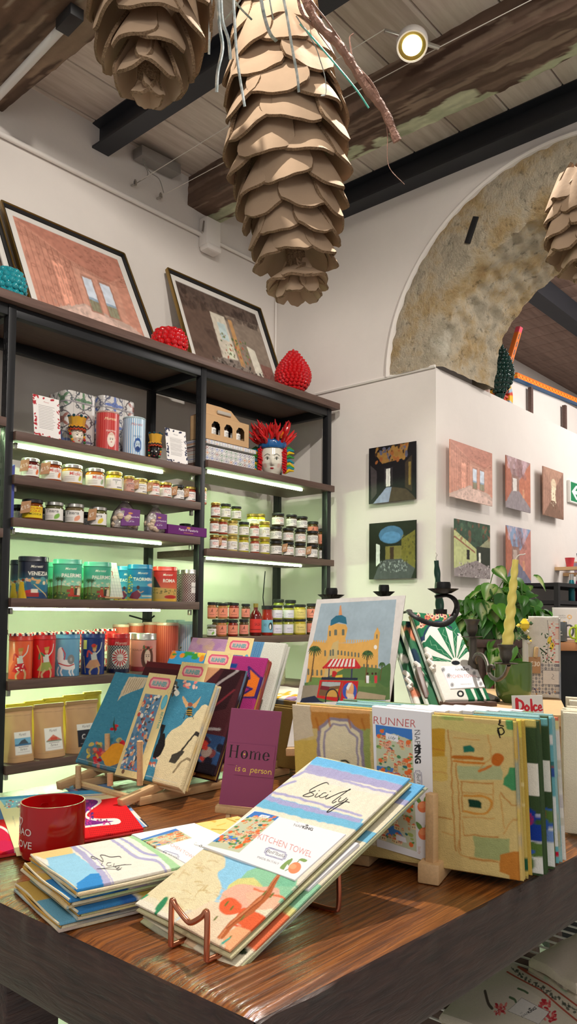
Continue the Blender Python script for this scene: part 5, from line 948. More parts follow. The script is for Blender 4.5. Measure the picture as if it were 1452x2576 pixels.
for pts, w, lb in [([(548, -30), (552, 60), (560, 120), (548, 180), (545, 232)], .0045, 'longest left silver ribbon over the cone'), ([(556, -30), (560, 50), (575, 100), (580, 150)], .004, 'short silver ribbon, second from left'), ([(586, -30), (590, 40), (597, 150), (616, 268)], .0036, 'dark ribbon reaching below the second ring'), ([(533, -20), (528, 60), (526, 137)], .003, 'thin dark ribbon beside the left cone'), ([(650, -40), (665, 40), (680, 85), (696, 104)], .005, 'wide ribbon with looped end in the middle'), ([(672, -40), (682, 20), (688, 50)], .002, 'short thin ribbon in the middle'),
                   ([(706, -40), (722, 40), (735, 120), (748, 190), (752, 232)], .0042, 'cream ribbon on the right half of the cone'), ([(575, -20), (600, 15), (634, 50)], .003, 'ribbon bending to the right at the top'), ([(620, -20), (590, 20), (566, 50)], .002, 'ribbon bending to the left at the top'), ([(745, 40), (790, 110), (805, 150), (818, 195), (820, 235), (808, 240)], .0024, 'pale ribbon loop at the right of the cone')]:
    P = smooth(np.array(px3(pts, 1.42, 1.46)), 5); b = MB(); b.tube(P, np.full(len(P), w*.75), 6, flat=.25); tag(b.build('ribbon', M['strip']), 'glittery hanging '+lb, 'ribbon', 'glitter ribbons over the big pinecone')
P = smooth(np.array(px3([(755, 60), (800, 110), (860, 180), (900, 230), (928, 272)], 1.48, 1.5)), 5); b = MB(); b.tube(P, .0018, 6); tag(b.build('ribbon', mat('teal_ribbon', (60, 170, 150), .35)), 'thin teal green ribbon slanting beside the dry branch', 'ribbon')
# ---- lamp, cables and wall fittings
L0 = at('z', 3.20, 1037, 112)
t = thing('cable_spotlight', 'round white spotlight glowing on the ceiling cable', 'ceiling lamp', L0)
N_ = Vector((O0-L0)).normalized(); N_ = Vector((N_.x*.6, N_.y*.6, -1)).normalized(); rm = np.array(N_.to_track_quat('-Z', 'Y').to_matrix())
def oriented(prof, c, n=32): b = MB(); b.lathe(prof, (0, 0, 0), n, caps=False); b.V = [v@rm.T+np.asarray(c) for v in b.V]; return b
oriented([(.050, -.012), (.056, -.014), (.058, -.005), (.058, .02), (.046, .035), (0, .036)], L0).build('lamp_housing', M['plain'], t); lh = t.children[0]
oriented([(0.035, -.009), (.035, -.008), (0, -.008)], L0).build('lamp_lens', M['lamp'], lh); oriented([(.036, -.007), (.05, -.011), (.05, -.008), (.03, -.003)], L0).build('reflector_ring', M['gold'], lh)
b = MB(); b.bar(L0+np.array([-.09, .06, .03]), L0+np.array([.09, -.06, .01]), .012, .012); b.build('cable_clip', M['silver'], t)
for nm, p in (('steel_wire', [at('y', W-.02, 340, 462), L0+np.array([-.09, .06, .035])]), ('steel_wire', [at('y', W-.02, 402, 495), at('z', 3.2, 860, 262), at('z', 3.2, 1100, 90), at('z', 3.2, 1452, -60)])):
    b = MB(); b.tube([p[0], p[1]] if len(p) == 2 else [p[0], L0+np.array([.09, -.06, .012]), L0+np.array([.15, -1.2, .03])], .0016, 6); tag(b.build(nm, M['string']), 'thin steel lighting wire '+('left one' if len(p) == 2 else 'right one')+' running from the left wall to the spotlight', 'wire', 'ceiling lighting wires')
b = MB(); A0, A1 = at('y', W-.02, -160, 245), at('y', W-.02, 500, 598); A2 = (E, W-.02, A1[2]); zc = 3.09
b.tube([(-1, W-.015, zc), (2.62, W-.015, zc)], .012, 10); tag(b.build('cable_conduit', M['plain']), 'long white cable conduit along the left wall under the ceiling', 'conduit')
b = MB(); b.tube([(2.72, W-.015, zc), (E-.02, W-.015, zc)], .010, 10); tag(b.build('cable_conduit', M['plain']), 'short white cable conduit from the junction box to the room corner', 'conduit')
b = MB(); b.tube([(E-.012, W-.014, zc-.02), (E-.012, W-.014, SZ['top'])], .006, 8); tag(b.build('cable_conduit', M['plain']), 'thin white vertical conduit down the room corner', 'conduit')
c = at('y', W-.05, 520, 580); t = thing('junction_box', 'white junction box with socket on the left wall beside the conduit', 'junction box', (2.68, W-.03, 3.0))
b = MB(); b.box((2.67, W-.032, zc+.01), (.10, .06, .15), bev=.004); b.build('box_cover', M['plain'], t); b = MB(); b.box((2.665, W-.045, zc-.075), (.10, .07, .035), bev=.012); b.build('cable_glands', M['plain'], t); b = MB(); b.tube([(2.61, W-.04, zc), (2.62, W-.04, zc+.06), (2.66, W-.045, zc+.075)], .006, 8); b.build('bracket_arm', M['silver'], t)
b = MB(); q0, q1 = at('y', W-.05, 350, 385), at('y', W-.05, 440, 430); b.box(((q0[0]+q1[0])/2, W-.05, (q0[2]+q1[2])/2), (abs(q1[0]-q0[0])+.02, .07, .05), R=np.array(Matrix.Rotation(math.atan2(-(q1[2]-q0[2]), q1[0]-q0[0]), 3, 'Y')), bev=.003); tag(b.build('lighting_transformer', mat('grey_metal_box', (150, 146, 142), .5, .3)), 'grey transformer box high on the left wall beside the black beam', 'transformer')
for i, pts in enumerate(([(356, 385), (362, 410), (372, 440), (345, 460)], [(356, 385), (375, 430), (400, 450), (412, 485)])):
    b = MB(); b.tube(smooth(np.array([at('y', W-.06, *p) for p in pts])), .002, 6); tag(b.build('lamp_cable', mat('grey_cable', (140, 136, 128), .6)), ('left' if i == 0 else 'right')+' thin grey cable drooping from the transformer box', 'cable')
for i, p in enumerate(((340, 462), (404, 495))): b = MB(); c = at('y', W-.03, *p); b.lathe([(.004, -.012), (.009, -.008), (.009, .008), (.004, .02)], c, 10); b.bar(c+(0, 0, 0), c+np.array([0, .03, 0]), .008); tag(b.build('wire_anchor', M['silver']), 'small steel anchor holding the '+('left' if i == 0 else 'right')+' lighting wire', 'anchor')
t = thing('tube_lamp', 'white tube lamp with black end cap under the left timber beam', 'lamp', at('z', 3.17, 80, 160)); a0, a1 = at('z', 3.165, -60, 300), at('z', 3.165, 158, 68)
b = MB(); b.tube([a0, a1], .016, 12); b.build('tube', mat('milky_tube', (222, 220, 216), .4), t); d_ = (a1-a0)/np.linalg.norm(a1-a0); b = MB(); b.bar(a1-d_*.005, a1+d_*.1, .05, .04); b.build('end_cap', M['black'], t)
b = MB(); P = [at('x', E-.02, *p) for p in ((1198, 545), (1176, 612))]; b.bar(P[0], P[1], .03, .008, up=(1, 0, 0)); tag(b.build('black_strap', M['black']), 'short black strap fixed on the stone arch', 'strap')
# ================================================================ the display table
TZ = .80
t = thing('display_table', 'large dark stained wooden display table with glossy worn top', 'table', (1.1, 1.0, 0))
def wood_mat(name, cols, rough, coat, scale, bumpd=.25, det=5):
    m = bpy.data.materials.new(name); m.use_nodes = True; nt = m.node_tree; N = nt.nodes; L = nt.links; b = N['Principled BSDF']; b.inputs['Roughness'].default_value = rough; b.inputs['Coat Weight'].default_value = coat; b.inputs['Coat Roughness'].default_value = .1; b.inputs['Specular IOR Level'].default_value = .4
    tc = N.new('ShaderNodeTexCoord'); mp = N.new('ShaderNodeMapping'); mp.inputs['Scale'].default_value = scale; L.new(tc.outputs['Object'], mp.inputs[0])
    nz = N.new('ShaderNodeTexNoise'); nz.inputs['Scale'].default_value = 5; nz.inputs['Detail'].default_value = det; nz.inputs['Roughness'].default_value = .6; nz.inputs['Distortion'].default_value = .6; L.new(mp.outputs[0], nz.inputs[0])
    r = N.new('ShaderNodeValToRGB'); L.new(nz.outputs[0], r.inputs[0]); e = r.color_ramp.elements; e[0].position = .3; e[1].position = .7; e[0].color = tuple(s2l(cols[0]))+(1,); e[1].color = tuple(s2l(cols[2]))+(1,); k = e.new(.48); k.color = tuple(s2l(cols[1]))+(1,)
    L.new(r.outputs[0], b.inputs['Base Color']); bp = N.new('ShaderNodeBump'); bp.inputs['Strength'].default_value = bumpd; bp.inputs['Distance'].default_value = .003; L.new(nz.outputs[0], bp.inputs['Height']); L.new(bp.outputs[0], b.inputs['Coat Normal']); L.new(bp.outputs[0], b.inputs['Normal']); return m
MT = wood_mat('glossy_brown_table_top', ((64, 32, 13), (116, 64, 25), (166, 100, 44)), .27, .8, (1.6, 40, 20), .4)
MA = wood_mat('dark_walnut_apron', ((36, 22, 20), (56, 36, 31), (74, 50, 42)), .35, .35, (3, 40, 30), .6)
MA2 = wood_mat('dark_walnut_apron_side', ((36, 22, 20), (56, 36, 31), (74, 50, 42)), .35, .35, (30, 3, 30), .6)
c0 = np.array([.453, .432]); e1 = np.array([1, -.045]); e2 = np.array([-.030, 1.])     # near corner and the two edge directions
LX, LY = 1.3, .87; K = [c0, c0+e1*LX, c0+e1*LX+e2*LY, c0+e2*LY]
def slab(name, pts, z0, z1, m, parent, cell=.02, rough_=0): 
    b = MB(); V = [(p[0], p[1], z) for z in (z0, z1) for p in pts]; b.add(V, [np.array([3, 2, 1, 0]), np.array([4, 5, 6, 7]), np.array([0, 1, 5, 4]), np.array([1, 2, 6, 5]), np.array([2, 3, 7, 6]), np.array([3, 0, 4, 7])]); return b.build(name, m, parent, smooth=False)
# top board with a worn, slightly uneven arris
nx, ny = 150, 90; U, Vv = np.meshgrid(np.linspace(0, 1, nx), np.linspace(0, 1, ny)); P = c0+U[..., None]*e1*LX+Vv[..., None]*e2*LY
ed = np.minimum(np.minimum(U*LX, (1-U)*LX), np.minimum(Vv*LY, (1-Vv)*LY)); Z = TZ-.0030*np.exp(-ed/.004)
b = MB(); G = np.dstack([P, Z]); b.grid(G[::-1]); b.build('table_top', MT, t)
# mitred border board lines
b = MB()
AP = .088
def apron(i, j, m, nm='apron'):
    p, q = K[i], K[j]; n = 220; T = np.linspace(0, 1, n); d = (q-p)/np.linalg.norm(q-p); nn = np.array([d[1], -d[0]]); rows = []; R = np.random.RandomState(i)
    for k, (z, o_) in enumerate([(TZ-.0030, 0), (TZ-.0045, .0012), (TZ-.01, .002), (TZ-.03, .002), (TZ-.06, .002), (TZ-AP+.006, .002), (TZ-AP, .0), (TZ-AP, -.03)]):
        w_ = (np.interp(T*60, np.arange(61), R.randn(61))*.0013 if k in (1, 2) else 0); X = p+(q-p)*T[:, None]+nn*(o_+w_)[:, None] if k in (1, 2) else p+(q-p)*T[:, None]+nn*o_
        rows.append(np.c_[X, np.full(n, z)])
    b = MB(); b.grid(np.array(rows)); b.build(nm, m, t)
apron(0, 1, MA); apron(1, 2, MA2); apron(2, 3, MA); apron(3, 0, MA2)
slab('under_frame', [c0+e1*.03+e2*.03, c0+e1*(LX-.03)+e2*.03, c0+e1*(LX-.03)+e2*(LY-.03), c0+e1*.03+e2*(LY-.03)], TZ-AP, TZ-AP+.03, MA, t)
for u, v in ((.06, .44), (LX-.06, .06), (.06, LY-.06), (LX-.06, LY-.06)):
    p = c0+e1*u+e2*v; b = MB(); b.box((p[0], p[1], (TZ-AP)/2), (.07, .07, TZ-AP), bev=.003); b.build('leg', MA, t)
# ---- helpers for printed cloth
def layers(b, q, t_, art, n=3, seed=0, amp=.0012, side=(226, 214, 190), shift=.006, artl=None):
    """folded textile: n padded leaves over each other, the front one printed"""
    q = [np.asarray(p, float) for p in q]; nrm = np.cross(q[1]-q[0], q[0]-q[3]); nrm /= np.linalg.norm(nrm); R = random.Random(seed)
    ux = (q[1]-q[0])/np.linalg.norm(q[1]-q[0]); uy = (q[3]-q[0])/np.linalg.norm(q[3]-q[0]); tt = t_/n
    for k in range(n):
        s_ = ux*R.uniform(-1, 1)*shift*(k > 0)+uy*R.uniform(-1, 1)*shift*(k > 0); qq = [p-nrm*(tt*k)+s_ for p in q]; a = art if k == 0 else (artl(k) if artl else None)
        if a is None: a = Art(24, 24, side); a.blot(14, [tuple(max(0, int(c*R.uniform(.6, 1.05))) for c in side), (120, 150, 180), (200, 160, 70)], .05, .2, (0, 0, 1, 1), seed+k, .6, .5)
        panel(b, qq, tt*.97, a, wavy(amp, seed+k, 4), rnd_=.9)
    return nrm
SIC = [([(972, 292), (955, 275), (915, 285), (850, 315), (800, 345), (800, 362), (830, 378), (830, 392), (790, 405), (745, 402), (738, 394), (790, 372), (850, 350)], 8), ([(868, 375), (845, 405), (865, 409), (890, 395)], 7), ([(882, 352), (888, 348)], 7), ([(950, 370), (925, 372), (890, 400), (893, 413), (920, 412), (955, 396)], 7), ([(968, 385), (945, 412), (950, 427), (985, 415)], 7), ([(985, 358), (991, 355)], 7), ([(950, 427), (1010, 400), (1080, 370), (1165, 345), (1168, 338), (1110, 380), (1040, 430), (1008, 455), (1015, 466), (1045, 450)], 8), ([(1085, 415), (1065, 440), (1075, 457), (1110, 442), (1140, 418)], 8), ([(1150, 432), (1110, 465), (1040, 510), (985, 545), (958, 548), (1000, 512), (1060, 478), (1130, 455), (1165, 462)], 9)]
def palette_town(a, box, seed=1, n=70, roofs=((226, 110, 80), (214, 90, 60)), walls=((226, 196, 140), (236, 214, 170), (214, 170, 120), (230, 170, 140)), sea=(70, 130, 200)):
    """little watercolour coastal town used on the cards: sea, houses, trees, oranges (all in box units)"""
    R = random.Random(seed); x0, y0, x1, y1 = box; w, h = x1-x0, y1-y0; m = min(w, h); a.rect(x0, y0, x1, y1, (196, 200, 170)); a.fill([(x0, y0), (x1, y0), (x1, y0+h*.2), (x0+w*.5, y0+h*.12), (x0, y0+h*.22)], (60, 120, 196)); a.fill([(x0, y0+h*.74), (x0+w*.5, y0+h*.72), (x0+w*.7, y0+h*.86), (x0, y0+h*.92)], sea)
    for k in range(n):
        x, y = R.uniform(x0+m*.05, x1-m*.1), R.uniform(y0+h*.14, y1-h*.06); s_ = m*R.uniform(.05, .11); c = R.choice(walls)
        if R.random() < .6: a.rect(x, y, min(x+s_*1.3, x1), min(y+s_, y1), c); a.fill([(x-s_*.1, y), (x+s_*.65, y-s_*.5), (min(x+s_*1.4, x1), y)], R.choice(roofs)); a.rect(x+s_*.2, y+s_*.35, x+s_*.4, y+s_*.75, (110, 80, 60)); a.rect(x+s_*.7, y+s_*.35, x+s_*.9, y+s_*.75, (110, 80, 60))
        else: a.ell(x, y, s_*.7, s_*.5, R.choice([(70, 130, 80), (110, 150, 80), (40, 110, 110), (160, 176, 90)]), n=9)
    for k in range(max(5, n//7)):
        x, y = R.choice([R.uniform(x0+m*.06, x0+m*.2), R.uniform(x1-m*.2, x1-m*.07)]), R.uniform(y0+h*.05, y1-h*.06); a.ell(x+m*.04, y-m*.05, m*.06, m*.025, (90, 140, 70), ang=-.5, n=10); a.ell(x, y, m*.06, m*.06, (230, 110, 50), n=12)
def napking(a, x, y, h, e=None, ang=0):
    """two-weight logo lettering with a small crown over the second half"""
    e_ = e or ((math.cos(ang), math.sin(ang)), (-math.sin(ang)*-1*-1, math.cos(ang)))
    r_, d_ = np.array(e_[0], float), np.array(e_[1], float)
    a.text('NAP', *(np.array([x, y])), h, (70, 70, 72), 'l', e=(r_, d_), bold=-.005); a.text('KING', *(np.array([x, y])+r_*h*2.62), h, (24, 24, 26), 'l', e=(r_, d_), bold=.035)
    a.text('THE', *(np.array([x, y])-d_*h*1.5), h*.42, (110, 110, 112), 'l', e=(r_, d_))
    c = np.array([x, y])+r_*h*3.75-d_*h*1.15; pt = lambda u, v: tuple(c+r_*u*h-d_*v*h); a.fill([pt(-.42, 0), pt(-.5, .5), pt(-.22, .25), pt(0, .65), pt(.22, .25), pt(.5, .5), pt(.42, 0)], (24, 24, 26))
def badge(a, c, r_, d_, w, h, col=(130, 130, 170), txt="Bell'Italia", ts=.42, tc=(70, 70, 80)):
    pt = lambda u, v: tuple(np.array(c)+np.array(r_)*u*w/2+np.array(d_)*v*h/2); S_ = [(-.8, -1), (.8, -1), (.88, -.6), (1, -.55), (1, .55), (.88, .6), (.8, 1), (-.8, 1), (-.88, .6), (-1, .55), (-1, -.55), (-.88, -.6)]
    a.stroke([pt(u, v) for u, v in S_]+[pt(*S_[0])], h*.07, col, sm=False); a.stroke([pt(u*.9, v*.8) for u, v in S_]+[pt(S_[0][0]*.9, S_[0][1]*.8)], h*.05, col, sm=False)
    a.text(txt, *pt(0, .3), h*ts, tc, e=(r_, d_), shear=.4)
def orange(a, c, r, lf=1):
    for ang in (-2.2, -1.2, -.4)[:2+lf]: a.fill([c, (c[0]+r*1.4*math.cos(ang-.25), c[1]+r*1.4*math.sin(ang-.25)), (c[0]+r*2.3*math.cos(ang), c[1]+r*2.3*math.sin(ang)), (c[0]+r*1.4*math.cos(ang+.25), c[1]+r*1.4*math.sin(ang+.25))], (110, 150, 70), sm=True)
    a.ell(c[0], c[1], r, r*.95, (240, 130, 84)); a.ell(c[0]-r*.25, c[1]-r*.25, r*.6, r*.5, (246, 156, 104))
# ---- hero kitchen towels leaning on the copper stand
Hq = [(.770, .630, .933), (.770, .490, .926), (.504, .513, .8085), (.504, .653, .8155)]; HP = [(797, 1910), (1031, 1967), (577, 2405), (340, 2283)]
Hq = [np.array(p)+(0, 0, .004) for p in Hq]
a = Art(270, 430, (236, 228, 208), quad=HP)
a.fill([(795, 1908), (1040, 1960), (1020, 1990), (768, 1942)], (116, 186, 232)); a.fill([(782, 1925), (1012, 1980), (1004, 2000), (762, 1946)], (150, 200, 230), .5)
a.fill([(780, 1928), (1020, 1984), (1000, 2008), (760, 1952)], (172, 168, 206)); a.fill([(764, 1944), (1004, 2000), (996, 2018), (752, 1962)], (232, 226, 214)); a.stroke([(766, 1948), (846, 1966), (930, 1990), (998, 2006)], 6, (176, 172, 208)); a.stroke([(762, 1950), (748, 1958), (735, 1962)], 6, (176, 172, 208)); a.stroke([(745, 1972), (690, 1992), (678, 2010)], 5, (176, 172, 208))
a.stroke([(683, 2000), (760, 2018), (840, 2042), (912, 2062)], 6, (172, 168, 206)); a.fill([(672, 2008), (918, 2072), (900, 2100), (640, 2036)], (120, 188, 220)); a.fill([(674, 2010), (912, 2072), (908, 2082), (664, 2020)], (170, 170, 212)); 
for pts, w in []: a.stroke([(560+x/3.63, 1900+y/3.63) for x, y in pts], w/3.63*1.05, (52, 50, 50))
# lower half: sky, palm, hills, roofs
a.fill([(500, 2120), (760, 2200), (740, 2260), (600, 2440), (330, 2256)], (232, 224, 196)); a.fill([(500, 2100), (780, 2180), (700, 2240), (560, 2290), (525, 2310), (480, 2200)], (150, 206, 236)); a.fill([(620, 2205), (690, 2180), (760, 2200), (745, 2240), (700, 2290), (640, 2270), (590, 2280), (600, 2230)], (150, 206, 168)); a.fill([(575, 2240), (600, 2225), (640, 2222), (668, 2250), (640, 2270), (560, 2285)], (222, 216, 140)); a.fill([(690, 2185), (720, 2190), (760, 2205), (742, 2245), (700, 2245)], (130, 196, 160))
a.fill([(560, 2260), (600, 2240), (650, 2245), (700, 2250), (690, 2290), (610, 2300), (555, 2290)], (240, 184, 160), sm=True); a.fill([(440, 2160), (500, 2145), (560, 2160), (565, 2190), (545, 2210), (555, 2240), (545, 2275), (520, 2300), (480, 2320), (440, 2310), (380, 2270), (345, 2262), (400, 2230), (420, 2190)], (232, 218, 178), sm=True)
R = random.Random(4)
for k in range(44):
    x, y = R.uniform(390, 545), R.uniform(2165, 2310); L = R.uniform(14, 44); an = R.choice([-.5, -.35, .9, -.1]); a.stroke([(x, y), (x+L*.5*math.cos(an), y-L*.5*math.sin(an)-2), (x+L*math.cos(an), y-L*math.sin(an))], R.uniform(2, 5), R.choice([(206, 182, 130), (214, 190, 146), (196, 168, 110), (240, 230, 196)]), a=.6)
a.fill([(385, 2300), (395, 2285), (412, 2268), (420, 2272), (408, 2296), (392, 2312)], (60, 140, 96), sm=True); a.fill([(340, 2258), (352, 2250), (372, 2262), (350, 2276)], (60, 160, 110)); a.fill([(338, 2250), (420, 2200), (408, 2206), (350, 2252)], (70, 170, 120)); a.fill([(470, 2305), (505, 2312), (480, 2345), (440, 2330)], (206, 222, 232), .9); a.ell(478, 2318, 16, 14, (226, 210, 180), .8)
a.fill([(430, 2340), (530, 2280), (600, 2300), (690, 2330), (590, 2450), (500, 2400)], (236, 214, 184)); a.fill([(549, 2300), (556, 2284), (578, 2274), (608, 2290), (598, 2312), (570, 2318), (552, 2308)], (234, 104, 64), sm=True); a.fill([(586, 2330), (610, 2300), (640, 2308), (672, 2326), (648, 2360), (620, 2352)], (232, 104, 64), sm=True); a.fill([(618, 2262), (660, 2252), (712, 2270), (690, 2300), (650, 2305), (626, 2290)], (240, 190, 160)); a.stroke([(640, 2250), (690, 2268), (712, 2272)], 5, (232, 120, 80)); a.stroke([(584, 2340), (622, 2354), (636, 2360)], 6, (226, 90, 56)); a.fill([(560, 2370), (600, 2345), (650, 2362), (600, 2420), (570, 2405)], (244, 176, 130))
a.fill([(718, 2196), (708, 2200), (665, 2262), (620, 2300), (575, 2335), (545, 2376), (560, 2380), (590, 2345), (640, 2312), (680, 2272)], (186, 104, 62)); a.stroke([(712, 2200), (668, 2264), (620, 2305), (578, 2340), (552, 2378)], 4, (214, 136, 92)); a.stroke([(700, 2222), (660, 2276), (612, 2318), (568, 2352)], 2, (140, 70, 40))
for x, y in ((568, 2290), (582, 2300), (666, 2262), (685, 2268), (610, 2326), (541, 2328), (578, 2376)): a.stroke([(x-4, y+5), (x+4, y-5)], 4, (110, 120, 60))
a.stroke([(560, 2390), (578, 2376)], 5, (90, 180, 160)); a.soft(2, 3.5, 24)
for pts, w in SIC: a.stroke([(560+x/3.63, 1900+y/3.63) for x, y in pts], w/3.63*1.05, (52, 50, 50))
a.mottle(.05, 60, 3)
ks = thing('kitchen_towel', 'folded Sicily kitchen towel with white band on the copper stand, topmost', 'kitchen towel', (.64, .58, .85), 'kitchen towels on the copper stand'); b = MB(); nh = layers(b, Hq, .0066, a, 3, 4, .0010, (206, 200, 160)); b.build('folded_cloth', M['cloth'], ks)
BQ = [(640, 2037), (872, 2098), (742, 2215), (510, 2130)]
def onhero(p, off=.0): d = ray(*p); n0 = np.cross(np.array(Hq[1])-Hq[0], np.array(Hq[0])-Hq[3]); n0 /= np.linalg.norm(n0); c = np.mean(Hq, 0)+n0*off; t_ = ((c-O0)@n0)/(d@n0); return O0+t_*d
def bandart(quad, w, h, full=True):
    a = Art(w, h, (238, 236, 238), quad=quad); return a
a = Art(300, 170, (238, 237, 240), quad=BQ)
r_, d_ = np.array([56., 14.]), np.array([-31, 27.]); r_ = r_/np.linalg.norm(r_); d_ = d_/np.linalg.norm(d_)
ta = Art(10, 10, (0, 0, 0)); tw, th = 100, 180; tA = Art(70, 126, (0, 0, 0), (0, 0, 100, 180)); palette_town(tA, (0, 0, 100, 180), 3, 110); tA.fill([(36, 14), (70, 16), (70, 28), (36, 28)], (238, 236, 240)); tA.text('Sicily', 53, 25, 7, (60, 50, 60), shear=.3)
def paste(dst, src, quad):
    s_ = np.array([dst.T([p])[0] for p in quad]); Hi = homog(s_, [(0, 0), (src.W, 0), (src.W, src.H), (0, src.H)]); yy, xx = np.mgrid[0:dst.H, 0:dst.W]; q = np.stack([xx+.5, yy+.5, np.ones_like(xx)], -1)@Hi.T; u = q[..., 0]/q[..., 2]; v = q[..., 1]/q[..., 2]; m = (u >= 0) & (u < src.W) & (v >= 0) & (v < src.H); dst.img[m] = src.img[v[m].astype(int), u[m].astype(int)]
tA.soft(1, 1.5, 30); paste(a, tA, [(641, 2040), (706, 2048), (598, 2144), (520, 2126)])
napking(a, 736, 2076, 8.5, ((.97, .25), (-.3, .8))); a.text('KITCHEN TOWEL', 714, 2132, 20, (206, 120, 120), e=((.93, .33), (-.30, .78)), bold=-.008, sx=.68)
badge(a, (691, 2146), (.95, .3), (-.35, .8), 56, 25); a.text('MADE IN ITALY', 671, 2166, 7, (90, 90, 96), e=((.93, .3), (-.3, .8)), sx=.9)
for L in ([(712, 2188), (702, 2182), (718, 2166), (728, 2162)], [(724, 2178), (722, 2168), (732, 2158), (735, 2162)], [(750, 2162), (760, 2158), (774, 2163), (766, 2168)]): a.fill(L, (130, 160, 90), sm=True)
a.stroke([(716, 2190), (735, 2180), (752, 2164)], 2, (110, 140, 80)); a.ell(741, 2183, 18, 14, (240, 140, 96), ang=-.5); a.ell(736, 2179, 10, 7, (246, 166, 120))
bq = [onhero(p, .0016) for p in BQ]
b = MB(); panel(b, bq, .0088, a, rnd_=.08, back=(232, 230, 234)); b.build('paper_band', M['paper'], ks)
ks2 = thing('kitchen_towel', 'second folded Sicily towel with white band directly beneath the topmost', 'kitchen towel', (.64, .58, .82), 'kitchen towels on the copper stand'); off = -nh*.0078+np.array([.008, -.010, -.001])
a = Art(120, 170, (230, 222, 196), (0, 0, 1, 1)); a.rect(0, 0, 1, .1, (110, 180, 228)); a.rect(0, .1, 1, .13, (170, 170, 206)); a.rect(0, .3, 1, .36, (120, 188, 220)); a.rect(.7, .6, 1, .75, (150, 206, 168)); a.rect(.6, .72, 1, .85, (222, 216, 140)); a.ell(.95, .83, .2, .08, (232, 120, 80)); a.ell(.9, .93, .08, .015, (60, 70, 50)); a.rect(.3, .75, .6, 1, (226, 196, 160))
q2 = [np.array(p)+off for p in Hq]; ex = np.array(Hq[0])-Hq[3]; q2[0] = q2[0]-ex*.02; q2[1] = q2[1]-ex*.0+np.array([.0, -.003, 0]); q2[2] = q2[2]-ex*.06; q2[3] = q2[3]-ex*.03
b = MB(); layers(b, q2, .006, a, 3, 14, .0010, (190, 190, 150)); b.build('folded_cloth', M['cloth'], ks2); b = MB(); panel(b, [np.array(p)+off+nh*.001+np.array([-.004, -.002, -.001]) for p in bq], .0075, Art(20, 12, (232, 231, 236)), rnd_=.08); b.build('paper_band', M['paper'], ks2)
ks3 = thing('kitchen_towel', 'lowest folded towel in the copper stand, creases showing at its left corner', 'kitchen towel', (.56, .58, .81), 'kitchen towels on the copper stand'); q3 = [np.array(p)+off*1.45-ex*(-.005 if i > 1 else .25)+np.array([0, .010, .0]) for i, p in enumerate(Hq)]
b = MB(); layers(b, q3, .0035, None or Art(20, 20, (206, 200, 160)), 2, 24, .0008, (150, 160, 120)); b.build('folded_cloth', M['cloth'], ks3)
# copper stand: front lip, side wires and rear leg
cs = thing('copper_wire_stand', 'copper wire display stand holding the Sicily kitchen towels', 'display stand', (.62, .58, TZ)); cr = .0028
A_ = lambda p, z=TZ+cr: at('z', z, *p)
f0, f1 = A_((430, 2379)), A_((520, 2417)); up1, up2 = np.array([f0[0]-.0, f0[1], .8445]), np.array([f1[0], f1[1], .8455])
dl = (f1-f0)*.28; b = MB(); fw_ = np.array([-.004, -.0, 0])
lip = [f0, up1-(0, 0, .006), up1+dl*.12+(0, 0, .001), up1+dl*.5-(0, 0, .004), (up1+up2)/2-(0, 0, .013)-dl*.2, (up1+up2)/2-(0, 0, .013)+dl*.35, up2-dl*.5-(0, 0, .005), up2-dl*.12+(0, 0, .001), up2-(0, 0, .006), f1]
b.tube(smooth(np.array(lip), 4), cr, 10); b.build('front_lip', M['copper'], cs)
g0, g1 = A_((852, 2291)), A_((740, 2266)); h0 = np.array([g0[0], g0[1], .868]); h1 = np.array([g0[0]-.012, g0[1]+.09, .868]); g1 = np.array([g0[0]-.012, g0[1]+.09, TZ+cr])
b = MB(); b.tube(smooth(np.array([h0, (g0[0], g0[1], .84), g0+(0, 0, .006), g0+(-.002, .006, 0), (g0+g1)/2, g1+(0, -.006, 0), g1+(0, 0, .006), h1]), 4), cr, 10); b.build('rear_leg', M['copper'], cs)
for f, h, s_ in ((f0, h1, 1), (f1, h0, -1)): b = MB(); k = np.array([.03, 0, 0]); b.tube(smooth(np.array([f, f+(.008, 0, 0), f+k*1.2, f+k*1.5+(0, 0, .002)]), 4), cr, 10); b.build('side_wire', M['copper'], cs)
# ---- four banded kitchen towels stacked flat, left front
st_group = 'Sicily towels stacked flat on the table'
L_, F_, ld = np.array([.481, .818]), np.array([.453, .680]), np.array([.980, -.20])*.285
TQ = [(81, 2142), (198, 2238), (437, 2205), (345, 2105)]
def stq(z, dx=0, dy=0, rot=0): return [np.array([p[0]+dx, p[1]+dy, z]) for p in (L_, L_+ld, F_+ld, F_)]
PJ = lambda p: (lambda v: (v[0]/v[2]*FPX+CX, v[1]/v[2]*FPX+CY))(CM@(np.asarray(p, float)-O0))
zt = TZ+.0405; tq = stq(zt)
a = Art(330, 200, (232, 226, 214), quad=[PJ(p) for p in tq])
a.fill([(60, 2140), (172, 2120), (182, 2148), (110, 2162)], (236, 206, 140)); a.fill([(110, 2158), (182, 2146), (262, 2205), (262, 2235), (190, 2252), (130, 2200)], (150, 200, 226)); a.fill([(225, 2200), (258, 2198), (262, 2232), (190, 2252), (190, 2225)], (60, 140, 206)); a.fill([(166, 2122), (180, 2118), (264, 2196), (288, 2232), (262, 2236), (252, 2204)], (176, 172, 206)); a.stroke([(176, 2116), (240, 2168), (276, 2206), (288, 2228)], 4, (238, 234, 230)); a.stroke([(186, 2118), (250, 2172), (286, 2222)], 3, (180, 176, 208))
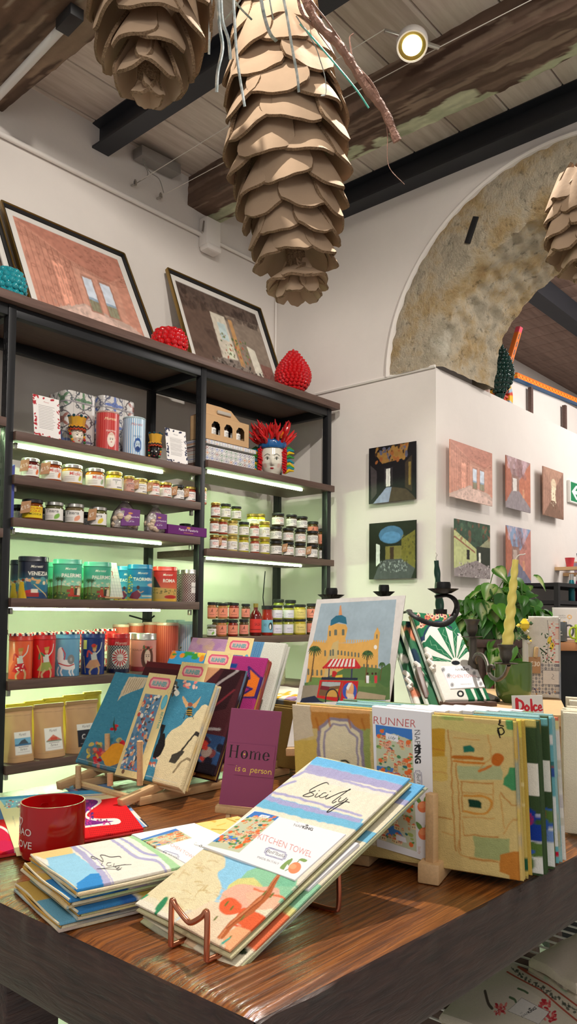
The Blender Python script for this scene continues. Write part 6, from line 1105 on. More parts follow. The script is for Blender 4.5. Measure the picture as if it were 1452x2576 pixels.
a.stroke([(272, 2106), (340, 2154), (400, 2170), (432, 2215)], 7, (176, 172, 206)); a.stroke([(282, 2104), (350, 2150), (404, 2164), (436, 2198)], 5, (238, 234, 230)); a.stroke([(290, 2100), (362, 2144), (416, 2158), (446, 2196)], 6, (170, 168, 206)); a.fill([(300, 2090), (320, 2090), (380, 2126), (468, 2190), (446, 2200), (390, 2146)], (170, 210, 160)); a.fill([(440, 2040), (700, 2040), (700, 2190), (560, 2190)], (236, 210, 130))
R = random.Random(9); [a.stroke([(x, y), (x+R.uniform(20, 50), y+R.uniform(-8, 12))], 3, R.choice([(214, 176, 84), (226, 190, 100), (200, 160, 70)]), sm=False) for x, y in [(R.uniform(470, 640), R.uniform(2050, 2120)) for _ in range(26)]]; a.ell(515, 2096, 16, 4, (50, 110, 80), ang=-.1)
mp_ = lambda x, y: (x/3.63, 1960+y/3.63); a.soft(1, 2, 24)
for pts, w in [([(1098, 716), (1080, 704), (1000, 712), (940, 698), (905, 700), (925, 730), (930, 755), (890, 735), (830, 710), (822, 722), (860, 735)], 6), ([(925, 765), (915, 785), (930, 792)], 5), ([(1005, 762), (975, 765), (965, 785), (985, 795), (1010, 788)], 5), ([(1035, 770), (1030, 800), (1045, 805)], 5), ([(1195, 782), (1120, 785), (1050, 800), (1060, 815), (1085, 815)], 5), ([(1085, 800), (1060, 825), (1075, 835), (1105, 812)], 5), ([(1100, 830), (1020, 826), (940, 822), (875, 822), (960, 815), (1050, 795), (1140, 780)], 4)]: a.stroke([mp_(*p) for p in pts], w/3.63*1.2, (50, 48, 50))
a.mottle(.03, 40, 2)
def curls(b, q, t_, seed, cols):
    """soft rounded folds showing at the open left end of a folded towel"""
    R = random.Random(seed); A0, A1 = np.asarray(q[0]), np.asarray(q[3]); d = (A1-A0); ux = (q[1]-q[0])/np.linalg.norm(q[1]-q[0]); n = 34
    for k in range(3):
        z0 = -t_*(k+.5)/3; rr = t_/8.5; b.col = s2l(cols[k % len(cols)]); P = [A0+d*s_+ux*(.001+.006*R.random()*0+.001*math.sin(s_*5+k*2+seed)-.0008)+np.array([0, 0, z0+.0006*math.sin(s_*7+seed+k)]) for s_ in np.linspace(.01, .985, n)]; b.tube(P, rr, 8, flat=1.2)
for k in range(4):
    z = [TZ+.0105, TZ+.0205, TZ+.0305, zt][k]; q = stq(z, [-.016, -.002, -.006, 0][k], [.004, -.006, .004, 0][k]) if k < 3 else tq
    if k < 3: A2 = Art(90, 50, (226, 218, 200)); A2.rect(0, 0, .12, .6, (206, 170, 90)); A2.rect(.0, .5, .16, 1, [(110, 170, 200), (60, 130, 190), (60, 130, 190)][k]); A2.rect(.16, .7, .22, 1, (50, 100, 170)); A2.rect(.24, .7, .3, 1, [(170, 166, 190), (206, 180, 90), (170, 150, 190)][k]); A2.blot(20, [(206, 160, 90), (150, 170, 180), (190, 180, 200)], .02, .1, (0, 0, 1, 1), k, .6, .5)
    tw = thing('kitchen_towel', ['lowest of the four flat stacked towels beside the mug', 'second lowest of the four flat stacked towels', 'third towel of the flat stack, directly under the printed Sicily one', 'top towel of the flat stack, printed Sicily, beside the red mug'][k], 'kitchen towel', (q[0]+q[2])/2-(0, 0, .01), st_group)
    b = MB(); layers(b, q, .0095, a if k == 3 else A2, 3, 61+k, .0009, (222, 208, 176), .004); curls(b, q, .0095, k, [(232, 220, 190), (206, 160, 80), (170, 190, 190)]); b.build('folded_cloth', M['cloth'], tw)
    BA = Art(20, 12, (232, 231, 236)); bw = [(p0*(1-s_)+p1*s_)+np.array([0, 0, .0012]) for s_, (p0, p1) in ((.44, (q[0], q[1])), (.76, (q[0], q[1])), (.76, (q[3], q[2])), (.44, (q[3], q[2])))]
    if k == 3:
        KQ = [PJ(p) for p in bw]; BA = Art(150, 130, (238, 237, 240), quad=KQ); tA2 = Art(60, 60, (0, 0, 0), (0, 0, 100, 100)); palette_town(tA2, (0, 0, 100, 100), 8, 60); paste(BA, tA2, [(318, 2122), (442, 2084), (484, 2108), (376, 2136)])
        BA.text('KITCHEN TOWEL', 452, 2142, 11, (206, 110, 110), e=((.85, .5), (-.4, .7)), bold=-.006, sx=.8); badge(BA, (428, 2152), (.93, .3), (-.3, .8), 44, 18); BA.text('MADE IN ITALY', 405, 2162, 4, (90, 90, 96), e=((.88, .45), (-.3, .8))); napking(BA, 488, 2126, 5, ((.93, .3), (-.3, .8)))
        for Lf in ([(412, 2180), (424, 2170), (436, 2166), (430, 2176)], [(434, 2176), (440, 2164), (448, 2162), (446, 2172)]): BA.fill(Lf, (120, 156, 80), sm=True)
        BA.ell(446, 2180, 16, 8, (238, 130, 84), ang=.1)
    b = MB(); panel(b, bw, .0100 if k == 3 else .0096, BA, rnd_=.1); b.build('paper_band', M['paper'], tw)
# ---- the red mug
def mug(name, label, c, r, h, m, lip_=None, handle=None, grp=None, base=.8, inside=None):
    t = thing(name, label, 'mug', c, grp); b = MB(); b.lathe([(r*base*.7, 0), (r*base, .002), (r*(base+.12), h*.05), (r*.985, h*.16), (r, h*.3), (r, h*.97), (r*.985, h), (r*.95, h), (r*.94, h*.97), (r*.94, h*.25), (r*.7, h*.08), (0, h*.07)], c, 64); t_b = b.build('mug_body', m, t)
    if handle is not None:
        a_ = handle; u = np.array([math.cos(a_), math.sin(a_), 0]); P = [np.array(c)+u*(r*q)+np.array([0, 0, h*z]) for q, z in ((.93, .8), (1.25, .84), (1.5, .7), (1.52, .45), (1.3, .27), (.95, .25))]; b = MB(); b.tube(smooth(np.array(P), 5), r*.13, 10, flat=.7); b.build('handle', m, t)
    return t
mp0 = at('z', TZ, 130, 2172); d = CM[2]@(mp0-O0); mr = 78/FPX*1.06; mc = mp0+np.array([math.cos(math.atan2(mp0[1], mp0[0])), math.sin(math.atan2(mp0[1], mp0[0])), 0])*mr*.72; dm = CM[2]@(mc-O0); mr = 79.5*dm/FPX; mh = 138*dm/FPX
mt = mug('red_mug', 'glossy red mug reading CIAO LOVE in white letters on the table', (mc[0], mc[1], TZ), mr, mh, M['redmug'], handle=math.radians(75))
def wraptext(txt, c, r, z0, hgt, phi, m, parent, al='c', sx=1, bold=.01, nm='lettering', off=.0006):
    V, T_ = text_tris(txt, bold); V = V.copy(); V[:, 0] -= V[:, 0].min(); w_ = V[:, 0].max(); V[:, 0] -= w_*{'c': .5, 'l': 0, 'r': 1}[al]; V *= hgt*1.38; A2 = phi+V[:, 0]*sx/r; P = np.stack([c[0]+(r+off)*np.cos(A2), c[1]+(r+off)*np.sin(A2), c[2]+z0+V[:, 1]], -1); b = MB(); b.add(P, [np.array(T_)]); o = b.build(nm, m, parent, smooth=False); return o
fm = facing(*mc[:2]); wm_ = mat('white_print', (228, 214, 206), .5)
o = wraptext('CIAO', (mc[0], mc[1], TZ), mr, mh*.50, mh*.125, fm-.66, wm_, mt.children[0], 'r', 1.15); o['label'] = 'white word CIAO on the mug'; o = wraptext('LOVE', (mc[0], mc[1], TZ), mr, mh*.28, mh*.125, fm-.63, wm_, mt.children[0], 'r', 1.15); o['label'] = 'white word LOVE on the mug'
b = MB(); P = []
for k in np.linspace(0, 2*math.pi, 30): xx_ = .0042*(16*math.sin(k)**3)/16; z_ = .0038*(13*math.cos(k)-5*math.cos(2*k)-2*math.cos(3*k)-math.cos(4*k))/13; A2 = fm-1.2+xx_/mr*1.3; P.append((mc[0]+(mr+.0008)*math.cos(A2), mc[1]+(mr+.0008)*math.sin(A2), TZ+mh*.72+z_*1.4))
b.tube(P[:-1], .0005, 6, closed=True); o = b.build('heart_print', wm_, mt.children[0]); o['label'] = 'thin white heart outline on the mug'
# ---- tablecloth-like colourful towels lying behind the mug
zt2 = TZ+.0068; RQ = [(-60, 2010), (285, 1982), (362, 2082), (-20, 2150)]; rq = [at('z', zt2, *p) for p in RQ]
a = Art(330, 200, (214, 30, 36), quad=RQ); a.fill([(-60, 2005), (290, 1978), (300, 1996), (200, 2004), (100, 2010), (-60, 2030)], (84, 170, 222)); a.stroke([(150, 2004), (240, 1998), (292, 1996)], 3, (236, 224, 200)); a.fill([(200, 2004), (290, 1998), (300, 2006), (262, 2012), (210, 2012)], (236, 220, 180))
R = random.Random(2)
for i in range(34):
    for j in range(20): x, y = 222+i*4.2+j*1.5, 2030+j*4.6-i*.4; a.ell(x, y, .5+j*.035, .5+j*.035, (120, 16, 26), n=6) if j > 3 else None
a.fill([(190, 2006), (250, 2006), (266, 2018), (240, 2042), (236, 2054), (262, 2060), (305, 2060), (310, 2072), (260, 2078), (205, 2086), (190, 2088)], (240, 226, 220), sm=True); a.fill([(190, 2012), (245, 2011), (258, 2020), (234, 2042), (232, 2058), (262, 2066), (298, 2066), (258, 2074), (205, 2080), (190, 2080)], (120, 40, 130), sm=True); a.blot(70, [(190, 50, 140), (70, 40, 120), (206, 60, 120)], 1, 5, (200, 2014, 250, 2078), 5, .4, .9); a.blot(26, [(206, 60, 150), (120, 30, 100)], 1, 4, (245, 2062, 290, 2074), 6, .4, .9)
a.stroke([(200, 2118), (246, 2124), (270, 2104), (300, 2096), (312, 2100), (306, 2112)], 5, (236, 200, 160)); a.fill([(205, 2122), (250, 2128), (276, 2108), (306, 2100), (304, 2110), (284, 2130), (206, 2144)], (50, 80, 130), sm=True)
a.fill([(-60, 2030), (40, 2020), (50, 2060), (-60, 2070)], (90, 130, 180)); a.ell(5, 2102, 32, 18, (206, 30, 70)); a.ell(20, 2130, 34, 14, (200, 30, 80)); a.stroke([(-40, 2080), (10, 2084), (40, 2110), (44, 2140)], 6, (240, 226, 220)); a.fill([(-60, 2150), (45, 2140), (50, 2180), (-60, 2180)], (190, 20, 40))
rt = thing('printed_runner', 'folded red and blue comic-print runner lying flat behind the mug', 'table runner', np.mean(rq, 0), 'comic print runners'); b = MB(); layers(b, rq, .0060, a, 2, 31, .0003, (200, 60, 60)); b.build('folded_cloth', M['cloth'], rt)
LQ = [(-10, 2012), (78, 2003), (60, 2120), (42, 2155)]; LQ = [(-6, 2013), (140, 2002), (150, 2140), (42, 2152)]; lq = [at('z', zt2+.0012, *p) for p in LQ]; a = Art(110, 120, (232, 214, 160), quad=LQ); a.fill([(0, 2012), (60, 2008), (64, 2040), (20, 2046)], (80, 170, 220)); a.blot(40, [(190, 40, 80), (240, 236, 230), (40, 70, 60), (120, 90, 160)], 1, 5, (14, 2016, 60, 2042), 4); a.text('MADE IN ITALY', 40, 2085, 3, (110, 100, 80), ang=1.3)
b = MB(); panel(b, lq, .0009, a); b.build('paper_band', M['paper'], rt)
BQ2 = [(40, 2010), (262, 1972), (380, 2096), (90, 2140)]; bq2 = [at('z', TZ+.0285 if False else TZ+.0015, *p) for p in BQ2]
rt2 = thing('printed_runner', 'pale blue folded runner lying beneath the red comic-print one', 'table runner', (.9, 1.2, TZ)); b = MB(); a = Art(80, 60, (130, 166, 214), (0, 0, 1, 1)); a.rect(.8, .7, 1, 1, (226, 222, 214)); a.rect(.9, .85, 1, 1, (60, 60, 70)); a.blot(12, [(226, 150, 120), (110, 130, 190)], .03, .1, (0, 0, .7, .2), 4)
panel(b, [at('z', TZ+.0008, *p) for p in [(150, 1975), (268, 1966), (374, 2078), (340, 2085)]], .0006, a); b.build('folded_cloth', M['cloth'], rt2)
# ================================================================ runner racks, signs, candelabra
RN = random.Random(11)
def shiftq(q, v): return [np.asarray(p, float)+v for p in q]
# ---- left wooden rack with four runners
LT = [(.944, 1.302, .998), (.954, 1.019, .993), (.832, .969, .834), (.822, 1.252, .840)]; LP = [(288, 1686), (541, 1712), (442, 1982), (186, 1914)]
LO = [dist(d_2, *p)-dist(1.386, 541, 1712) for p, d_2 in (((541, 1712), 1.386), ((617, 1681), 1.465), ((674, 1650), 1.545), ((720, 1613), 1.62))]
zg = 'runners standing in the left wooden rack'
def wl(a, n, cols, w, box, seed): 
    R = random.Random(seed); [a.stroke([(R.uniform(box[0], box[2]), R.uniform(box[1], box[3])) for _ in range(3)], w*R.uniform(.5, 1.3), R.choice(cols)) for _ in range(n)]
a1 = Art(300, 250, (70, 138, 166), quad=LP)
for k in range(900): x, y = RN.uniform(180, 540), RN.uniform(1680, 1985); a1.ell(x, y, 2.6, 1.1, RN.choice([(56, 120, 150), (90, 156, 182)]), n=6, ang=.4, a=.7)
a1.fill([(322, 1695), (372, 1697), (358, 1724), (330, 1735), (302, 1748), (290, 1762), (300, 1738)], (214, 196, 168)); [a1.stroke([(325+k*6, 1700), (306+k*6, 1742-k*2)], 1.2, (160, 136, 104)) for k in range(7)]
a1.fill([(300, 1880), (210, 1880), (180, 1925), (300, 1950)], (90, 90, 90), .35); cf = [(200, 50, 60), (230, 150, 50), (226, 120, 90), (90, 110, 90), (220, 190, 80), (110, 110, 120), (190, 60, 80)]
for k in range(90): x = RN.uniform(210, 345); y = RN.uniform(1862+abs(x-290)*.15, 1935); a1.ell(x, y, RN.uniform(3, 9), RN.uniform(3, 8), RN.choice(cf), RN.uniform(.6, 1), RN.uniform(0, 3), n=10)
for x, y, r in ((280, 1830, 11), (236, 1915, 12), (302, 1868, 10)): [a1.ell(x+RN.uniform(-r, r)*.6, y+RN.uniform(-r, r)*.6, r*.5, r*.4, c, n=10) for c in ((190, 30, 50), (220, 60, 70), (170, 20, 40), (206, 50, 60))]
a1.fill([(245, 1905), (280, 1872), (308, 1880), (300, 1915), (262, 1930)], (232, 160, 50), sm=True); a1.fill([(283, 1800), (278, 1830), (284, 1846)], (60, 80, 60))
a1.fill([(545, 1760), (512, 1770), (488, 1800), (470, 1805), (455, 1822), (428, 1838), (418, 1850), (395, 1900), (370, 1990), (470, 1990), (560, 1700)], (228, 212, 170)); a1.fill([(430, 1700), (448, 1706), (448, 1730), (432, 1750)], (90, 90, 84)); a1.blot(10, [(236, 232, 220), (60, 60, 60)], 3, 8, (430, 1705, 452, 1740), 3); a1.blot(9, [(230, 130, 120), (240, 190, 170)], 3, 8, (455, 1706, 500, 1722), 2)
a1.fill([(400, 1850), (412, 1846), (410, 1880), (395, 1905), (380, 1912), (384, 1888)], (34, 30, 32), sm=True); a1.fill([(402, 1820), (414, 1822), (405, 1850), (396, 1862)], (40, 36, 38)); a1.blot(8, [(190, 100, 80), (236, 200, 180)], 3, 6, (370, 1910, 392, 1935), 7)
a1.stroke([(500, 1833), (488, 1848), (470, 1870), (450, 1895)], 4, (60, 56, 50)); a1.fill([(455, 1888), (462, 1892), (436, 1924), (420, 1920), (428, 1902)], (70, 66, 58)); a1.stroke([(520, 1835), (505, 1833), (495, 1845)], 6, (50, 48, 44)); a1.stroke([(470, 1910), (450, 1922), (436, 1940), (430, 1948)], 5, (150, 134, 104))
for s_, x0 in ((1, 484), (-1, 478)): a1.fill([(x0, 1770), (x0+s_*14, 1752+6*s_), (x0+s_*22+4, 1748-s_*2), (x0+s_*10, 1776)], (214, 170, 120), sm=True)
a1.fill([(474, 1776), (486, 1778), (484, 1796), (476, 1802), (470, 1794)], (60, 56, 40)); [a1.stroke([(470, 1782+k*6), (485, 1784+k*6)], 2, (206, 160, 60)) for k in range(3)]; a1.ell(480, 1768, 7, 6, (160, 90, 70)); a1.stroke([(468, 1790), (462, 1806)], 1.5, (60, 50, 40)); a1.stroke([(486, 1792), (488, 1806)], 1.5, (60, 50, 40)); a1.soft(1, 2.5, 40); a1.stroke([(190, 1910), (260, 1930), (440, 1976)], 1, (200, 200, 196), sm=False); a1.mottle(.06, 50, 1)
a2 = Art(120, 120, (74, 34, 40), (0, 0, 1, 1)); a2.rect(0, 0, .45, .06, (96, 36, 42)); a2.fill([(.6, 0), (.78, 0), (.66, .2), (.58, .3)], (206, 150, 110)); a2.fill([(.82, 0), (1, .0), (.95, .4), (.7, .5)], (50, 24, 30)); a2.stroke([(.95, 0), (.78, .2), (.66, .5), (.7, .62), (.95, .6)], .025, (160, 150, 150)); a2.stroke([(.97, .2), (.8, .45)], .02, (120, 40, 50)); a2.rect(.5, .66, 1, .92, (44, 70, 110)); a2.blot(30, [(120, 60, 60), (160, 140, 130), (60, 100, 140), (30, 26, 40)], .02, .07, (.5, .6, 1, .95), 4); a2.rect(0, .92, 1, 1, (30, 22, 30)); a2.blot(18, [(190, 60, 50), (60, 30, 50)], .02, .05, (.5, .7, .9, .9), 9)
a3 = Art(120, 120, (172, 52, 120), (0, 0, 1, 1)); a3.rect(0, 0, .5, .3, (60, 150, 200)); a3.blot(20, [(60, 150, 70), (230, 140, 50), (240, 200, 70)], .02, .05, (0, 0, .5, .06), 3)
for P in ([(.52, 0), (.62, 0), (.58, .14), (.5, .2)], [(1, .2), (.86, .1), (.9, .22), (.8, .28), (.95, .32), (.84, .42), (1, .4)], [(.7, .62), (.9, .55), (.98, .75), (.8, 1), (.7, .9), (.8, .72)]): a3.fill(P, (236, 120, 40)); a3.stroke(P+[P[0]], .02, (60, 40, 110), sm=False)
a3.text('F', .68, .28, .2, (30, 70, 140), bold=.05); a3.rect(.6, .8, .75, 1, (40, 40, 100))
a4 = Art(120, 120, (216, 214, 204), (0, 0, 1, 1)); a4.img[:, :int(a4.W*.5)] = s2l((196, 150, 190)); a4.blot(30, [(226, 190, 150), (180, 130, 190), (214, 170, 200), (150, 160, 210)], .03, .1, (0, 0, .5, .4), 4, .7, .5); a4.rect(.58, 0, .8, .3, (70, 120, 170)); [a4.stroke([(.58+.02*k, 0), (.58+.02*k, .2+.02*(k % 5))], .014, (100, 150, 190), sm=False) for k in range(12)]; a4.rect(.8, 0, 1, 1, (214, 214, 204)); a4.fill([(.7, .5), (.85, .45), (.8, 1), (.6, 1)], (40, 42, 50))
def runnercard(q, parent, name, style, art=None):
    b = MB(); A_ = Art(90, 270, (232, 208, 150), (0, 0, 78, 200))
    for k in range(26): x, y = RN.uniform(0, 78), RN.uniform(0, 200); A_.ell(x, y, 6, 6, (222, 196, 136), ring=.7, n=14)
    pk = (222, 84, 120); S_ = [(16, 8), (62, 8), (68, 14), (68, 26), (62, 32), (16, 32), (10, 26), (10, 14)]; A_.fill(S_, pk, sm=False); A_.fill([(18, 12), (60, 12), (64, 17), (64, 23), (60, 28), (18, 28), (14, 23), (14, 17)], (236, 170, 170)); A_.text('RUNNER', 39.5, 25, 9, (40, 90, 110), bold=.06, sx=.82, shear=.1); A_.text('RUNNER', 39, 24.4, 9, (130, 190, 190), bold=.02, sx=.82, shear=.1)
    A_.rect(9, 44, 57, 188, (90, 130, 170)); A_.blot(150, [(236, 226, 214), (190, 60, 60), (60, 110, 150), (50, 50, 70), (206, 190, 170), (226, 160, 120), (150, 90, 90)], 1.5, 5.5, (11, 46, 55, 186), style, .6); A_.ell(68, 56, 7, 15, (80, 170, 200)); A_.ell(68, 56, 5, 12, (100, 190, 214)); A_.text('BEATNIK', 69, 92, 6, (70, 150, 140), ang=1.57, bold=.02); A_.ell(20, 192, 4, 4, (120, 80, 60))
    panel(b, q, .0006, A_); b.build(name, M['paper'], parent)
CQ = [(375.8, 1692), (444, 1699), (360, 1964), (288, 1948)]
nL = np.cross(np.array(LT[1])-LT[0], np.array(LT[0])-LT[3]); nL /= np.linalg.norm(nL)
def onq(q, p, off): n0 = np.cross(np.array(q[1])-q[0], np.array(q[0])-q[3]); n0 /= np.linalg.norm(n0); c = np.mean(q, 0)+n0*off; d = ray(*p); return O0+((c-O0)@n0)/(d@n0)*d
cq = [onq(LT, p, .002) for p in CQ]
for k, (art, lb) in enumerate(((a1, 'blue and cream runner with flowers and a bee, front one in the left rack'), (a2, 'dark burgundy runner, second in the left wooden rack'), (a3, 'magenta and orange zigzag runner, third in the left wooden rack'), (a4, 'lilac and pale blue runner, last in the left wooden rack'))):
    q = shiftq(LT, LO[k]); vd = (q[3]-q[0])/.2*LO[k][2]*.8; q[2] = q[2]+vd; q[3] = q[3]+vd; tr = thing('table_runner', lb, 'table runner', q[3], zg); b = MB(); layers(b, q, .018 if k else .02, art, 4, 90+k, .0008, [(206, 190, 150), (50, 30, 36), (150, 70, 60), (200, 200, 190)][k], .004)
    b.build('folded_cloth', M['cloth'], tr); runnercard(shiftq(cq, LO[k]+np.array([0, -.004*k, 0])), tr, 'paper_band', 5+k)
rk = thing('runner_rack', 'pale wooden peg rack holding the four standing colourful runners', 'rack', (1.0, 1.1, TZ)); zr_ = TZ+.008
for y, px in ((1.035, 0), (1.215, 0)):
    b = MB(); b.bar((.80, y, zr_), (1.16, y-.01, zr_), .016, .014); b.build('base_rail', M['beech'], rk)
    b = MB(); b.bar((.765, y, TZ+.010), (.93, y, TZ+.042), .014, .014); b.build('slanted_rail', M['beech'], rk); b = MB(); b.bar((.93, y-.004, TZ+.042), (1.16, y-.004, TZ+.020), .014, .014); b.build('slanted_rail', M['beech'], rk)
for p, q in (((352, 1975), (352, 1864)), ((271, 1952), (270, 1846)), ((197, 1983), (197, 1926)), ((277, 1976), (277, 1945))):
    y = 1.035 if p[0] in (352,) else (1.09 if p[0] == 277 else 1.19); P0 = at('y', y, *p); b = MB(); P1 = at('y', y, *q); b.tube([P0, P1], .0052, 10); b.build('peg', M['beech'], rk)
b = MB(); b.tube([(1.16, 1.035, TZ+.018), (1.16, 1.21, TZ+.018)], .006, 8); b.build('cross_rod', M['beech'], rk); b = MB(); b.tube([(.80, 1.035, TZ+.010), (.80, 1.21, TZ+.010)], .006, 8); b.build('cross_rod', M['beech'], rk)
# ---- purple sign on a tiny easel
PQ = [O0+.915*(np.array(p)-O0) for p in ((.881, .900, .965), (.921, .826, .962), (.898, .828, .812), (.858, .902, .815))]; PP = [(581.5, 1782), (709, 1789), (680, 2036), (548, 2022)]
a = Art(190, 330, (150, 74, 112), quad=PP)
sg = thing('purple_sign', 'purple card sign reading Home is a person on the table', 'sign', PQ[3]); b = MB(); panel(b, PQ, .002, a, rnd_=.1, back=(196, 150, 170)); sgc = b.build('sign_card', M['paper'], sg)
# lettering laid over the card: page axes from the quad (0..1 across, 0..1 down)
nP = np.cross(np.array(PQ[1])-PQ[0], np.array(PQ[0])-PQ[3]); nP /= np.linalg.norm(nP)
A3 = Art(420, 180, (150, 74, 112), (0, 0, 420, 180)); ink = (40, 34, 36)
def Hstem(x, w=15, y0=18, y1=122): A3.rect(x, y0, x+w, y1, ink); A3.rect(x-8, y0, x+w+8, y0+3.5, ink); A3.rect(x-8, y1-3.5, x+w+8, y1, ink)
Hstem(14); Hstem(72); A3.rect(28, 66, 74, 70, ink)
def ringo(cx, cy, rx, ry): A3.ell(cx, cy, rx, ry, ink, n=40); A3.ell(cx, cy, rx*.48, ry*.88, (150, 74, 112), n=40)
ringo(148, 90, 33, 35); A3.fill([(148, 84), (153, 79), (158, 84), (148, 97), (138, 84), (143, 79)], (236, 200, 90))
def stem(x, y0=56, w=13): A3.rect(x, y0, x+w, 122, ink); A3.rect(x-6, 119, x+w+6, 122, ink); A3.rect(x-6, y0, x+3, y0+3, ink)
stem(200); A3.stroke([(212, 72), (226, 60), (240, 60), (246, 74)], 5, ink); A3.rect(240, 70, 253, 122, ink); A3.rect(234, 119, 259, 122, ink); A3.stroke([(252, 72), (266, 60), (280, 60), (286, 74)], 5, ink); A3.rect(280, 70, 293, 122, ink); A3.rect(274, 119, 299, 122, ink)
ringo(345, 90, 32, 35); A3.rect(330, 86, 376, 90, ink); A3.fill([(346, 91), (380, 91), (380, 112), (366, 108), (350, 100)], (150, 74, 112)); A3.stroke([(376, 106), (364, 118), (345, 124)], 4, ink)
def put(A_, u0, v0, u1, v1, nm, q, n0, off=.0012, parent=None, m='paper'):
    q = [np.asarray(p, float) for p in q]; f = lambda u, v: lerp(lerp(q[0], q[1], u), lerp(q[3], q[2], u), v)+n0*off; C = A_.out(); h, w = C.shape[:2]; P = np.array([[f(u0+(u1-u0)*i/(w-1), v0+(v1-v0)*j/(h-1)) for i in range(w)] for j in range(h)]); b = MB(); b.grid(P, C); return b.build(nm, M[m], parent)
yl = (232, 206, 90); A4 = Art(300, 80, (150, 74, 112), (0, 0, 300, 80))
for s_ in ([(12, 26), (10, 46), (16, 50)], [(14, 14), (15, 12)], [(44, 26), (32, 26), (30, 34), (42, 40), (38, 50), (26, 48)], [(84, 30), (70, 28), (66, 42), (74, 50), (84, 40), (84, 30), (86, 50)], [(128, 28), (124, 72)], [(126, 34), (142, 26), (148, 38), (138, 50), (126, 46)], [(158, 40), (174, 36), (170, 26), (160, 30), (158, 44), (166, 52), (178, 46)], [(188, 28), (188, 50)], [(188, 36), (196, 28), (204, 30)], [(222, 28), (212, 28), (210, 36), (222, 42), (218, 52), (208, 48)], [(240, 28), (230, 36), (234, 50), (246, 48), (250, 36), (240, 28)], [(262, 30), (262, 52)], [(262, 38), (272, 28), (282, 34), (284, 54)]): A4.stroke(s_, 5, yl)
o = put(A3, .06, .36, .965, .585, 'lettering', PQ, nP, .0009, sgc); o['label'] = 'dark serif word Home with a small yellow heart'; o = put(A4, .22, .575, .98, .685, 'lettering', PQ, nP, .0010, sgc); o['label'] = 'yellow handwritten words is a person'
ez = thing('mini_easel', 'small pale wooden easel under the purple sign', 'easel', (.80, .80, TZ)); b = MB(); e0_, e1_e = PQ[3]-(0, 0, .006), PQ[2]-(0, 0, .006); b.bar(e0_*1.05-e1_e*.05, e1_e*1.05-e0_*.05, .014, .010); b.build('ledge', M['beech'], ez)
for s_, o_ in ((.2, -.012), (.8, -.012), (.5, .05)): p = lerp(e0_, e1_e, s_)-(0, 0, .004); q = p-nP*o_*-1*0+np.array([nP[0]*-o_, nP[1]*-o_, 0]); b = MB(); b.bar((q[0], q[1], TZ+.0012), p-nP*.004*(o_ > 0), .007, .007); b.build('leg', M['beech'], ez)
# ---- right rack with many upright runners
RT = [(.787, .680, .997), (.863, .408, .995), (.854, .396, .814), (.778, .667, .816)]; RP = [(745.6, 1772.5), (1284, 1813), (1306, 2219), (750, 2128)]; nR = np.array([.963, .270, 0])
a = Art(420, 290, (206, 182, 120), quad=RP)
a.fill([(740, 1765), (790, 1770), (792, 1850), (745, 1862)], (206, 190, 164)); a.fill([(786, 1768), (935, 1778), (935, 1830), (790, 1830)], (190, 130, 62)); a.fill([(786, 1768), (935, 1778), (935, 1790), (790, 1784)], (222, 170, 110)); a.fill([(742, 1862), (930, 1850), (930, 2010), (742, 1990)], (206, 176, 90)); a.fill([(900, 1830), (935, 1830), (935, 1990), (905, 1990)], (150, 160, 90)); a.fill([(742, 1985), (935, 2000), (960, 2135), (750, 2125)], (226, 214, 180))
S0 = [(808, 1826), (824, 1816), (836, 1804), (880, 1806), (892, 1824), (914, 1840), (916, 1930), (925, 2040), (808, 2040), (804, 1860)]; a.fill(S0, (226, 212, 178)); a.stroke(S0+[S0[0]], 8, (146, 134, 150), sm=False); S1 = [(822, 1836), (836, 1826), (842, 1818), (874, 1820), (884, 1838), (902, 1852), (904, 2030), (822, 2030), (818, 1862)]; a.stroke(S1+[S1[0]], 5, (156, 144, 160), sm=False); a.stroke([(862, 1916), (876, 1914), (888, 1930), (900, 1945)], 5, (30, 28, 30))
for x, y in ((800, 1800), (830, 1790), (880, 1795), (915, 1800)): a.stroke([(x, y), (x+6, y+34)], 5, (170, 100, 40), a=.7)
def rr_(x0, y0, x1, y1, c, w=0): (a.rect(x0, y0, x1, y1, c) if not w else a.stroke([(x0, y0), (x1, y0), (x1, y1), (x0, y1), (x0, y0)], w, c, sm=False))
a.fill([(1084, 1785), (1180, 1790), (1160, 1830), (1084, 1822)], (150, 170, 96)); a.fill([(1090, 1800), (1300, 1820), (1300, 1850), (1200, 1840), (1090, 1826)], (206, 192, 120)); rr_(1086, 1828, 1124, 1900, (190, 146, 50)); rr_(1086, 1900, 1130, 1965, (206, 176, 96)); a.fill([(1155, 1925), (1265, 1925), (1272, 1962), (1160, 1960)], (170, 176, 130)); a.fill([(1195, 2112), (1290, 2116), (1290, 2180), (1200, 2165)], (156, 164, 110)); a.fill([(1265, 2160), (1306, 2150), (1310, 2225), (1262, 2205)], (186, 120, 50))
og = (176, 112, 44); og2 = (196, 146, 80)
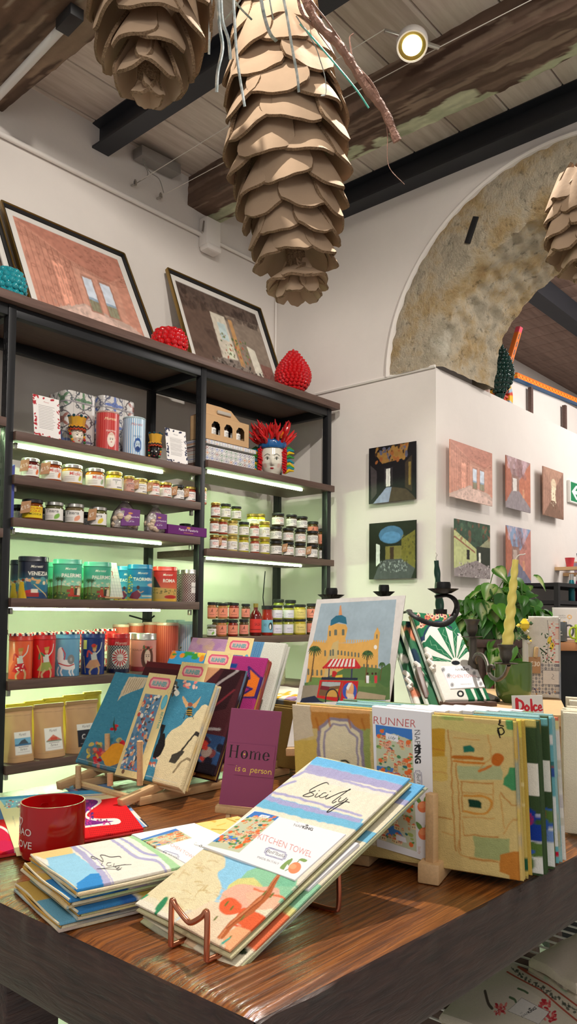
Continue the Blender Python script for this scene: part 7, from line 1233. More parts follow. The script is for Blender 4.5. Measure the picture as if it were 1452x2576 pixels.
for p in ([(1130, 1830), (1140, 1900), (1142, 2000), (1150, 2150)], [(1152, 1920), (1160, 2040), (1162, 2150)], [(1145, 1852), (1212, 1856)], [(1148, 1908), (1220, 1910)], [(1232, 1842), (1240, 1900), (1222, 1918), (1212, 1935)], [(1162, 1965), (1246, 1972)], [(1165, 1995), (1245, 2000)], [(1165, 1965), (1168, 2050)], [(1245, 1968), (1246, 2040)], [(1168, 2060), (1250, 2064)], [(1168, 2066), (1172, 2108)], [(1172, 2108), (1260, 2112)], [(1264, 1996), (1296, 2030)], [(1262, 2000), (1275, 2090)], [(1300, 2060), (1270, 2105)], [(1090, 1940), (1130, 1944)], [(1090, 1880), (1124, 1884)], [(1100, 2060), (1140, 2064)], [(1115, 2100), (1150, 2110)], [(1160, 2120), (1164, 2160), (1260, 2176)], [(1185, 2168), (1262, 2180)]): a.stroke(p, 3.4, RN.choice([og, og2]), a=.8)
a.stroke([(1146, 1902), (1218, 1906)], 9, (180, 104, 36)); a.stroke([(1146, 1914), (1224, 1918)], 5, (196, 120, 44)); a.ell(1256, 1908, 16, 18, (186, 100, 36)); a.stroke([(1240, 1925), (1222, 1934), (1212, 1940)], 7, (196, 116, 50))
a.fill([(1168, 1872), (1190, 1872), (1198, 1880), (1196, 1890), (1170, 1890)], (40, 110, 90), sm=False); a.fill([(1182, 2013), (1210, 2014), (1217, 2022), (1216, 2036), (1184, 2034)], (26, 60, 44)); a.stroke([(1172, 2004), (1225, 2006), (1242, 2020), (1238, 2040), (1215, 2052), (1172, 2046)], 6, (200, 140, 60)); a.fill([(1287, 1928), (1300, 1925), (1300, 1995), (1268, 1975)], (70, 140, 90)); a.fill([(1276, 1812), (1290, 1812), (1290, 1832), (1278, 1828)], (90, 150, 90))
a.soft(2, 3.5, 30); a.stroke([(1254, 1800), (1268, 1806), (1258, 1815), (1270, 1820)], 3.5, (26, 24, 26)); a.stroke([(1256, 1825), (1262, 1842), (1272, 1836), (1266, 1824), (1256, 1830), (1262, 1850)], 3.5, (26, 24, 26)); a.mottle(.05, 60, 3)
rg = 'runners standing in the right wooden rack'
def chk(a, c1, c2, top, n): a.rect(0, 0, 1, 1, c1); [a.rect(0, y, 1, y+.14, c2) for y in n]
def sidep(c):
    def f(k): A_ = Art(30, 60, c[0]); A_.blot(16, c[1:], .04, .16, (0, 0, 1, 1), k, .9); return A_
    return f
fr = []
def A_chk(seed, teal=False):
    A_ = Art(110, 110, (60, 80, 50)); A_.rect(0, .28, 1, .5, (232, 228, 214)); A_.rect(0, .5, 1, .62, (60, 80, 50)); A_.rect(0, .62, 1, 1, (226, 226, 220)); A_.blot(22, [(60, 100, 180), (110, 140, 196), (90, 120, 60), (60, 90, 50), (30, 60, 150)], .03, .07, (.8, .6, 1, .98), seed); A_.ell(.93, .66, .05, .06, (190, 40, 70), ring=.8); A_.rect(0, 0, 1, .03, (120, 180, 180) if teal else (206, 190, 110)); return A_
def A_teal(s): A_ = Art(110, 110, (110, 176, 184)); A_.rect(0, .3, 1, .36, (60, 120, 120)); A_.rect(0, .55, 1, .9, (226, 228, 224)); A_.blot(16, [(200, 30, 60), (60, 130, 120), (226, 226, 220), (60, 90, 160)], .02, .06, (.8, .1, 1, 1), s); return A_
ay = Art(110, 110, (206, 180, 96)); ay.rect(0, .0, 1, .1, (226, 206, 90)); ay.stroke([(.93, .02), (.97, .06), (.94, .1)], .015, (30, 26, 24)); ay.blot(20, [(60, 120, 60), (40, 90, 60), (196, 120, 50), (226, 206, 140)], .02, .07, (.85, .15, 1, 1), 3); [ay.stroke([(.95, .3+k*.07), (.985, .33+k*.07), (.95, .36+k*.07)], .012, (26, 24, 24)) for k in range(9)]
aw = Art(110, 110, (230, 224, 214)); aw.blot(12, [(90, 110, 190), (206, 60, 60), (230, 210, 150)], .02, .05, (.7, 0, 1, .05), 3); aw.blot(18, [(150, 140, 160), (200, 196, 180), (170, 160, 120)], .02, .06, (.9, .2, 1, .9), 4, .9, .4)
seq = [(a, 'yellow watercolour town runner at the front of the right rack', (214, 184, 110), 0), (ay, 'yellow and green lettered runner, second in the right rack', (200, 170, 80), .006), (A_chk(3), 'dark green and white checked runner, third in the right rack', (70, 90, 60), .020), (A_teal(2), 'pale teal runner between the two dark green checked ones', (150, 190, 190), .022), (A_chk(8, 1), 'dark green checked runner with blue berries, fifth in the right rack', (80, 100, 70), .028), (A_teal(7), 'teal runner with red dots, sixth in the right rack', (150, 190, 190), .030), (aw, 'white runner with small blue and red print, last in the right rack', (226, 222, 214), .036), (Art(40, 40, (120, 140, 100)), 'sage green runner near the back of the right rack', (130, 150, 110), .0)]
ur = (np.array(RT[1])-RT[0])/np.linalg.norm(np.array(RT[1])-RT[0])
nRf = -np.cross(np.array(RT[1])-RT[0], np.array(RT[0])-RT[3]); nRf /= np.linalg.norm(nRf)
CR = [(934, 1775.5), (1086, 1791), (1094, 2175), (947, 2131)]; crq = [onq(RT, p, .0015) for p in CR]
ac = Art(200, 400, (232, 230, 232), quad=CR); ac.text('RUNNER', 992, 1827, 22, (190, 84, 84), e=((.99, .09), (-.02, 1)), bold=-.008, sx=.92)
tA = Art(80, 280, (0, 0, 0), (0, 0, 100, 310)); palette_town(tA, (0, 0, 100, 160), 12, 80); palette_town(tA, (0, 150, 100, 310), 14, 80); tA.fill([(28, 20), (62, 24), (62, 42), (28, 38)], (236, 234, 238)); tA.text('Lidy', 45, 36, 9, (60, 60, 70), shear=.3); tA.fill([(48, 285), (74, 285), (74, 298), (48, 298)], (236, 234, 238)); tA.soft(1, 1.5, 40); paste(ac, tA, [(943.6, 1824), (1036, 1836), (1048, 2145), (951, 2113)])
ac.text('NAP', 1042, 1838, 15, (70, 70, 72), 'l', e=((.03, 1), (-1, .03)), bold=-.004); ac.text('KING', 1043, 1877, 15, (24, 24, 26), 'l', e=((.03, 1), (-1, .03)), bold=.05); ac.fill([(1051, 1876), (1060, 1880), (1055, 1885), (1062, 1887), (1055, 1891), (1060, 1896), (1052, 1896)], (24, 24, 26)); ac.text('THE', 1053, 1838, 5, (90, 90, 90), 'l', e=((.03, 1), (-1, .03)))
badge(ac, (1052, 1975), (.05, 1), (-1, .05), 62, 20, (140, 136, 160), ts=.5); orange(ac, (1065, 2036), 15); orange(ac, (1068, 2102), 16, 1); ac.stroke([(1072, 2070), (1078, 2050), (1086, 2040)], 2, (110, 140, 70)); ac.text('Sicily', 1052, 2142, 7, (206, 150, 130), e=((.05, 1), (-1, .05)), shear=.3)
for k, (art, lb, side, ext) in enumerate(seq):
    off = nRf*(.0225*k)+ur*ext*1.0; q = shiftq(RT, off); q[0] = q[0]+ur*RN.uniform(-.01, .01); tr = thing('table_runner', lb, 'table runner', q[3], rg)
    dz = -.012*(k % 2) if k else 0; q = [p+np.array([0, 0, dz]) if i in (2, 3) else p+np.array([0, 0, .002*(k > 0)]) for i, p in enumerate(q)] if False else q
    b = MB(); layers(b, q, .0185, art, 4, 120+k, .0007, side, .004); b.build('folded_cloth', M['cloth'], tr)
    cq2 = crq if k == 0 else shiftq(crq, nRf*(.0225*k)+ur*(.012*k)+np.array([0, 0, .001])); b = MB(); panel(b, cq2, 0.0192 if k else .0200, ac if k == 0 else Art(16, 20, (232, 230, 232)), rnd_=.05); b.build('paper_band', M['paper'], tr)
rr2 = thing('runner_rack', 'pale wooden block rack under the yellow runners on the right', 'rack', (.83, .55, TZ)); 
for p, q, pk in (((.806, .588), (1.02, .648), (937, 2140)), ((.806, .488), (1.02, .548), (1101, 2182))):
    b = MB(); b.bar((p[0], p[1], TZ+.0125), (q[0], q[1], TZ+.0125), .026, .024, bev=.002); b.build('foot_block', M['beech'], rr2)
    zz_ = .905; b = MB(); b.bar((p[0]+.012, p[1]+.002, TZ+.02), (p[0]+.012, p[1]+.002, zz_), .012, .011, bev=.001, up=(1, 0, 0)); b.build('post', M['beech'], rr2)
b = MB(); b.tube([(.835, .595, TZ+.013), (.835, .496, TZ+.013)], .006, 8); b.build('cross_rod', M['beech'], rr2); b = MB(); b.tube([(.99, .64, TZ+.013), (.99, .54, TZ+.013)], .006, 8); b.build('cross_rod', M['beech'], rr2)
# ---- olive folded runners and printed ones on a hanger between the racks
for k in range(6):
    c = (118+k*8, 96+k*5, 50+k*4); p0 = dist(1.50+.03*k, 735, 1782-3*k); q = [p0+(0, .075, 0), p0+(0, -.02, 0), p0+(-.01, -.02, -.115), p0+(-.01, .075, -.115)]
    tr = thing('table_runner', 'olive brown folded runner hanging between the racks, '+ORD[k]+' from the front', 'table runner', q[3], 'olive runners between the racks'); b = MB(); layers(b, q, .014, Art(20, 30, (134, 110, 60)), 3, 150+k, .002, c, .01); b.build('folded_cloth', M['cloth'], tr)
b = MB(); aa = Art(60, 30, (232, 228, 214), (0, 0, 60, 30)); aa.blot(16, [(236, 180, 60), (236, 140, 60), (170, 140, 180)], 2, 6, (15, 12, 60, 30), 3); p0 = dist(1.66, 720, 1752); layers(b, [p0+(.08, .09, .012), p0+(.08, -.03, .012), p0+(-.02, -.03, -.002), p0+(-.02, .09, -.002)], .02, aa, 3, 171, .001, (226, 222, 210)); tag(b.build('folded_napkin', M['cloth']), 'white napkin with orange print lying over the olive runners', 'napkin')
b = MB(); b.box((1.28, 1.02, .885), (.30, .012, .17), bev=.002); tag(b.build('hanging_board', M['black']), 'black board carrying the olive runners between the racks', 'board') if False else None
# ---- palace poster on an easel
GP = [(797, 1508), (1021, 1497), (966, 1876), (722, 1879)]
def quad3(px, ia, z):
    Rr = [ray(*p) for p in px]; A_ = np.array([Rr[2], -Rr[1], -Rr[3]]).T; t_ = np.linalg.solve(A_, -Rr[0]); tt = [1, t_[1], t_[0], t_[2]]; P = [k*r for k, r in zip(tt, Rr)]; s_ = (z-CAMZ)/P[ia][2]; return [O0+s_*p for p in P]
def rectq(BL, w, h, yaw, tilt, roll=0):
    """upright panel: bottom-left corner, facing the direction yaw, leaning back by tilt"""
    u = np.array([-math.sin(yaw), math.cos(yaw), 0.]); f = np.array([math.cos(yaw), math.sin(yaw), 0.]); v = -f*math.sin(tilt)+np.array([0, 0, math.cos(tilt)]); BL = np.asarray(BL, float)
    if roll: u, v = u*math.cos(roll)+v*math.sin(roll), v*math.cos(roll)-u*math.sin(roll)
    return [BL+v*h, BL+v*h+u*w, BL+u*w, BL]
pos = dist(1.42, 722, 1879)
PQ2 = quad3(GP, 3, pos[2])
pw = np.linalg.norm(PQ2[1]-PQ2[0]); ph = np.linalg.norm(PQ2[3]-PQ2[0])
a = Art(260, 400, (226, 222, 218), quad=GP); W1 = lambda x, y: (480+x/2.792, 1370+y/2.792); W2 = lambda x, y: (640+x/3.157, 1560+y/3.157)
f1 = lambda P, c, al=1, sm=False: a.fill([W1(*p) for p in P], c, al, sm); f2 = lambda P, c, al=1, sm=False: a.fill([W2(*p) for p in P], c, al, sm)
f1([(915, 415), (1445, 385), (1370, 1100), (770, 1100)], (164, 184, 196)); yw = (222, 172, 92); yw2 = (200, 182, 128)
f1([(860, 680), (965, 690), (1010, 690), (1180, 695), (1285, 665), (1318, 690), (1315, 920), (1290, 990), (810, 970), (835, 720)], yw); f1([(955, 690), (968, 570), (1000, 552), (1090, 560), (1102, 590), (1080, 690)], yw); f1([(980, 572), (985, 530), (1020, 500), (1060, 494), (1090, 510), (1098, 560), (1040, 545)], (44, 110, 136)); f1([(1038, 495), (1048, 430), (1056, 424), (1064, 495)], (214, 150, 100)); f1([(1284, 680), (1290, 625), (1312, 580), (1330, 620), (1318, 740), (1284, 740)], yw)
for k in range(26): x = 862+k*17; a.rect(*W1(x, 672-(k > 12)*4), *W1(x+8, 690), yw)
f1([(1000, 690), (1040, 670), (1030, 830), (1010, 960), (930, 950), (960, 800)], yw2, .8); f1([(1100, 700), (1225, 680), (1200, 760), (1200, 930), (1130, 920)], yw, 1)
wn = (104, 110, 96)
for x, y, w, h in [(1008, 597, 20, 40), (1062, 595, 18, 42), (972, 605, 12, 38), (938, 742, 12, 42), (976, 740, 12, 42), (994, 735, 12, 46)]+[(1030+k*24, 742+k*3, 11, 32) for k in range(7)]+[(820, 872, 12, 44), (850, 876, 12, 44), (882, 880, 12, 40), (912, 880, 12, 40), (1212, 838, 11, 36), (1240, 840, 11, 34), (1268, 844, 11, 32), (1296, 846, 10, 30), (1304, 630, 8, 30)]: x0, y0 = W1(x, y); x1, y1 = W1(x+w, y+h); a.rect(x0, y0+2, x1, y1, wn); a.ell((x0+x1)/2, y0+2, (x1-x0)/2, 2.4, wn)
a.ell(*W1(1298, 720), 4.2, 5.5, (240, 238, 230)); f1([(1120, 850), (1330, 870), (1340, 960), (1400, 850), (1400, 1090), (790, 1110), (800, 970), (900, 960)], (92, 122, 70), 1); f1([(790, 990), (900, 985), (880, 1110), (770, 1110)], (150, 140, 120)); f1([(1180, 1030), (1370, 1060), (1365, 1090), (1150, 1080)], (176, 160, 130)); f1([(1310, 960), (1320, 890), (1370, 850), (1404, 845), (1390, 1000)], (80, 116, 66), 1, True); f1([(840, 930), (1000, 940), (1180, 950), (1300, 960), (1300, 1000), (820, 985)], (110, 140, 76))
for x, y, s_ in ((872, 740, 1.0), (1243, 770, .9), (1345, 845, .5)):
    X, Y = W1(x, y); X2, Y2 = W1(x-(30 if x == 872 else 15), y+220*s_); a.stroke([(X, Y), ((X+X2)/2, (Y+Y2)/2), (X2, Y2)], 3*s_, (110, 80, 50))
    for t_ in np.linspace(0, 6.28, 15): a.stroke([(X, Y), (X+9*s_*math.cos(t_), Y-3+6*s_*math.sin(t_)), (X+16*s_*math.cos(t_), Y+12*s_*math.sin(t_)+4*s_)], 5.5*s_, RN.choice([(50, 80, 46), (70, 104, 56)]), w1=1.5)
f2([(520, 475), (705, 480), (668, 650), (495, 615)], (200, 40, 40)); f2([(535, 488), (688, 492), (655, 615), (508, 598)], (120, 90, 60)); f2([(540, 490), (686, 494), (680, 520), (600, 528), (535, 520)], (170, 180, 180)); f2([(530, 520), (600, 530), (590, 560), (520, 550)], (120, 40, 50)); f2([(600, 560), (668, 545), (655, 612), (560, 605)], (206, 160, 80)); f2([(705, 480), (828, 484), (808, 640), (680, 650)], (196, 36, 44)); a.ell(*W2(757, 565), 18, 22, (60, 90, 180)); f2([(740, 520), (775, 500), (790, 530), (780, 600), (735, 610), (728, 570)], (226, 170, 120), 1, True); f2([(730, 540), (750, 500), (775, 496), (745, 560)], (236, 232, 226)); f2([(735, 580), (790, 590), (795, 625), (740, 625)], (236, 214, 180), .9)
f2([(535, 452), (822, 458), (820, 478), (532, 474)], (40, 46, 66)); f2([(590, 380), (600, 380), (596, 455), (586, 455)], (60, 60, 90)); f2([(770, 380), (782, 380), (778, 456), (766, 456)], (60, 60, 90)); f2([(605, 310), (800, 304), (850, 375), (830, 384), (540, 378)], (206, 48, 52))
for k in range(7): x = 625+k*27; f2([(x, 308), (x+13, 307), (x-25+k*6, 370), (x-45+k*6, 370)], (238, 230, 222))
for k in range(15): a.ell(*W2(550+k*20, 378), 3.2, 2.8, (206, 48, 52) if k % 2 else (190, 40, 46), n=10)
f2([(620, 405), (640, 402), (660, 420), (640, 452), (615, 450)], (190, 40, 40)); f2([(650, 440), (700, 432), (700, 455), (640, 455)], (226, 190, 70)); a.stroke([W2(565+0*k, 650) for k in (0,)]+[W2(570, 600), W2(590, 560), W2(625, 548), W2(655, 570), W2(668, 620), W2(662, 650)], 3.2, (50, 46, 50))
for x, c in ((900, (236, 236, 240)), (938, (80, 130, 70)), (965, (206, 60, 70))): f2([(x-12, 440), (x+12, 440), (x+10, 500), (x-10, 500)], c); a.ell(*W2(x, 425), 2.6, 3.2, (70, 40, 30))
f2([(380, 620), (480, 600), (520, 640), (560, 655), (360, 655)], (40, 46, 70)); a.mottle(.04, 50, 5)
pg = thing('palace_poster', 'poster of a domed yellow palace with a red striped ice-cream cart', 'poster', PQ2[3]); b = MB(); n_ = panel(b, PQ2, .004, a, rnd_=.1, back=(214, 210, 206)); b.build('printed_sheet', M['canvas'], pg)
ed = thing('table_easel', 'brown wooden easel ledge under the palace poster', 'easel', PQ2[3]); u_ = (PQ2[2]-PQ2[3]); b = MB(); b.bar(PQ2[3]-(0, 0, .008), PQ2[2]-(0, 0, .008), .022, .014); b.build('ledge', M['beech'], ed)
for s_ in (.2, .8): p = PQ2[3]+u_*s_; b = MB(); b.bar((p[0]-n_[0]*.01, p[1]-n_[1]*.01, TZ+.002), p-(0, 0, .016), .012); b.build('leg', M['beech'], ed)
# ---- black wrought iron candelabrum
ci = thing('iron_candelabrum', 'black wrought iron candelabrum with curved arms behind the palace poster', 'candelabrum', (1.5, 1.12, TZ))
def cup(parent, px, py, d, wpx, m, flute=True, h=26):
    c = dist(d, px, py); s_ = d/FPX; r = wpx/2*s_; b = MB(); b.lathe([(r*.25, -9*s_), (r*.55, -7*s_), (r, 3*s_), (r*1.02, 4*s_), (r*.5, 0), (r*.5, .5*s_)], c, 48, lobes=(20, .05, 0) if flute else None); b.build('drip_pan', m, parent); b = MB(); b.lathe([(r*.50, 0), (r*.52, h*.35*s_*1.5), (r*.47, h*s_*.8), (r*.40, h*s_*.8), (r*.40, h*s_*.4), (0, h*s_*.4)], c, 24); b.build('candle_socket', m, parent); return c
C1 = cup(ci, 833, 1500, 1.75, 64, M['iron']); C2 = cup(ci, 966, 1492, 1.85, 52, M['iron']); C3 = cup(ci, 1115, 1485, 1.32, 74, M['iron'])
hub = dist(1.72, 985, 1700); b = MB(); b.tube([(hub[0], hub[1], TZ+.0), (hub[0], hub[1], hub[2]+.1)], .006, 10); b.build('stem', M['iron'], ci); b = MB(); b.lathe([(.07, 0), (.07, .006), (.02, .012)], (hub[0], hub[1], TZ), 32); b.build('base', M['iron'], ci)
def arm(px, d0, d1, r=.006, flat=.4, m='iron', parent=None, nm='curved_arm'): b = MB(); P = smooth(np.array(px3(px, d0, d1)), 7); b.tube(P, r, 10, flat=flat); b.build(nm, M[m], parent)
ap = [((985, 1548), 1.72), ((1027, 1538), 1.66), ((1029, 1536), 1.42), ((1031, 1541), 1.29), ((1044, 1551), 1.25), ((1075, 1566), 1.25), ((1112, 1571), 1.26), ((1138, 1556), 1.28), ((1150, 1530), 1.3), ((1144, 1509), 1.31), ((1125, 1498), 1.32), ((1095, 1502), 1.32)]; b = MB(); b.tube(smooth(np.array([dist(d_2, *p) for p, d_2 in ap]), 7), .0055, 10, flat=.45); b.build('curved_arm', M['iron'], ci)
arm([(985, 1600), (900, 1610), (850, 1580), (833, 1520), (833, 1505)], 1.72, 1.75, parent=ci); arm([(985, 1600), (980, 1560), (970, 1520), (966, 1500)], 1.72, 1.85, parent=ci)
# ---- riser behind the right rack carrying the smaller display
b = MB(); 
def px_on(d, x, y): return dist(d, x, y)
rs = [px_on(1.36, 1040, 1757), px_on(1.36, 1400, 1790)]; RZ = .958
P4 = [at('z', RZ, *p) for p in ((1020, 1790), (1430, 1800), (1400, 1735), (1060, 1730))]
b.add([(*p[:2], z) for z in (RZ-.018, RZ) for p in P4], [np.array([3, 2, 1, 0]), np.array([4, 5, 6, 7]), np.array([0, 1, 5, 4]), np.array([1, 2, 6, 5]), np.array([2, 3, 7, 6]), np.array([3, 0, 4, 7])])
ri = thing('display_riser', 'low wooden riser behind the right rack under the green mug', 'riser', (1.3, .7, TZ)); b.build('riser_board', M['beech'], ri, smooth=False)
for p in P4: c = np.mean(P4, 0); q = lerp(p, c, .12); b = MB(); b.box((q[0], q[1], (TZ+RZ-.018)/2), (.02, .02, RZ-.018-TZ), bev=.001); b.build('leg', M['beech'], ri)
# green peacock towels
T_ = lambda x, y: (1000+x/3.212, 1360+y/3.212)
GQ = [T_(120, 575), T_(445, 592), T_(758, 1282), T_(385, 1290)]
gq = quad3(GQ, 3, dist(1.32, *GQ[3])[2]); 
def peacock():
    a = Art(170, 230, (226, 222, 214), quad=GQ); g = (40, 110, 76); t1 = lambda P, c, al=1, sm=False: a.fill([T_(*p) for p in P], c, al, sm)
    t1([(60, 540), (480, 560), (560, 760), (430, 720), (330, 650), (250, 690), (210, 760), (200, 860), (120, 800)], g)
    for k in range(26): x = RN.uniform(120, 470); y = RN.uniform(575, 660) if x > 200 else RN.uniform(580, 760); a.ell(*T_(x, y), 6, 5, RN.choice([(226, 160, 130), (206, 120, 90), (236, 190, 160)]), ang=RN.uniform(0, 3)); a.ell(*T_(x, y), 3, 2.5, (120, 60, 80))
    a.stroke([T_(205, 860), T_(200, 760), T_(250, 680), T_(330, 645), T_(430, 690), T_(500, 760)], 4, (44, 56, 90)); c0 = (475, 985)
    for an0, an1 in ((3.62, 3.95), (4.2, 4.42), (4.62, 4.8), (5.02, 5.2), (3.2, 3.4), (5.35, 5.6)):
        for (r0, r1), col in (((40, 400), g),): t1([(c0[0]+r0*math.cos(an0), c0[1]+r0*math.sin(an0)), (c0[0]+r1*math.cos(an0)*.8, c0[1]+r1*math.sin(an0)*.8), (c0[0]+r1*math.cos(an1)*.8, c0[1]+r1*math.sin(an1)*.8), (c0[0]+r0*math.cos(an1), c0[1]+r0*math.sin(an1))], col)
        am = (an0+an1)/2; a.stroke([T_(c0[0]+r*math.cos(am+(.05 if i % 2 else -.05))*.8, c0[1]+r*math.sin(am+(.05 if i % 2 else -.05))*.8) for i, r in enumerate(range(80, 390, 40))], .8, (150, 200, 160), sm=False)
    a.ell(*T_(475, 990), 12, 6, (30, 34, 40)); 
    for x in (560, 640, 720): t1([(x-20, 1190), (x+30, 1190), (x+80, 1290), (x+20, 1290)], g)
    a.ell(*T_(510, 1250), 10, 9, (40, 44, 46), ring=.5); return a
for k in range(3):
    off = np.array([.0, .0, 0]) if k == 0 else -np.cross(gq[1]-gq[0], gq[0]-gq[3])/np.linalg.norm(np.cross(gq[1]-gq[0], gq[0]-gq[3]))*.022*k+(gq[0]-gq[1])*.14*k; q = shiftq(gq, off); tw = thing('kitchen_towel', ['green peacock-pattern kitchen towel with white card, front one behind the right rack', 'green patterned towel directly behind the front peacock one', 'green patterned towel at the back of the leaning pack'][k], 'kitchen towel', q[3], 'green peacock towels'); b = MB()
    A_ = peacock() if k == 0 else Art(30, 60, (60, 110, 80)); k and A_.blot(40, [(226, 222, 214), (40, 60, 80), (206, 130, 100), (30, 90, 60)], .04, .12, (0, 0, 1, 1), k); layers(b, q, .017, A_, 3, 200+k, .001, (200, 206, 196)); b.build('folded_cloth', M['cloth'], tw)
    if k == 0:
        c4 = [T_(345, 1010), T_(635, 1000), T_(716, 1185), T_(425, 1202)]; A_ = Art(150, 110, (234, 232, 234), quad=c4); napking(A_, *T_(468, 1050), 6, ((1, -.03), (.1, 1))); A_.text('KITCHEN TOWEL', *T_(525, 1110), 9, (196, 90, 90), e=((1, -.04), (.25, 1)), sx=.8, bold=-.006); A_.text('MADE IN SICILY', *T_(560, 1168), 3, (120, 110, 110), e=((1, -.04), (.2, 1)))
        for x, y in ((365, 1040), (410, 1090), (440, 1170), (610, 1020), (625, 1070), (660, 1120), (680, 1160)): A_.ell(*T_(x, y), 5, 6, (170, 170, 172), n=12); A_.ell(*T_(x, y), 2, 3, (120, 120, 124), n=8)
        b = MB(); panel(b, [onq(q, p, .0018) for p in c4], .020, A_, rnd_=.1); b.build('paper_band', M['paper'], tw)
    b = MB(); P = [q[3]*(1-s_)+q[0]*s_ for s_ in np.linspace(.3, .48, 8)]; P = [p+np.array([.0, .004*math.sin(i*2), 0]) for i, p in enumerate(P)]; b.tube(P, .0045, 8); b.build('cord_knot', M['string'], tw)
eg = thing('table_easel', 'dark brown easel leg behind the green peacock towels', 'easel', gq[3]); p0 = gq[3]-(0, 0, .009); p1 = gq[2]-(0, 0, .009); b = MB(); b.bar(p0, p1, .03, .012); b.build('ledge', M['board'], eg)
gn = np.cross(gq[1]-gq[0], gq[0]-gq[3]); gn /= np.linalg.norm(gn); b = MB(); b.bar(dist(1.42, *T_(165, 1040)), dist(1.36, *T_(240, 1290)), .01, .014); b.build('leg', M['board'], eg)
# pewter candelabrum with the yellow candle
pc = thing('pewter_candelabrum', 'dark pewter candelabrum with scrolled arm carrying a yellow candle', 'candelabrum', dist(1.3, 1190, 1760)); dp = 1.26; V_ = lambda x, y: (1252+x/6.44, 1380+y/6.44)
def pcup(px, py, d, k=1.0):
    c = dist(d, px, py); s_ = d/FPX*k; b = MB(); b.lathe([(8*s_, 0), (9*s_, 4*s_), (14*s_, 12*s_), (16*s_, 22*s_), (15*s_, 30*s_), (18*s_, 38*s_), (21*s_, 44*s_), (21*s_, 47*s_), (15*s_, 46*s_), (14*s_, 36*s_), (0, 34*s_)], c, 36); b.build('candle_socket', M['pewter'], pc); b = MB(); b.lathe([(6*s_, -4*s_), (29*s_, -1.5*s_), (30*s_, 0), (8*s_, 1*s_)], c, 36); b.build('drip_pan', M['pewter'], pc); return c
e0 = pcup(1273, 1668, dp-.03); e1_ = pcup(1188, 1601, dp+.2, .92)
b = MB(); sb = dist(dp+.2, 1190, 1604); b.lathe([(.05, 0), (.05, .006), (.012, .02), (.009, .05), (.012, (sb[2]-RZ)*.5), (.007, (sb[2]-RZ)*.7), (.007, sb[2]-RZ)], (sb[0], sb[1], RZ), 24); b.build('stem', M['pewter'], pc)
arm([(1198, 1668), (1194, 1655), (1202, 1645), (1216, 1650), (1226, 1668), (1230, 1690), (1238, 1704), (1252, 1710), (1268, 1700), (1276, 1685), (1280, 1672)], dp+.19, dp-.03, .0036, 1, 'pewter', pc, 'scroll_arm'); arm([(1230, 1690), (1232, 1676), (1240, 1676), (1243, 1684)], dp, dp-.01, .003, 1, 'pewter', pc, 'scroll_end')
def candle(p0, p1, d, r0, r1, m, label, wick, turns, cat='candle'):
    A0, A1 = dist(d, *p0), dist(d, *p1); t = thing('twisted_candle', label, cat, A0, 'twisted candles'); n = 90; L = np.linalg.norm(A1-A0); ax = (A1-A0)/L; u = np.cross(ax, (0, 1, 0)); u /= np.linalg.norm(u); v = np.cross(ax, u); rows = []
    for i in range(n):
        s_ = i/(n-1); r = r0+(r1-r0)*s_; tw = np.interp(s_, [0, .12, .86, 1], [0, 1, 1, 0]); A2 = np.linspace(0, 2*math.pi, 40, endpoint=False); rr = r*(1+.14*tw*np.cos(2*A2-turns*2*math.pi*s_)); rows.append(A0+ax*L*s_+rr[:, None]*(np.cos(A2)[:, None]*u+np.sin(A2)[:, None]*v))
    b = MB(); b.grid(np.array(rows)[::-1], wrapu=True, capv=(1, 1)); b.build('wax_body', m, t); b = MB(); b.tube(smooth(np.array([dist(d, *p) for p in wick])), .0009, 8); b.build('wick', M['string'], t)
candle(V_(160, 1575), V_(292, 180), dp-.03, .0090, .0048, M['wax'], 'pale yellow twisted candle in the pewter candelabrum', [V_(292, 185), V_(300, 160), V_(330, 120), V_(370, 100), V_(410, 98), V_(452, 86)], 6.5)
candle((1108, 1545), (1098, 1410), 1.62, .0088, .0050, M['gwax'], 'dark green twisted candle behind the iron candelabrum cup', [(1098, 1412), (1097, 1402), (1100, 1396), (1096, 1390)], 3.4)
gh = thing('candle_stand', 'slim black stand holding the dark green candle', 'candle stand', dist(1.62, 1110, 1700)); c = dist(1.62, 1108, 1547); b = MB(); b.lathe([(.045, TZ-c[2]), (.045, TZ-c[2]+.006), (.006, TZ-c[2]+.02), (.006, -.02), (.014, -.01), (.014, .012), (.0095, .012), (.0095, -.002), (0, -.002)], c, 24); b.build('stand_body', M['iron'], gh)
# big green glass mug, Dolce card, lemon towel
gc = dist(1.42, 1292, 1762); gr = 46/FPX*1.42; t = thing('green_cup', 'large glossy green cup behind the Dolce card', 'cup', (gc[0], gc[1], RZ)); hgt = dist(1.42, 1292, 1666)[2]-RZ; b = MB(); b.lathe([(gr*.5, 0), (gr*.62, .004), (gr*.88, hgt*.16), (gr*.98, hgt*.34), (gr, hgt*.6), (gr, hgt), (gr*.95, hgt), (gr*.94, hgt*.4), (0, hgt*.1)], (gc[0], gc[1], RZ), 48); b.build('cup_body', M['green'], t)
pd = dist(1.24, 1289, 1779); dyaw = facing(pd[0], pd[1])-.1; w_ = 75/FPX*1.24; dq = rectq((pd[0], pd[1], RZ+.001), w_, w_*.64, dyaw, .15, .06)
A_ = Art(150, 96, (236, 232, 226), (0, 0, 100, 64)); ln = [([(17, 12), (17, 52)], 11), ([(17, 14), (32, 20), (37, 32), (32, 46), (17, 52)], 8)]; rd = (214, 44, 56)
for P, w in ln: A_.stroke(P, w, rd)
A_.stroke([(48, 33), (42, 42), (48, 51), (55, 42), (48, 33)], 7, rd); A_.stroke([(63, 14), (64, 50)], 7, rd, w1=9); A_.stroke([(80, 35), (74, 33), (70, 42), (74, 51), (81, 48)], 6.5, rd); A_.stroke([(86, 42), (94, 41), (92, 33), (87, 36), (86, 46), (90, 51), (97, 48)], 5.5, rd)
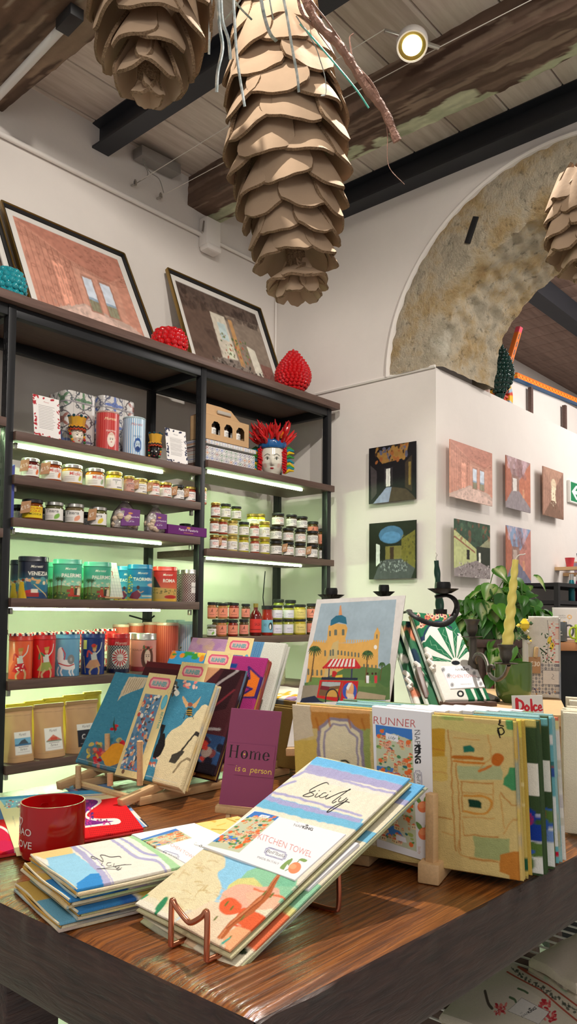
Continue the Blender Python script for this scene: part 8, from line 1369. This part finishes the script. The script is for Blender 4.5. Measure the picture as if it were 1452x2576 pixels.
b = MB(); panel(b, dq, .003, A_, rnd_=.1); tag(b.build('lettered_card', M['paper']), 'small white card with red lettering Dolce on the riser', 'card')
lp = dist(1.5, 1330, 1779); yw_ = facing(*lp[:2])-.05; w_ = 74/FPX*1.5; hgt = 205/FPX*1.5; lq = rectq((lp[0], lp[1], RZ+.001), w_, hgt, yw_, .06); lq = [p+np.array([0, 0, 0]) for p in lq]
A_ = Art(130, 300, (222, 216, 206), (0, 0, 100, 270)); R = random.Random(6)
for i in range(26):
    for j in range(4): x = 68+j*9+4*(i % 2); y = 8+i*6.4; A_.rect(x, y, x+7.5, y+5, R.choice([(232, 226, 214), (214, 120, 110), (236, 200, 180), (232, 226, 214)])) if y < 150 else None
A_.stroke([(66, 4), (72, 60), (66, 120), (70, 160)], 1.5, (60, 60, 50))
for x, y in ((74, 75), (84, 96)): A_.ell(x, y, 8, 14, (232, 196, 60), ang=.3); A_.ell(x-2, y-2, 5, 9, (240, 214, 90), ang=.3)
for k in range(26): A_.ell(R.uniform(40, 90), R.uniform(50, 155), R.uniform(3, 6), 2, R.choice([(50, 90, 56), (70, 110, 66), (60, 60, 50)]), ang=R.uniform(0, 3))
A_.stroke([(36, 105), (54, 118), (62, 122)], 5, (50, 76, 56)); A_.blot(8, [(206, 50, 60)], 1.5, 2.5, (55, 112, 75, 145), 3); A_.rect(0, 158, 100, 262, (214, 206, 198))
for i in range(8):
    for j in range(9): x, y = 6+i*13, 164+j*12; A_.ell(x, y, 5, 5, (96, 98, 110) if (i+j) % 2 else (176, 170, 164), ring=.55, n=14); A_.ell(x, y, 1.8, 1.8, (110, 110, 120), n=8)
A_.rect(46, 182, 100, 232, (224, 216, 208)); A_.stroke([(46, 182), (100, 182)], 1, (90, 90, 90), sm=False); A_.stroke([(46, 182), (46, 232), (100, 232)], 1, (90, 90, 90), sm=False); A_.stroke([(84, 194), (90, 200), (82, 210), (92, 214)], 1.2, (60, 60, 60)); A_.blot(12, [(60, 60, 110), (206, 140, 80)], 1.5, 4, (0, 250, 100, 268), 5)
lt = thing('lemon_towel', 'white folded towel with lemon print and grey tile band, priced 30 euro', 'kitchen towel', lq[3]); b = MB(); nl = layers(b, lq, .014, A_, 2, 230, .001, (214, 210, 200), .003); q = shiftq(lq, -nl*.016+(lq[0]-lq[1])*.16-(lq[0]-lq[3])*.03); layers(b, q, .02, Art(20, 30, (200, 198, 192)), 3, 233, .0015, (196, 194, 188), .006); b.build('folded_cloth', M['cloth'], lt)
A_ = Art(40, 56, (176, 134, 96), (0, 0, 100, 140)); A_.text('€30', 50, 80, 40, (240, 230, 214), bold=.01, shear=.1); ux, uy = (lq[1]-lq[0])/w_, (lq[3]-lq[0])/hgt; P = lambda x, y: lq[0]+ux*w_*x+uy*hgt*y+nl*.006; b = MB(); panel(b, [P(.02, .505), P(.40, .50), P(.40, .70), P(.02, .70)], .001, A_); b.build('price_tag', M['paper'], lt); b = MB(); b.bar(P(.27, .38), P(.23, .51), .008, .007); b.build('wooden_peg', M['beech'], lt)
b = MB(); c = dist(1.5, 1322, 1590)
for k in range(20): R = random.Random(k+3); b.col = s2l(R.choice([(236, 232, 220), (60, 90, 60), (236, 210, 90), (90, 120, 80)])); cc = c+np.array([R.uniform(-.014, .014), R.uniform(-.014, .014), R.uniform(-.02, .02)]); b.lathe([(0, -.004), (.005, 0), (.0, .005)], cc, 6)
b.col = s2l((214, 210, 200)); b.tube([(c[0], c[1], RZ), (c[0], c[1], c[2]-.012)], .006, 8); b.col = s2l((240, 206, 60)); b.lathe([(0, -.012), (.009, -.004), (.010, .004), (.003, .014)], dist(1.5, 1320, 1574), 14); tag(b.build('flower_ornament', M['glaze']), 'small ceramic ornament with yellow bud and white flowers beside the lemon towel', 'ornament')
# ================================================================ plant, counter and the passage beyond
DP = 2.3
st = thing('wooden_stool', 'dark wooden stool carrying the pothos plant behind the table', 'stool', dist(DP, 1250, 1610)); sc = dist(DP, 1255, 1606); SZt = sc[2]; cr2 = np.array([CM[0][0], CM[0][1], 0]); cr2 /= np.linalg.norm(cr2); cf2 = np.array([CM[2][0], CM[2][1], 0]); cf2 /= np.linalg.norm(cf2); ang2 = math.atan2(cr2[1], cr2[0])
b = MB(); b.box((sc[0], sc[1], SZt-.012), (.19, .19, .024), rz=ang2, bev=.003); b.build('seat', M['board'], st)
for i, j in ((-1, -1), (1, -1), (1, 1), (-1, 1)):
    p = np.array([sc[0], sc[1], 0])+cr2*i*.07+cf2*j*.07; q = np.array([sc[0], sc[1], 0])+cr2*i*.14+cf2*j*.12; b = MB(); b.bar((q[0], q[1], .0), (p[0], p[1], SZt-.024), .028, .028, up=(1, 0, 0)); b.build('leg', M['board'], st)
b = MB(); b.box((sc[0], sc[1], SZt-.20), (.22, .2, .016), rz=ang2); b.build('lower_shelf', M['board'], st)
for k in range(6):
    p = np.array([sc[0], sc[1], 0])+cr2*(-.04+.018*k); b = MB(); b.box((p[0], p[1], SZt-.192+.055), (.014, .12, .108), rz=ang2, bev=.001); tag(b.build('book', mat('book_cover_%d' % k, [(226, 120, 140), (236, 214, 120), (220, 200, 190), (190, 60, 80), (120, 160, 180), (232, 150, 160)][k], .6)), ['pink', 'yellow', 'cream', 'dark red', 'blue', 'pale pink'][k]+' thin book on the lower shelf of the plant stool', 'book', 'thin books under the plant')
pt = thing('pothos_plant', 'bushy green pothos plant in a pale pot beside the yellow candle', 'plant', (sc[0], sc[1], SZt)); pp = dist(DP, 1232, 1600); 
b = MB(); b.lathe([(.034, .001), (.040, .003), (.052, .06), (.055, .066), (.05, .066), (.046, .056), (0, .054)], (pp[0], pp[1], SZt), 32); b.build('pot', M['plain'], pt)
b = MB(); R = random.Random(12); stems = MB(); pc_ = np.array([pp[0], pp[1], SZt+.06]); LMS = []
for k in range(190):
    if k < 165:
        th = R.uniform(0, 6.28); ph_ = math.acos(R.uniform(-.75, 1)); rr = R.uniform(.5, 1)**.5; X = rr*math.sin(ph_)*math.cos(th); Y = rr*math.sin(ph_)*math.sin(th); Z = rr*math.cos(ph_); c = dist(DP, 1272, 1545)+cr2*X*.130+cf2*Y*.10+np.array([0, 0, Z*.105])
    else: c = dist(DP, R.choice([R.uniform(1225, 1262), R.uniform(1290, 1330), R.uniform(1215, 1240)]), R.uniform(1610, 1705))-cf2*.09
    if k in (0, 1): c = dist(DP, [1248, 1345][k], [1432, 1452][k])
    n = (c-pc_); n /= np.linalg.norm(n); n = n*.5-cf2*R.uniform(.3, 1)+np.array([R.uniform(-.4, .4), R.uniform(-.4, .4), R.uniform(.0, .8)]); n /= np.linalg.norm(n); dn_ = np.array([0, 0, -1.])+cr2*R.uniform(-.8, .8); dn_ -= n*(dn_@n); dn_ /= np.linalg.norm(dn_); s_ = np.cross(n, dn_); L = R.uniform(.038, .06)
    rows = []
    for u in np.linspace(-.12, 1, 9):
        w = .42*L*max(0.02, math.sin(math.pi*min(1, max(0, (u+.16)/1.16))**.62)); bk = (abs(u-.0) < .01)
        rows.append([c+dn_*(L*(u-0))+s_*w*v+n*(abs(v)*w*.35-.18*L*u*u) for v in (-1, -.55, 0, .55, 1)])
    g_ = R.choice([(58, 120, 30), (76, 142, 34), (44, 100, 28), (96, 160, 50), (70, 132, 40)]); Cc = np.tile(s2l(g_), (9, 5, 1)); 
    if R.random() < .35: Cc[:, 2] = s2l((200, 214, 150)); Cc[2:6, 3] = s2l((190, 206, 130))
    b.grid(np.array(rows), Cc)
    P0 = pc_+np.array([R.uniform(-.02, .02), R.uniform(-.02, .02), 0]); mid = (P0+c)/2+np.array([0, 0, .03]); stems.tube(smooth(np.array([P0, mid, c-dn_*.1*L]), 4), .0014, 5) if k % 2 == 0 else None
lm = mat('pothos_leaf_painted', rough=.3, painted=True, spec=.6); b.build('foliage', lm, pt); stems.build('stems', mat('stem_green', (110, 150, 60), .5), pt)
# counter
DC = 2.5; ca = dist(DC, 1396, 1617); CZ = ca[2]; t = thing('shop_counter', 'counter with orange-brown wooden top edge and black front at the right', 'counter', (ca[0], ca[1], 0)); c = ca+cr2*.28+cf2*.2
b = MB(); b.box((c[0], c[1], CZ-.013), (.56, .4, .026), rz=ang2, bev=.002); b.build('counter_top', mat('orange_wood_edge', (206, 140, 92), .4, var=.15, vs_=20), t); b = MB(); b.box((c[0], c[1], (CZ-.026)/2), (.54, .38, CZ-.026), rz=ang2); b.build('counter_body', M['black'], t)
gm = dist(DC+.1, 1399, 1612); gm[2] = CZ; mug('enamel_mug', 'grey enamel mug with small white lettering on the counter', gm, 27/FPX*2.6, 50/FPX*2.6, mat('grey_enamel', (98, 104, 112), .25), handle=ang2-.2, base=.9)
for k in range(3): b = MB(); f_ = facing(gm[0], gm[1])+.1; r_2 = 27.3/FPX*2.6; b.grid([[(gm[0]+r_2*math.cos(f_+a_), gm[1]+r_2*math.sin(f_+a_), CZ+.046-.010*k+dz) for a_ in np.linspace(-.35, .3+.1*k, 8)] for dz in (.0, -.003)]); tag(b.build('printed_line', M['plain']), 'line of white print on the grey enamel mug', 'print', 'printed lines on the enamel mug')
pl = dist(DC+.2, 1395, 1612); pl[2] = CZ+.0; yawc = math.atan2(-cf2[1], -cf2[0]); q = rectq(pl+np.array([0, 0, .001]), 66/FPX*2.7, 84/FPX*2.7, yawc, .12)
A_ = Art(90, 110, (226, 222, 216), (0, 0, 80, 100)); A_.text('HAVE A', 26, 24, 5, (120, 116, 112)); A_.text('NICE DAY', 27, 31, 5, (120, 116, 112)); A_.ell(52, 26, 9, 8, (232, 190, 130), ring=.5); A_.ell(32, 46, 7, 5, (236, 180, 50)); A_.stroke([(52, 30), (46, 48), (38, 60)], .8, (150, 140, 120)); b = MB()
panel(b, q, .006, A_, rnd_=1.2); tag(b.build('ceramic_board', M['paper']), 'white rounded ceramic board with yellow flower print behind the grey mug', 'ceramic board')
lm_ = dist(DC, 1474, 1612); lm_[2] = CZ; mug('lime_mug', 'lime green mug cut by the right photo edge on the counter', lm_, .034, .06, mat('lime_glaze', (186, 200, 60), .15), handle=ang2+math.pi, base=.9)
# passage wall: black shelf, ledges with pots, exit sign
X0 = at('y', YC, 1405, 1470); X1 = X0[0]+1.0; zt_, zb_ = at('y', YC-.25, 1405, 1470)[2], at('y', YC-.25, 1405, 1560)[2]; X0 = at('y', YC-.25, 1406, 1470)[0]
t = thing('black_wall_shelf', 'black framed open shelf on the passage wall at the right', 'shelf', (X0+.5, YC-.12, zb_))
for z in (zt_, zb_, (zt_+zb_)/2):
    b = MB(); b.box((X0+.5, YC-.127, z), (1.0, .25, .02)); b.build('shelf_board', M['black'] if z != zt_ else M['black'], t)
for y in (YC-.24, YC-.02): b = MB(); b.box((X0, y, (zt_+zb_)/2), (.025, .025, zt_-zb_+.02)); b.build('upright', M['black'], t); b = MB(); b.box((X0+1, y, (zt_+zb_)/2), (.025, .025, zt_-zb_+.02)); b.build('upright', M['black'], t)
for k, (px, c_) in enumerate(((1439, (20, 110, 120)), (1456, (130, 40, 80)))):
    p = at('y', YC-.17, px, 1545); r = 7.5/FPX*(CM[2]@(p-O0)); zb2 = (zt_+zb_)/2+.011; t = thing('flask', ['teal', 'plum'][k]+' steel flask with silver cap on the black wall shelf', 'flask', (p[0], p[1], zb2), 'steel flasks'); b = MB(); b.lathe([(r*.95, 0), (r, .005), (r, .10), (r*.7, .125)], (p[0], p[1], zb2), 20); b.build('flask_body', mat('flask_%d' % k, c_, .3, .4), t); b = MB(); b.lathe([(r*.72, .125), (r*.75, .16), (0, .162)], (p[0], p[1], zb2), 20); b.build('cap', M['silver'], t)
for k, (px, py, c_, w) in enumerate(((1434, 1426, (200, 60, 70), 24), (1455, 1441, (170, 160, 190), 26), (1462, 1413, (40, 50, 90), 22))):
    p = at('y', YC-.08, px, py); r = w/2/FPX*(CM[2]@(p-O0)); b = MB(); b.lathe([(r*.68, 0), (r, r*1.9), (r*.9, r*1.9), (r*.8, r*1.2), (0, r*1.2)], p, 24); tag(b.build('flower_pot', mat('pot_%d' % k, c_, .4)), ['red', 'lilac', 'navy'][k]+' little pot on a small wall ledge in the passage', 'pot', 'pots on the wall ledges'); b = MB(); b.box((p[0], YC-.085, p[2]-.011), (r*2.6, .17, .02)); tag(b.build('wall_ledge', M['beech']), 'small wooden ledge under the '+['red', 'lilac', 'navy'][k]+' pot', 'ledge', 'small wall ledges')
p0, p1 = at('y', YC-.02, 1434, 1207), at('y', YC-.02, 1434, 1262); w = .42; A_ = Art(110, 60, (236, 236, 230), (0, 0, 200, 110)); A_.rect(6, 6, 194, 104, (30, 130, 84)); A_.fill([(14, 55), (50, 18), (66, 18), (42, 46), (100, 46), (100, 64), (42, 64), (66, 92), (50, 92)], (240, 244, 240)); b = MB(); z0_, z1_ = p1[2], p0[2]; panel(b, [(p0[0], YC-.02, z1_), (p0[0]+w, YC-.02, z1_), (p0[0]+w, YC-.02, z0_), (p0[0], YC-.02, z0_)], .018, A_, rnd_=.1); tag(b.build('exit_sign', M['paper']), 'green escape route sign with white arrow on the passage wall', 'sign')
# things on the high ledge beyond the arch
gp = at('y', YC+.12, 1258, 985); r = 34/FPX*(CM[2]@(gp-O0)); H = 1.05*.27; t = thing('pinecone_ornament', 'dark green glazed pinecone ornament on the high ledge under the arch', 'ornament', (gp[0], gp[1], LEDGE)); c = (gp[0], gp[1], LEDGE+.001); fb = .09; hh_ = fb+138/FPX*(CM[2]@(gp-O0)); rf = lambda q: r*.95*max(.05, math.sin(math.pi*min(1, max(0, ((q-fb)/(hh_-fb))))**.75*.995+.02))
b = MB(); b.lathe([(r*.3, fb)]+[(rf(q)*.96, q) for q in np.linspace(fb, hh_*.99, 20)]+[(0, hh_)], c, 32); knobs(b, c, rf, fb+.01, hh_*.95, 12, r*.15, 1.1); b.build('cone_body', M['dgreen'], t); b = MB(); b.lathe([(r*.6, 0), (r*.62, .008), (r*.3, fb*.45), (r*.25, fb*.7), (r*.4, fb*1.05)], c, 28); b.build('foot', M['dgreen'], t)
A_ = Art(260, 16, (226, 120, 40), (0, 0, 260, 16)); [A_.stroke([(x, 5), (x+5, 12), (x+10, 5)], 1.6, (236, 190, 60)) for x in range(0, 260, 12)]; [A_.ell(x+6, 8, 2, 2, (190, 50, 40), n=8) for x in range(0, 260, 12)]; A_.rect(0, 14, 260, 16, (30, 90, 140))
q0, q1 = at('y', YC+.26, 1302, 936), at('y', YC+.26, 1470, 1008); b = MB(); panel(b, [q0, q1, q1-(0, 0, .045), q0-(0, 0, .045)], .04, A_, rnd_=.05); t = thing('painted_cart_shaft', 'orange painted wooden shaft of a Sicilian cart on the high ledge', 'cart shaft', q0-(0, 0, .05)); b.build('painted_bar', M['paper'], t)
bs = [(q0[0]+(q1[0]-q0[0])*x) for x in (.2, .7)]
for x in bs: b = MB(); zt3 = q0[2]-.046; b.box((x, YC+.275, (LEDGE+zt3)/2), (.03, .025, zt3-LEDGE-.001)); b.build('support', M['board'], t)
A_ = Art(16, 120, (226, 120, 50), (0, 0, 16, 120)); [A_.ell(8, y, 3, 4, (30, 90, 100), n=8, ring=.4) for y in range(14, 120, 11)]; A_.rect(0, 0, 16, 8, (226, 90, 110)); p0 = at('y', YC+.2, 1313, 822); p1 = at('y', YC+.2, 1283, 925); b = MB(); s3 = np.array([.045, 0, 0]); zl = LEDGE+.002; p1 = p1+(p1-p0)*((p1[2]-zl)/(p0[2]-p1[2])); panel(b, [p0-s3/2, p0+s3/2, p1+s3/2, p1-s3/2], .03, A_, rnd_=.1); tag(b.build('painted_post', M['paper']), 'orange painted post with teal scrolls leaning behind the dark green pinecone', 'painted post')
c = at('y', YC+.17, 1262, 930); A2 = np.linspace(-math.pi, math.pi, 64, endpoint=False); R1 = 42/FPX*(CM[2]@(c-O0)); c[2] = LEDGE+R1+.028; rows = []; cols = []
b = MB()
for i, (dr, dy) in enumerate(((-.022, -.015), (.022, -.015), (.026, 0), (.022, .015), (-.022, .015), (-.026, 0), (-.022, -.015))): rows.append([(c[0]+(R1+dr)*math.cos(q), c[1]+dy, c[2]+(R1+dr)*math.sin(q)) for q in A2]); cols.append([s2l([(236, 180, 50), (200, 60, 40), (150, 180, 200), (236, 180, 50)][int(k/2) % 4]) for k in range(64)])
b.grid(np.array(rows)[::-1], np.array(cols), wrapu=True); t = thing('cart_wheel', 'small painted cart wheel leaning behind the dark green pinecone', 'wheel', (c[0], c[1], LEDGE)); b.build('painted_rim', M['paper'], t)
for k in range(6): a_ = k*math.pi/6; b = MB(); u = np.array([math.cos(a_), 0, math.sin(a_)])*(R1-.02); b.bar(c-u, c+u, .014, .014, up=(0, 1, 0)); b.build('spoke', mat('spoke_red', (190, 60, 40), .5), t)
# ---- wire basket with textiles under the table
BZ = .50; t = thing('wire_basket', 'white wire basket with folded textiles under the table at the right', 'basket', (1.25, .6, BZ)); bx0, bx1, by0, by1 = .80, 1.62, .385, .95
for z in (BZ, BZ+.03):
    b = MB(); b.tube([(bx0, by0, z), (bx1, by0, z), (bx1, by1, z), (bx0, by1, z)], .005, 8, closed=True); b.build('rim_wire', M['plain'], t)
for k in range(26):
    x = bx0+(bx1-bx0)*k/25; b = MB(); b.tube([(x, by0, BZ+.03), (x, by0, BZ), (x, by1, BZ), (x, by1, BZ+.03)], .0022, 6); b.build('cross_wire', M['plain'], t)
b = MB(); b.box((1.25, .70, BZ/2), (.3, .3, BZ-.012), bev=.004); tag(b.build('storage_box', M['board']), 'dark storage box standing on the floor under the wire basket', 'box')
UQ = [(1240, 2396), (1520, 2520), (1400, 2660), (1105, 2545)]; uq = [at('z', BZ+.052, *p) for p in UQ]
A_ = Art(240, 220, (214, 204, 186), quad=UQ); A_.fill([(1268, 2444), (1312, 2420), (1520, 2560), (1490, 2600)], (206, 196, 176)); A_.stroke([(1278, 2440), (1380, 2500), (1470, 2580)], 5, (170, 84, 66), sm=False); A_.stroke([(1311, 2426), (1400, 2480), (1500, 2560)], 5, (170, 84, 66), sm=False); R = random.Random(4)
for k in range(70): u = k/70; x = 1295+u*200+R.uniform(-6, 6); y = 2434+u*136+R.uniform(-6, 6); A_.ell(x, y, R.uniform(2, 6), R.uniform(2, 4), (76, 80, 70), R.uniform(.6, 1), R.uniform(0, 3), n=9)
for cx_, cy_ in ((1262, 2548), (1385, 2540), (1400, 2570)):
    for k in range(30): A_.ell(cx_+R.uniform(-16, 16), cy_+R.uniform(-14, 14), R.uniform(3, 7), R.uniform(2, 4), R.choice([(206, 80, 84), (190, 50, 60), (226, 130, 120)]), 1, R.uniform(0, 3), n=9)
for P in ([(1312, 2495), (1330, 2502), (1340, 2508)], [(1288, 2518), (1302, 2524), (1306, 2530)]): A_.stroke(P, 6, (90, 110, 80))
A_.stroke([(1212, 2500), (1225, 2530), (1238, 2545)], 8, (90, 80, 70)); cq_ = [(1323, 2520), (1398, 2557), (1369, 2592), (1283, 2553)]; A_.fill(cq_, (226, 220, 214)); A_.stroke(cq_+[cq_[0]], 1, (120, 110, 110), sm=False); napking(A_, 1325, 2574, 8, ((.84, -.55), (.5, .84)))
tw = thing('floral_towel', 'cream floral towel with red border and white card in the wire basket', 'textile', (1.2, .55, BZ)); b = MB(); layers(b, uq, .04, A_, 3, 301, .002, (206, 196, 176)); b.build('folded_cloth', M['cloth'], tw)
u2 = [at('z', BZ+.075, *p) for p in [(1330, 2402), (1450, 2340), (1560, 2450), (1450, 2478)]]; tw = thing('plain_towel', 'plain cream folded textile at the back right of the wire basket', 'textile', (1.3, .6, BZ)); b = MB(); layers(b, u2, .065, Art(20, 20, (216, 204, 184)), 4, 305, .004, (206, 194, 172)); b.build('folded_cloth', M['cloth'], tw)
# cream cloths at the far right of the table
for k in range(3):
    p = dist(1.12+.04*k, 1418+8*k, 2125-40*k); p[2] = max(p[2], TZ+.003); q = rectq(p, .2, .19-.0*k, math.atan2(-nR[1], -nR[0])+.0, .0); q = [q[1], q[0], q[3], q[2]] if False else q
    u = -ur; q = [p+np.array([0, 0, .175]), p+ur*.16+np.array([0, 0, .175]), p+ur*.16, p]; tr = thing('table_runner', 'cream cloth runner at the right photo edge, '+ORD[k]+' from the front', 'table runner', p, 'cream cloths at the right edge'); b = MB(); A_ = Art(30, 50, (232, 224, 202)); 
    if k == 1: A_.blot(30, [(190, 150, 120), (150, 60, 50)], .04, .1, (0, 0, 1, 1), 2, .7, .6)
    if k == 2: A_.blot(30, [(150, 170, 90), (190, 200, 120)], .05, .14, (0, 0, 1, 1), 3, .9)
    layers(b, q, .016, A_, 3, 310+k, .002, (226, 216, 192), .006); b.build('folded_cloth', M['cloth'], tr)
for k in range(4):
    x, d = spotx(650+24*k, 2.5, 1700); t = thing('sweets_packet', 'clear packet with yellow round label on the low right shelf, '+ORD[k]+' from the left', 'packet', (x, 2.55, SZ['R4']), 'yellow label packets'); h = .16+.03*(k % 2); b = MB(); b.lathe([(.04, 0), (.046, .01), (.044, h*.6), (.02, h*.9), (.035, h)], (x, 2.56, SZ['R4']), 24, sy=.6, lobes=(7, .06, 20)); b.build('clear_film', mat('pale_film', (206, 206, 160), .12, spec=.9, var=.4, vs_=50, bump=.4, bs=60), t)
    f_ = facing(x, 2.56); n_3 = np.array([math.cos(f_), math.sin(f_), 0]); s_ = np.array([-n_3[1], n_3[0], 0]); A_ = Art(40, 40, (236, 226, 110), (0, 0, 10, 10)); A_.ell(5, 5, 4.6, 4.6, (206, 120, 60), ring=.92); A_.stroke([(3.6, 3), (4.6, 6.5)], .5, (50, 50, 30)); A_.stroke([(3, 7.5), (7, 7.5)], .4, (120, 110, 50)); b = MB(); c = np.array([x, 2.56, SZ['R4']+h*.5])+n_3*.040; panel(b, [c-s_*.03+(0, 0, .03), c+s_*.03+(0, 0, .03), c+s_*.03-(0, 0, .03), c-s_*.03-(0, 0, .03)], .001, A_); b.build('label', M['paper'], t)
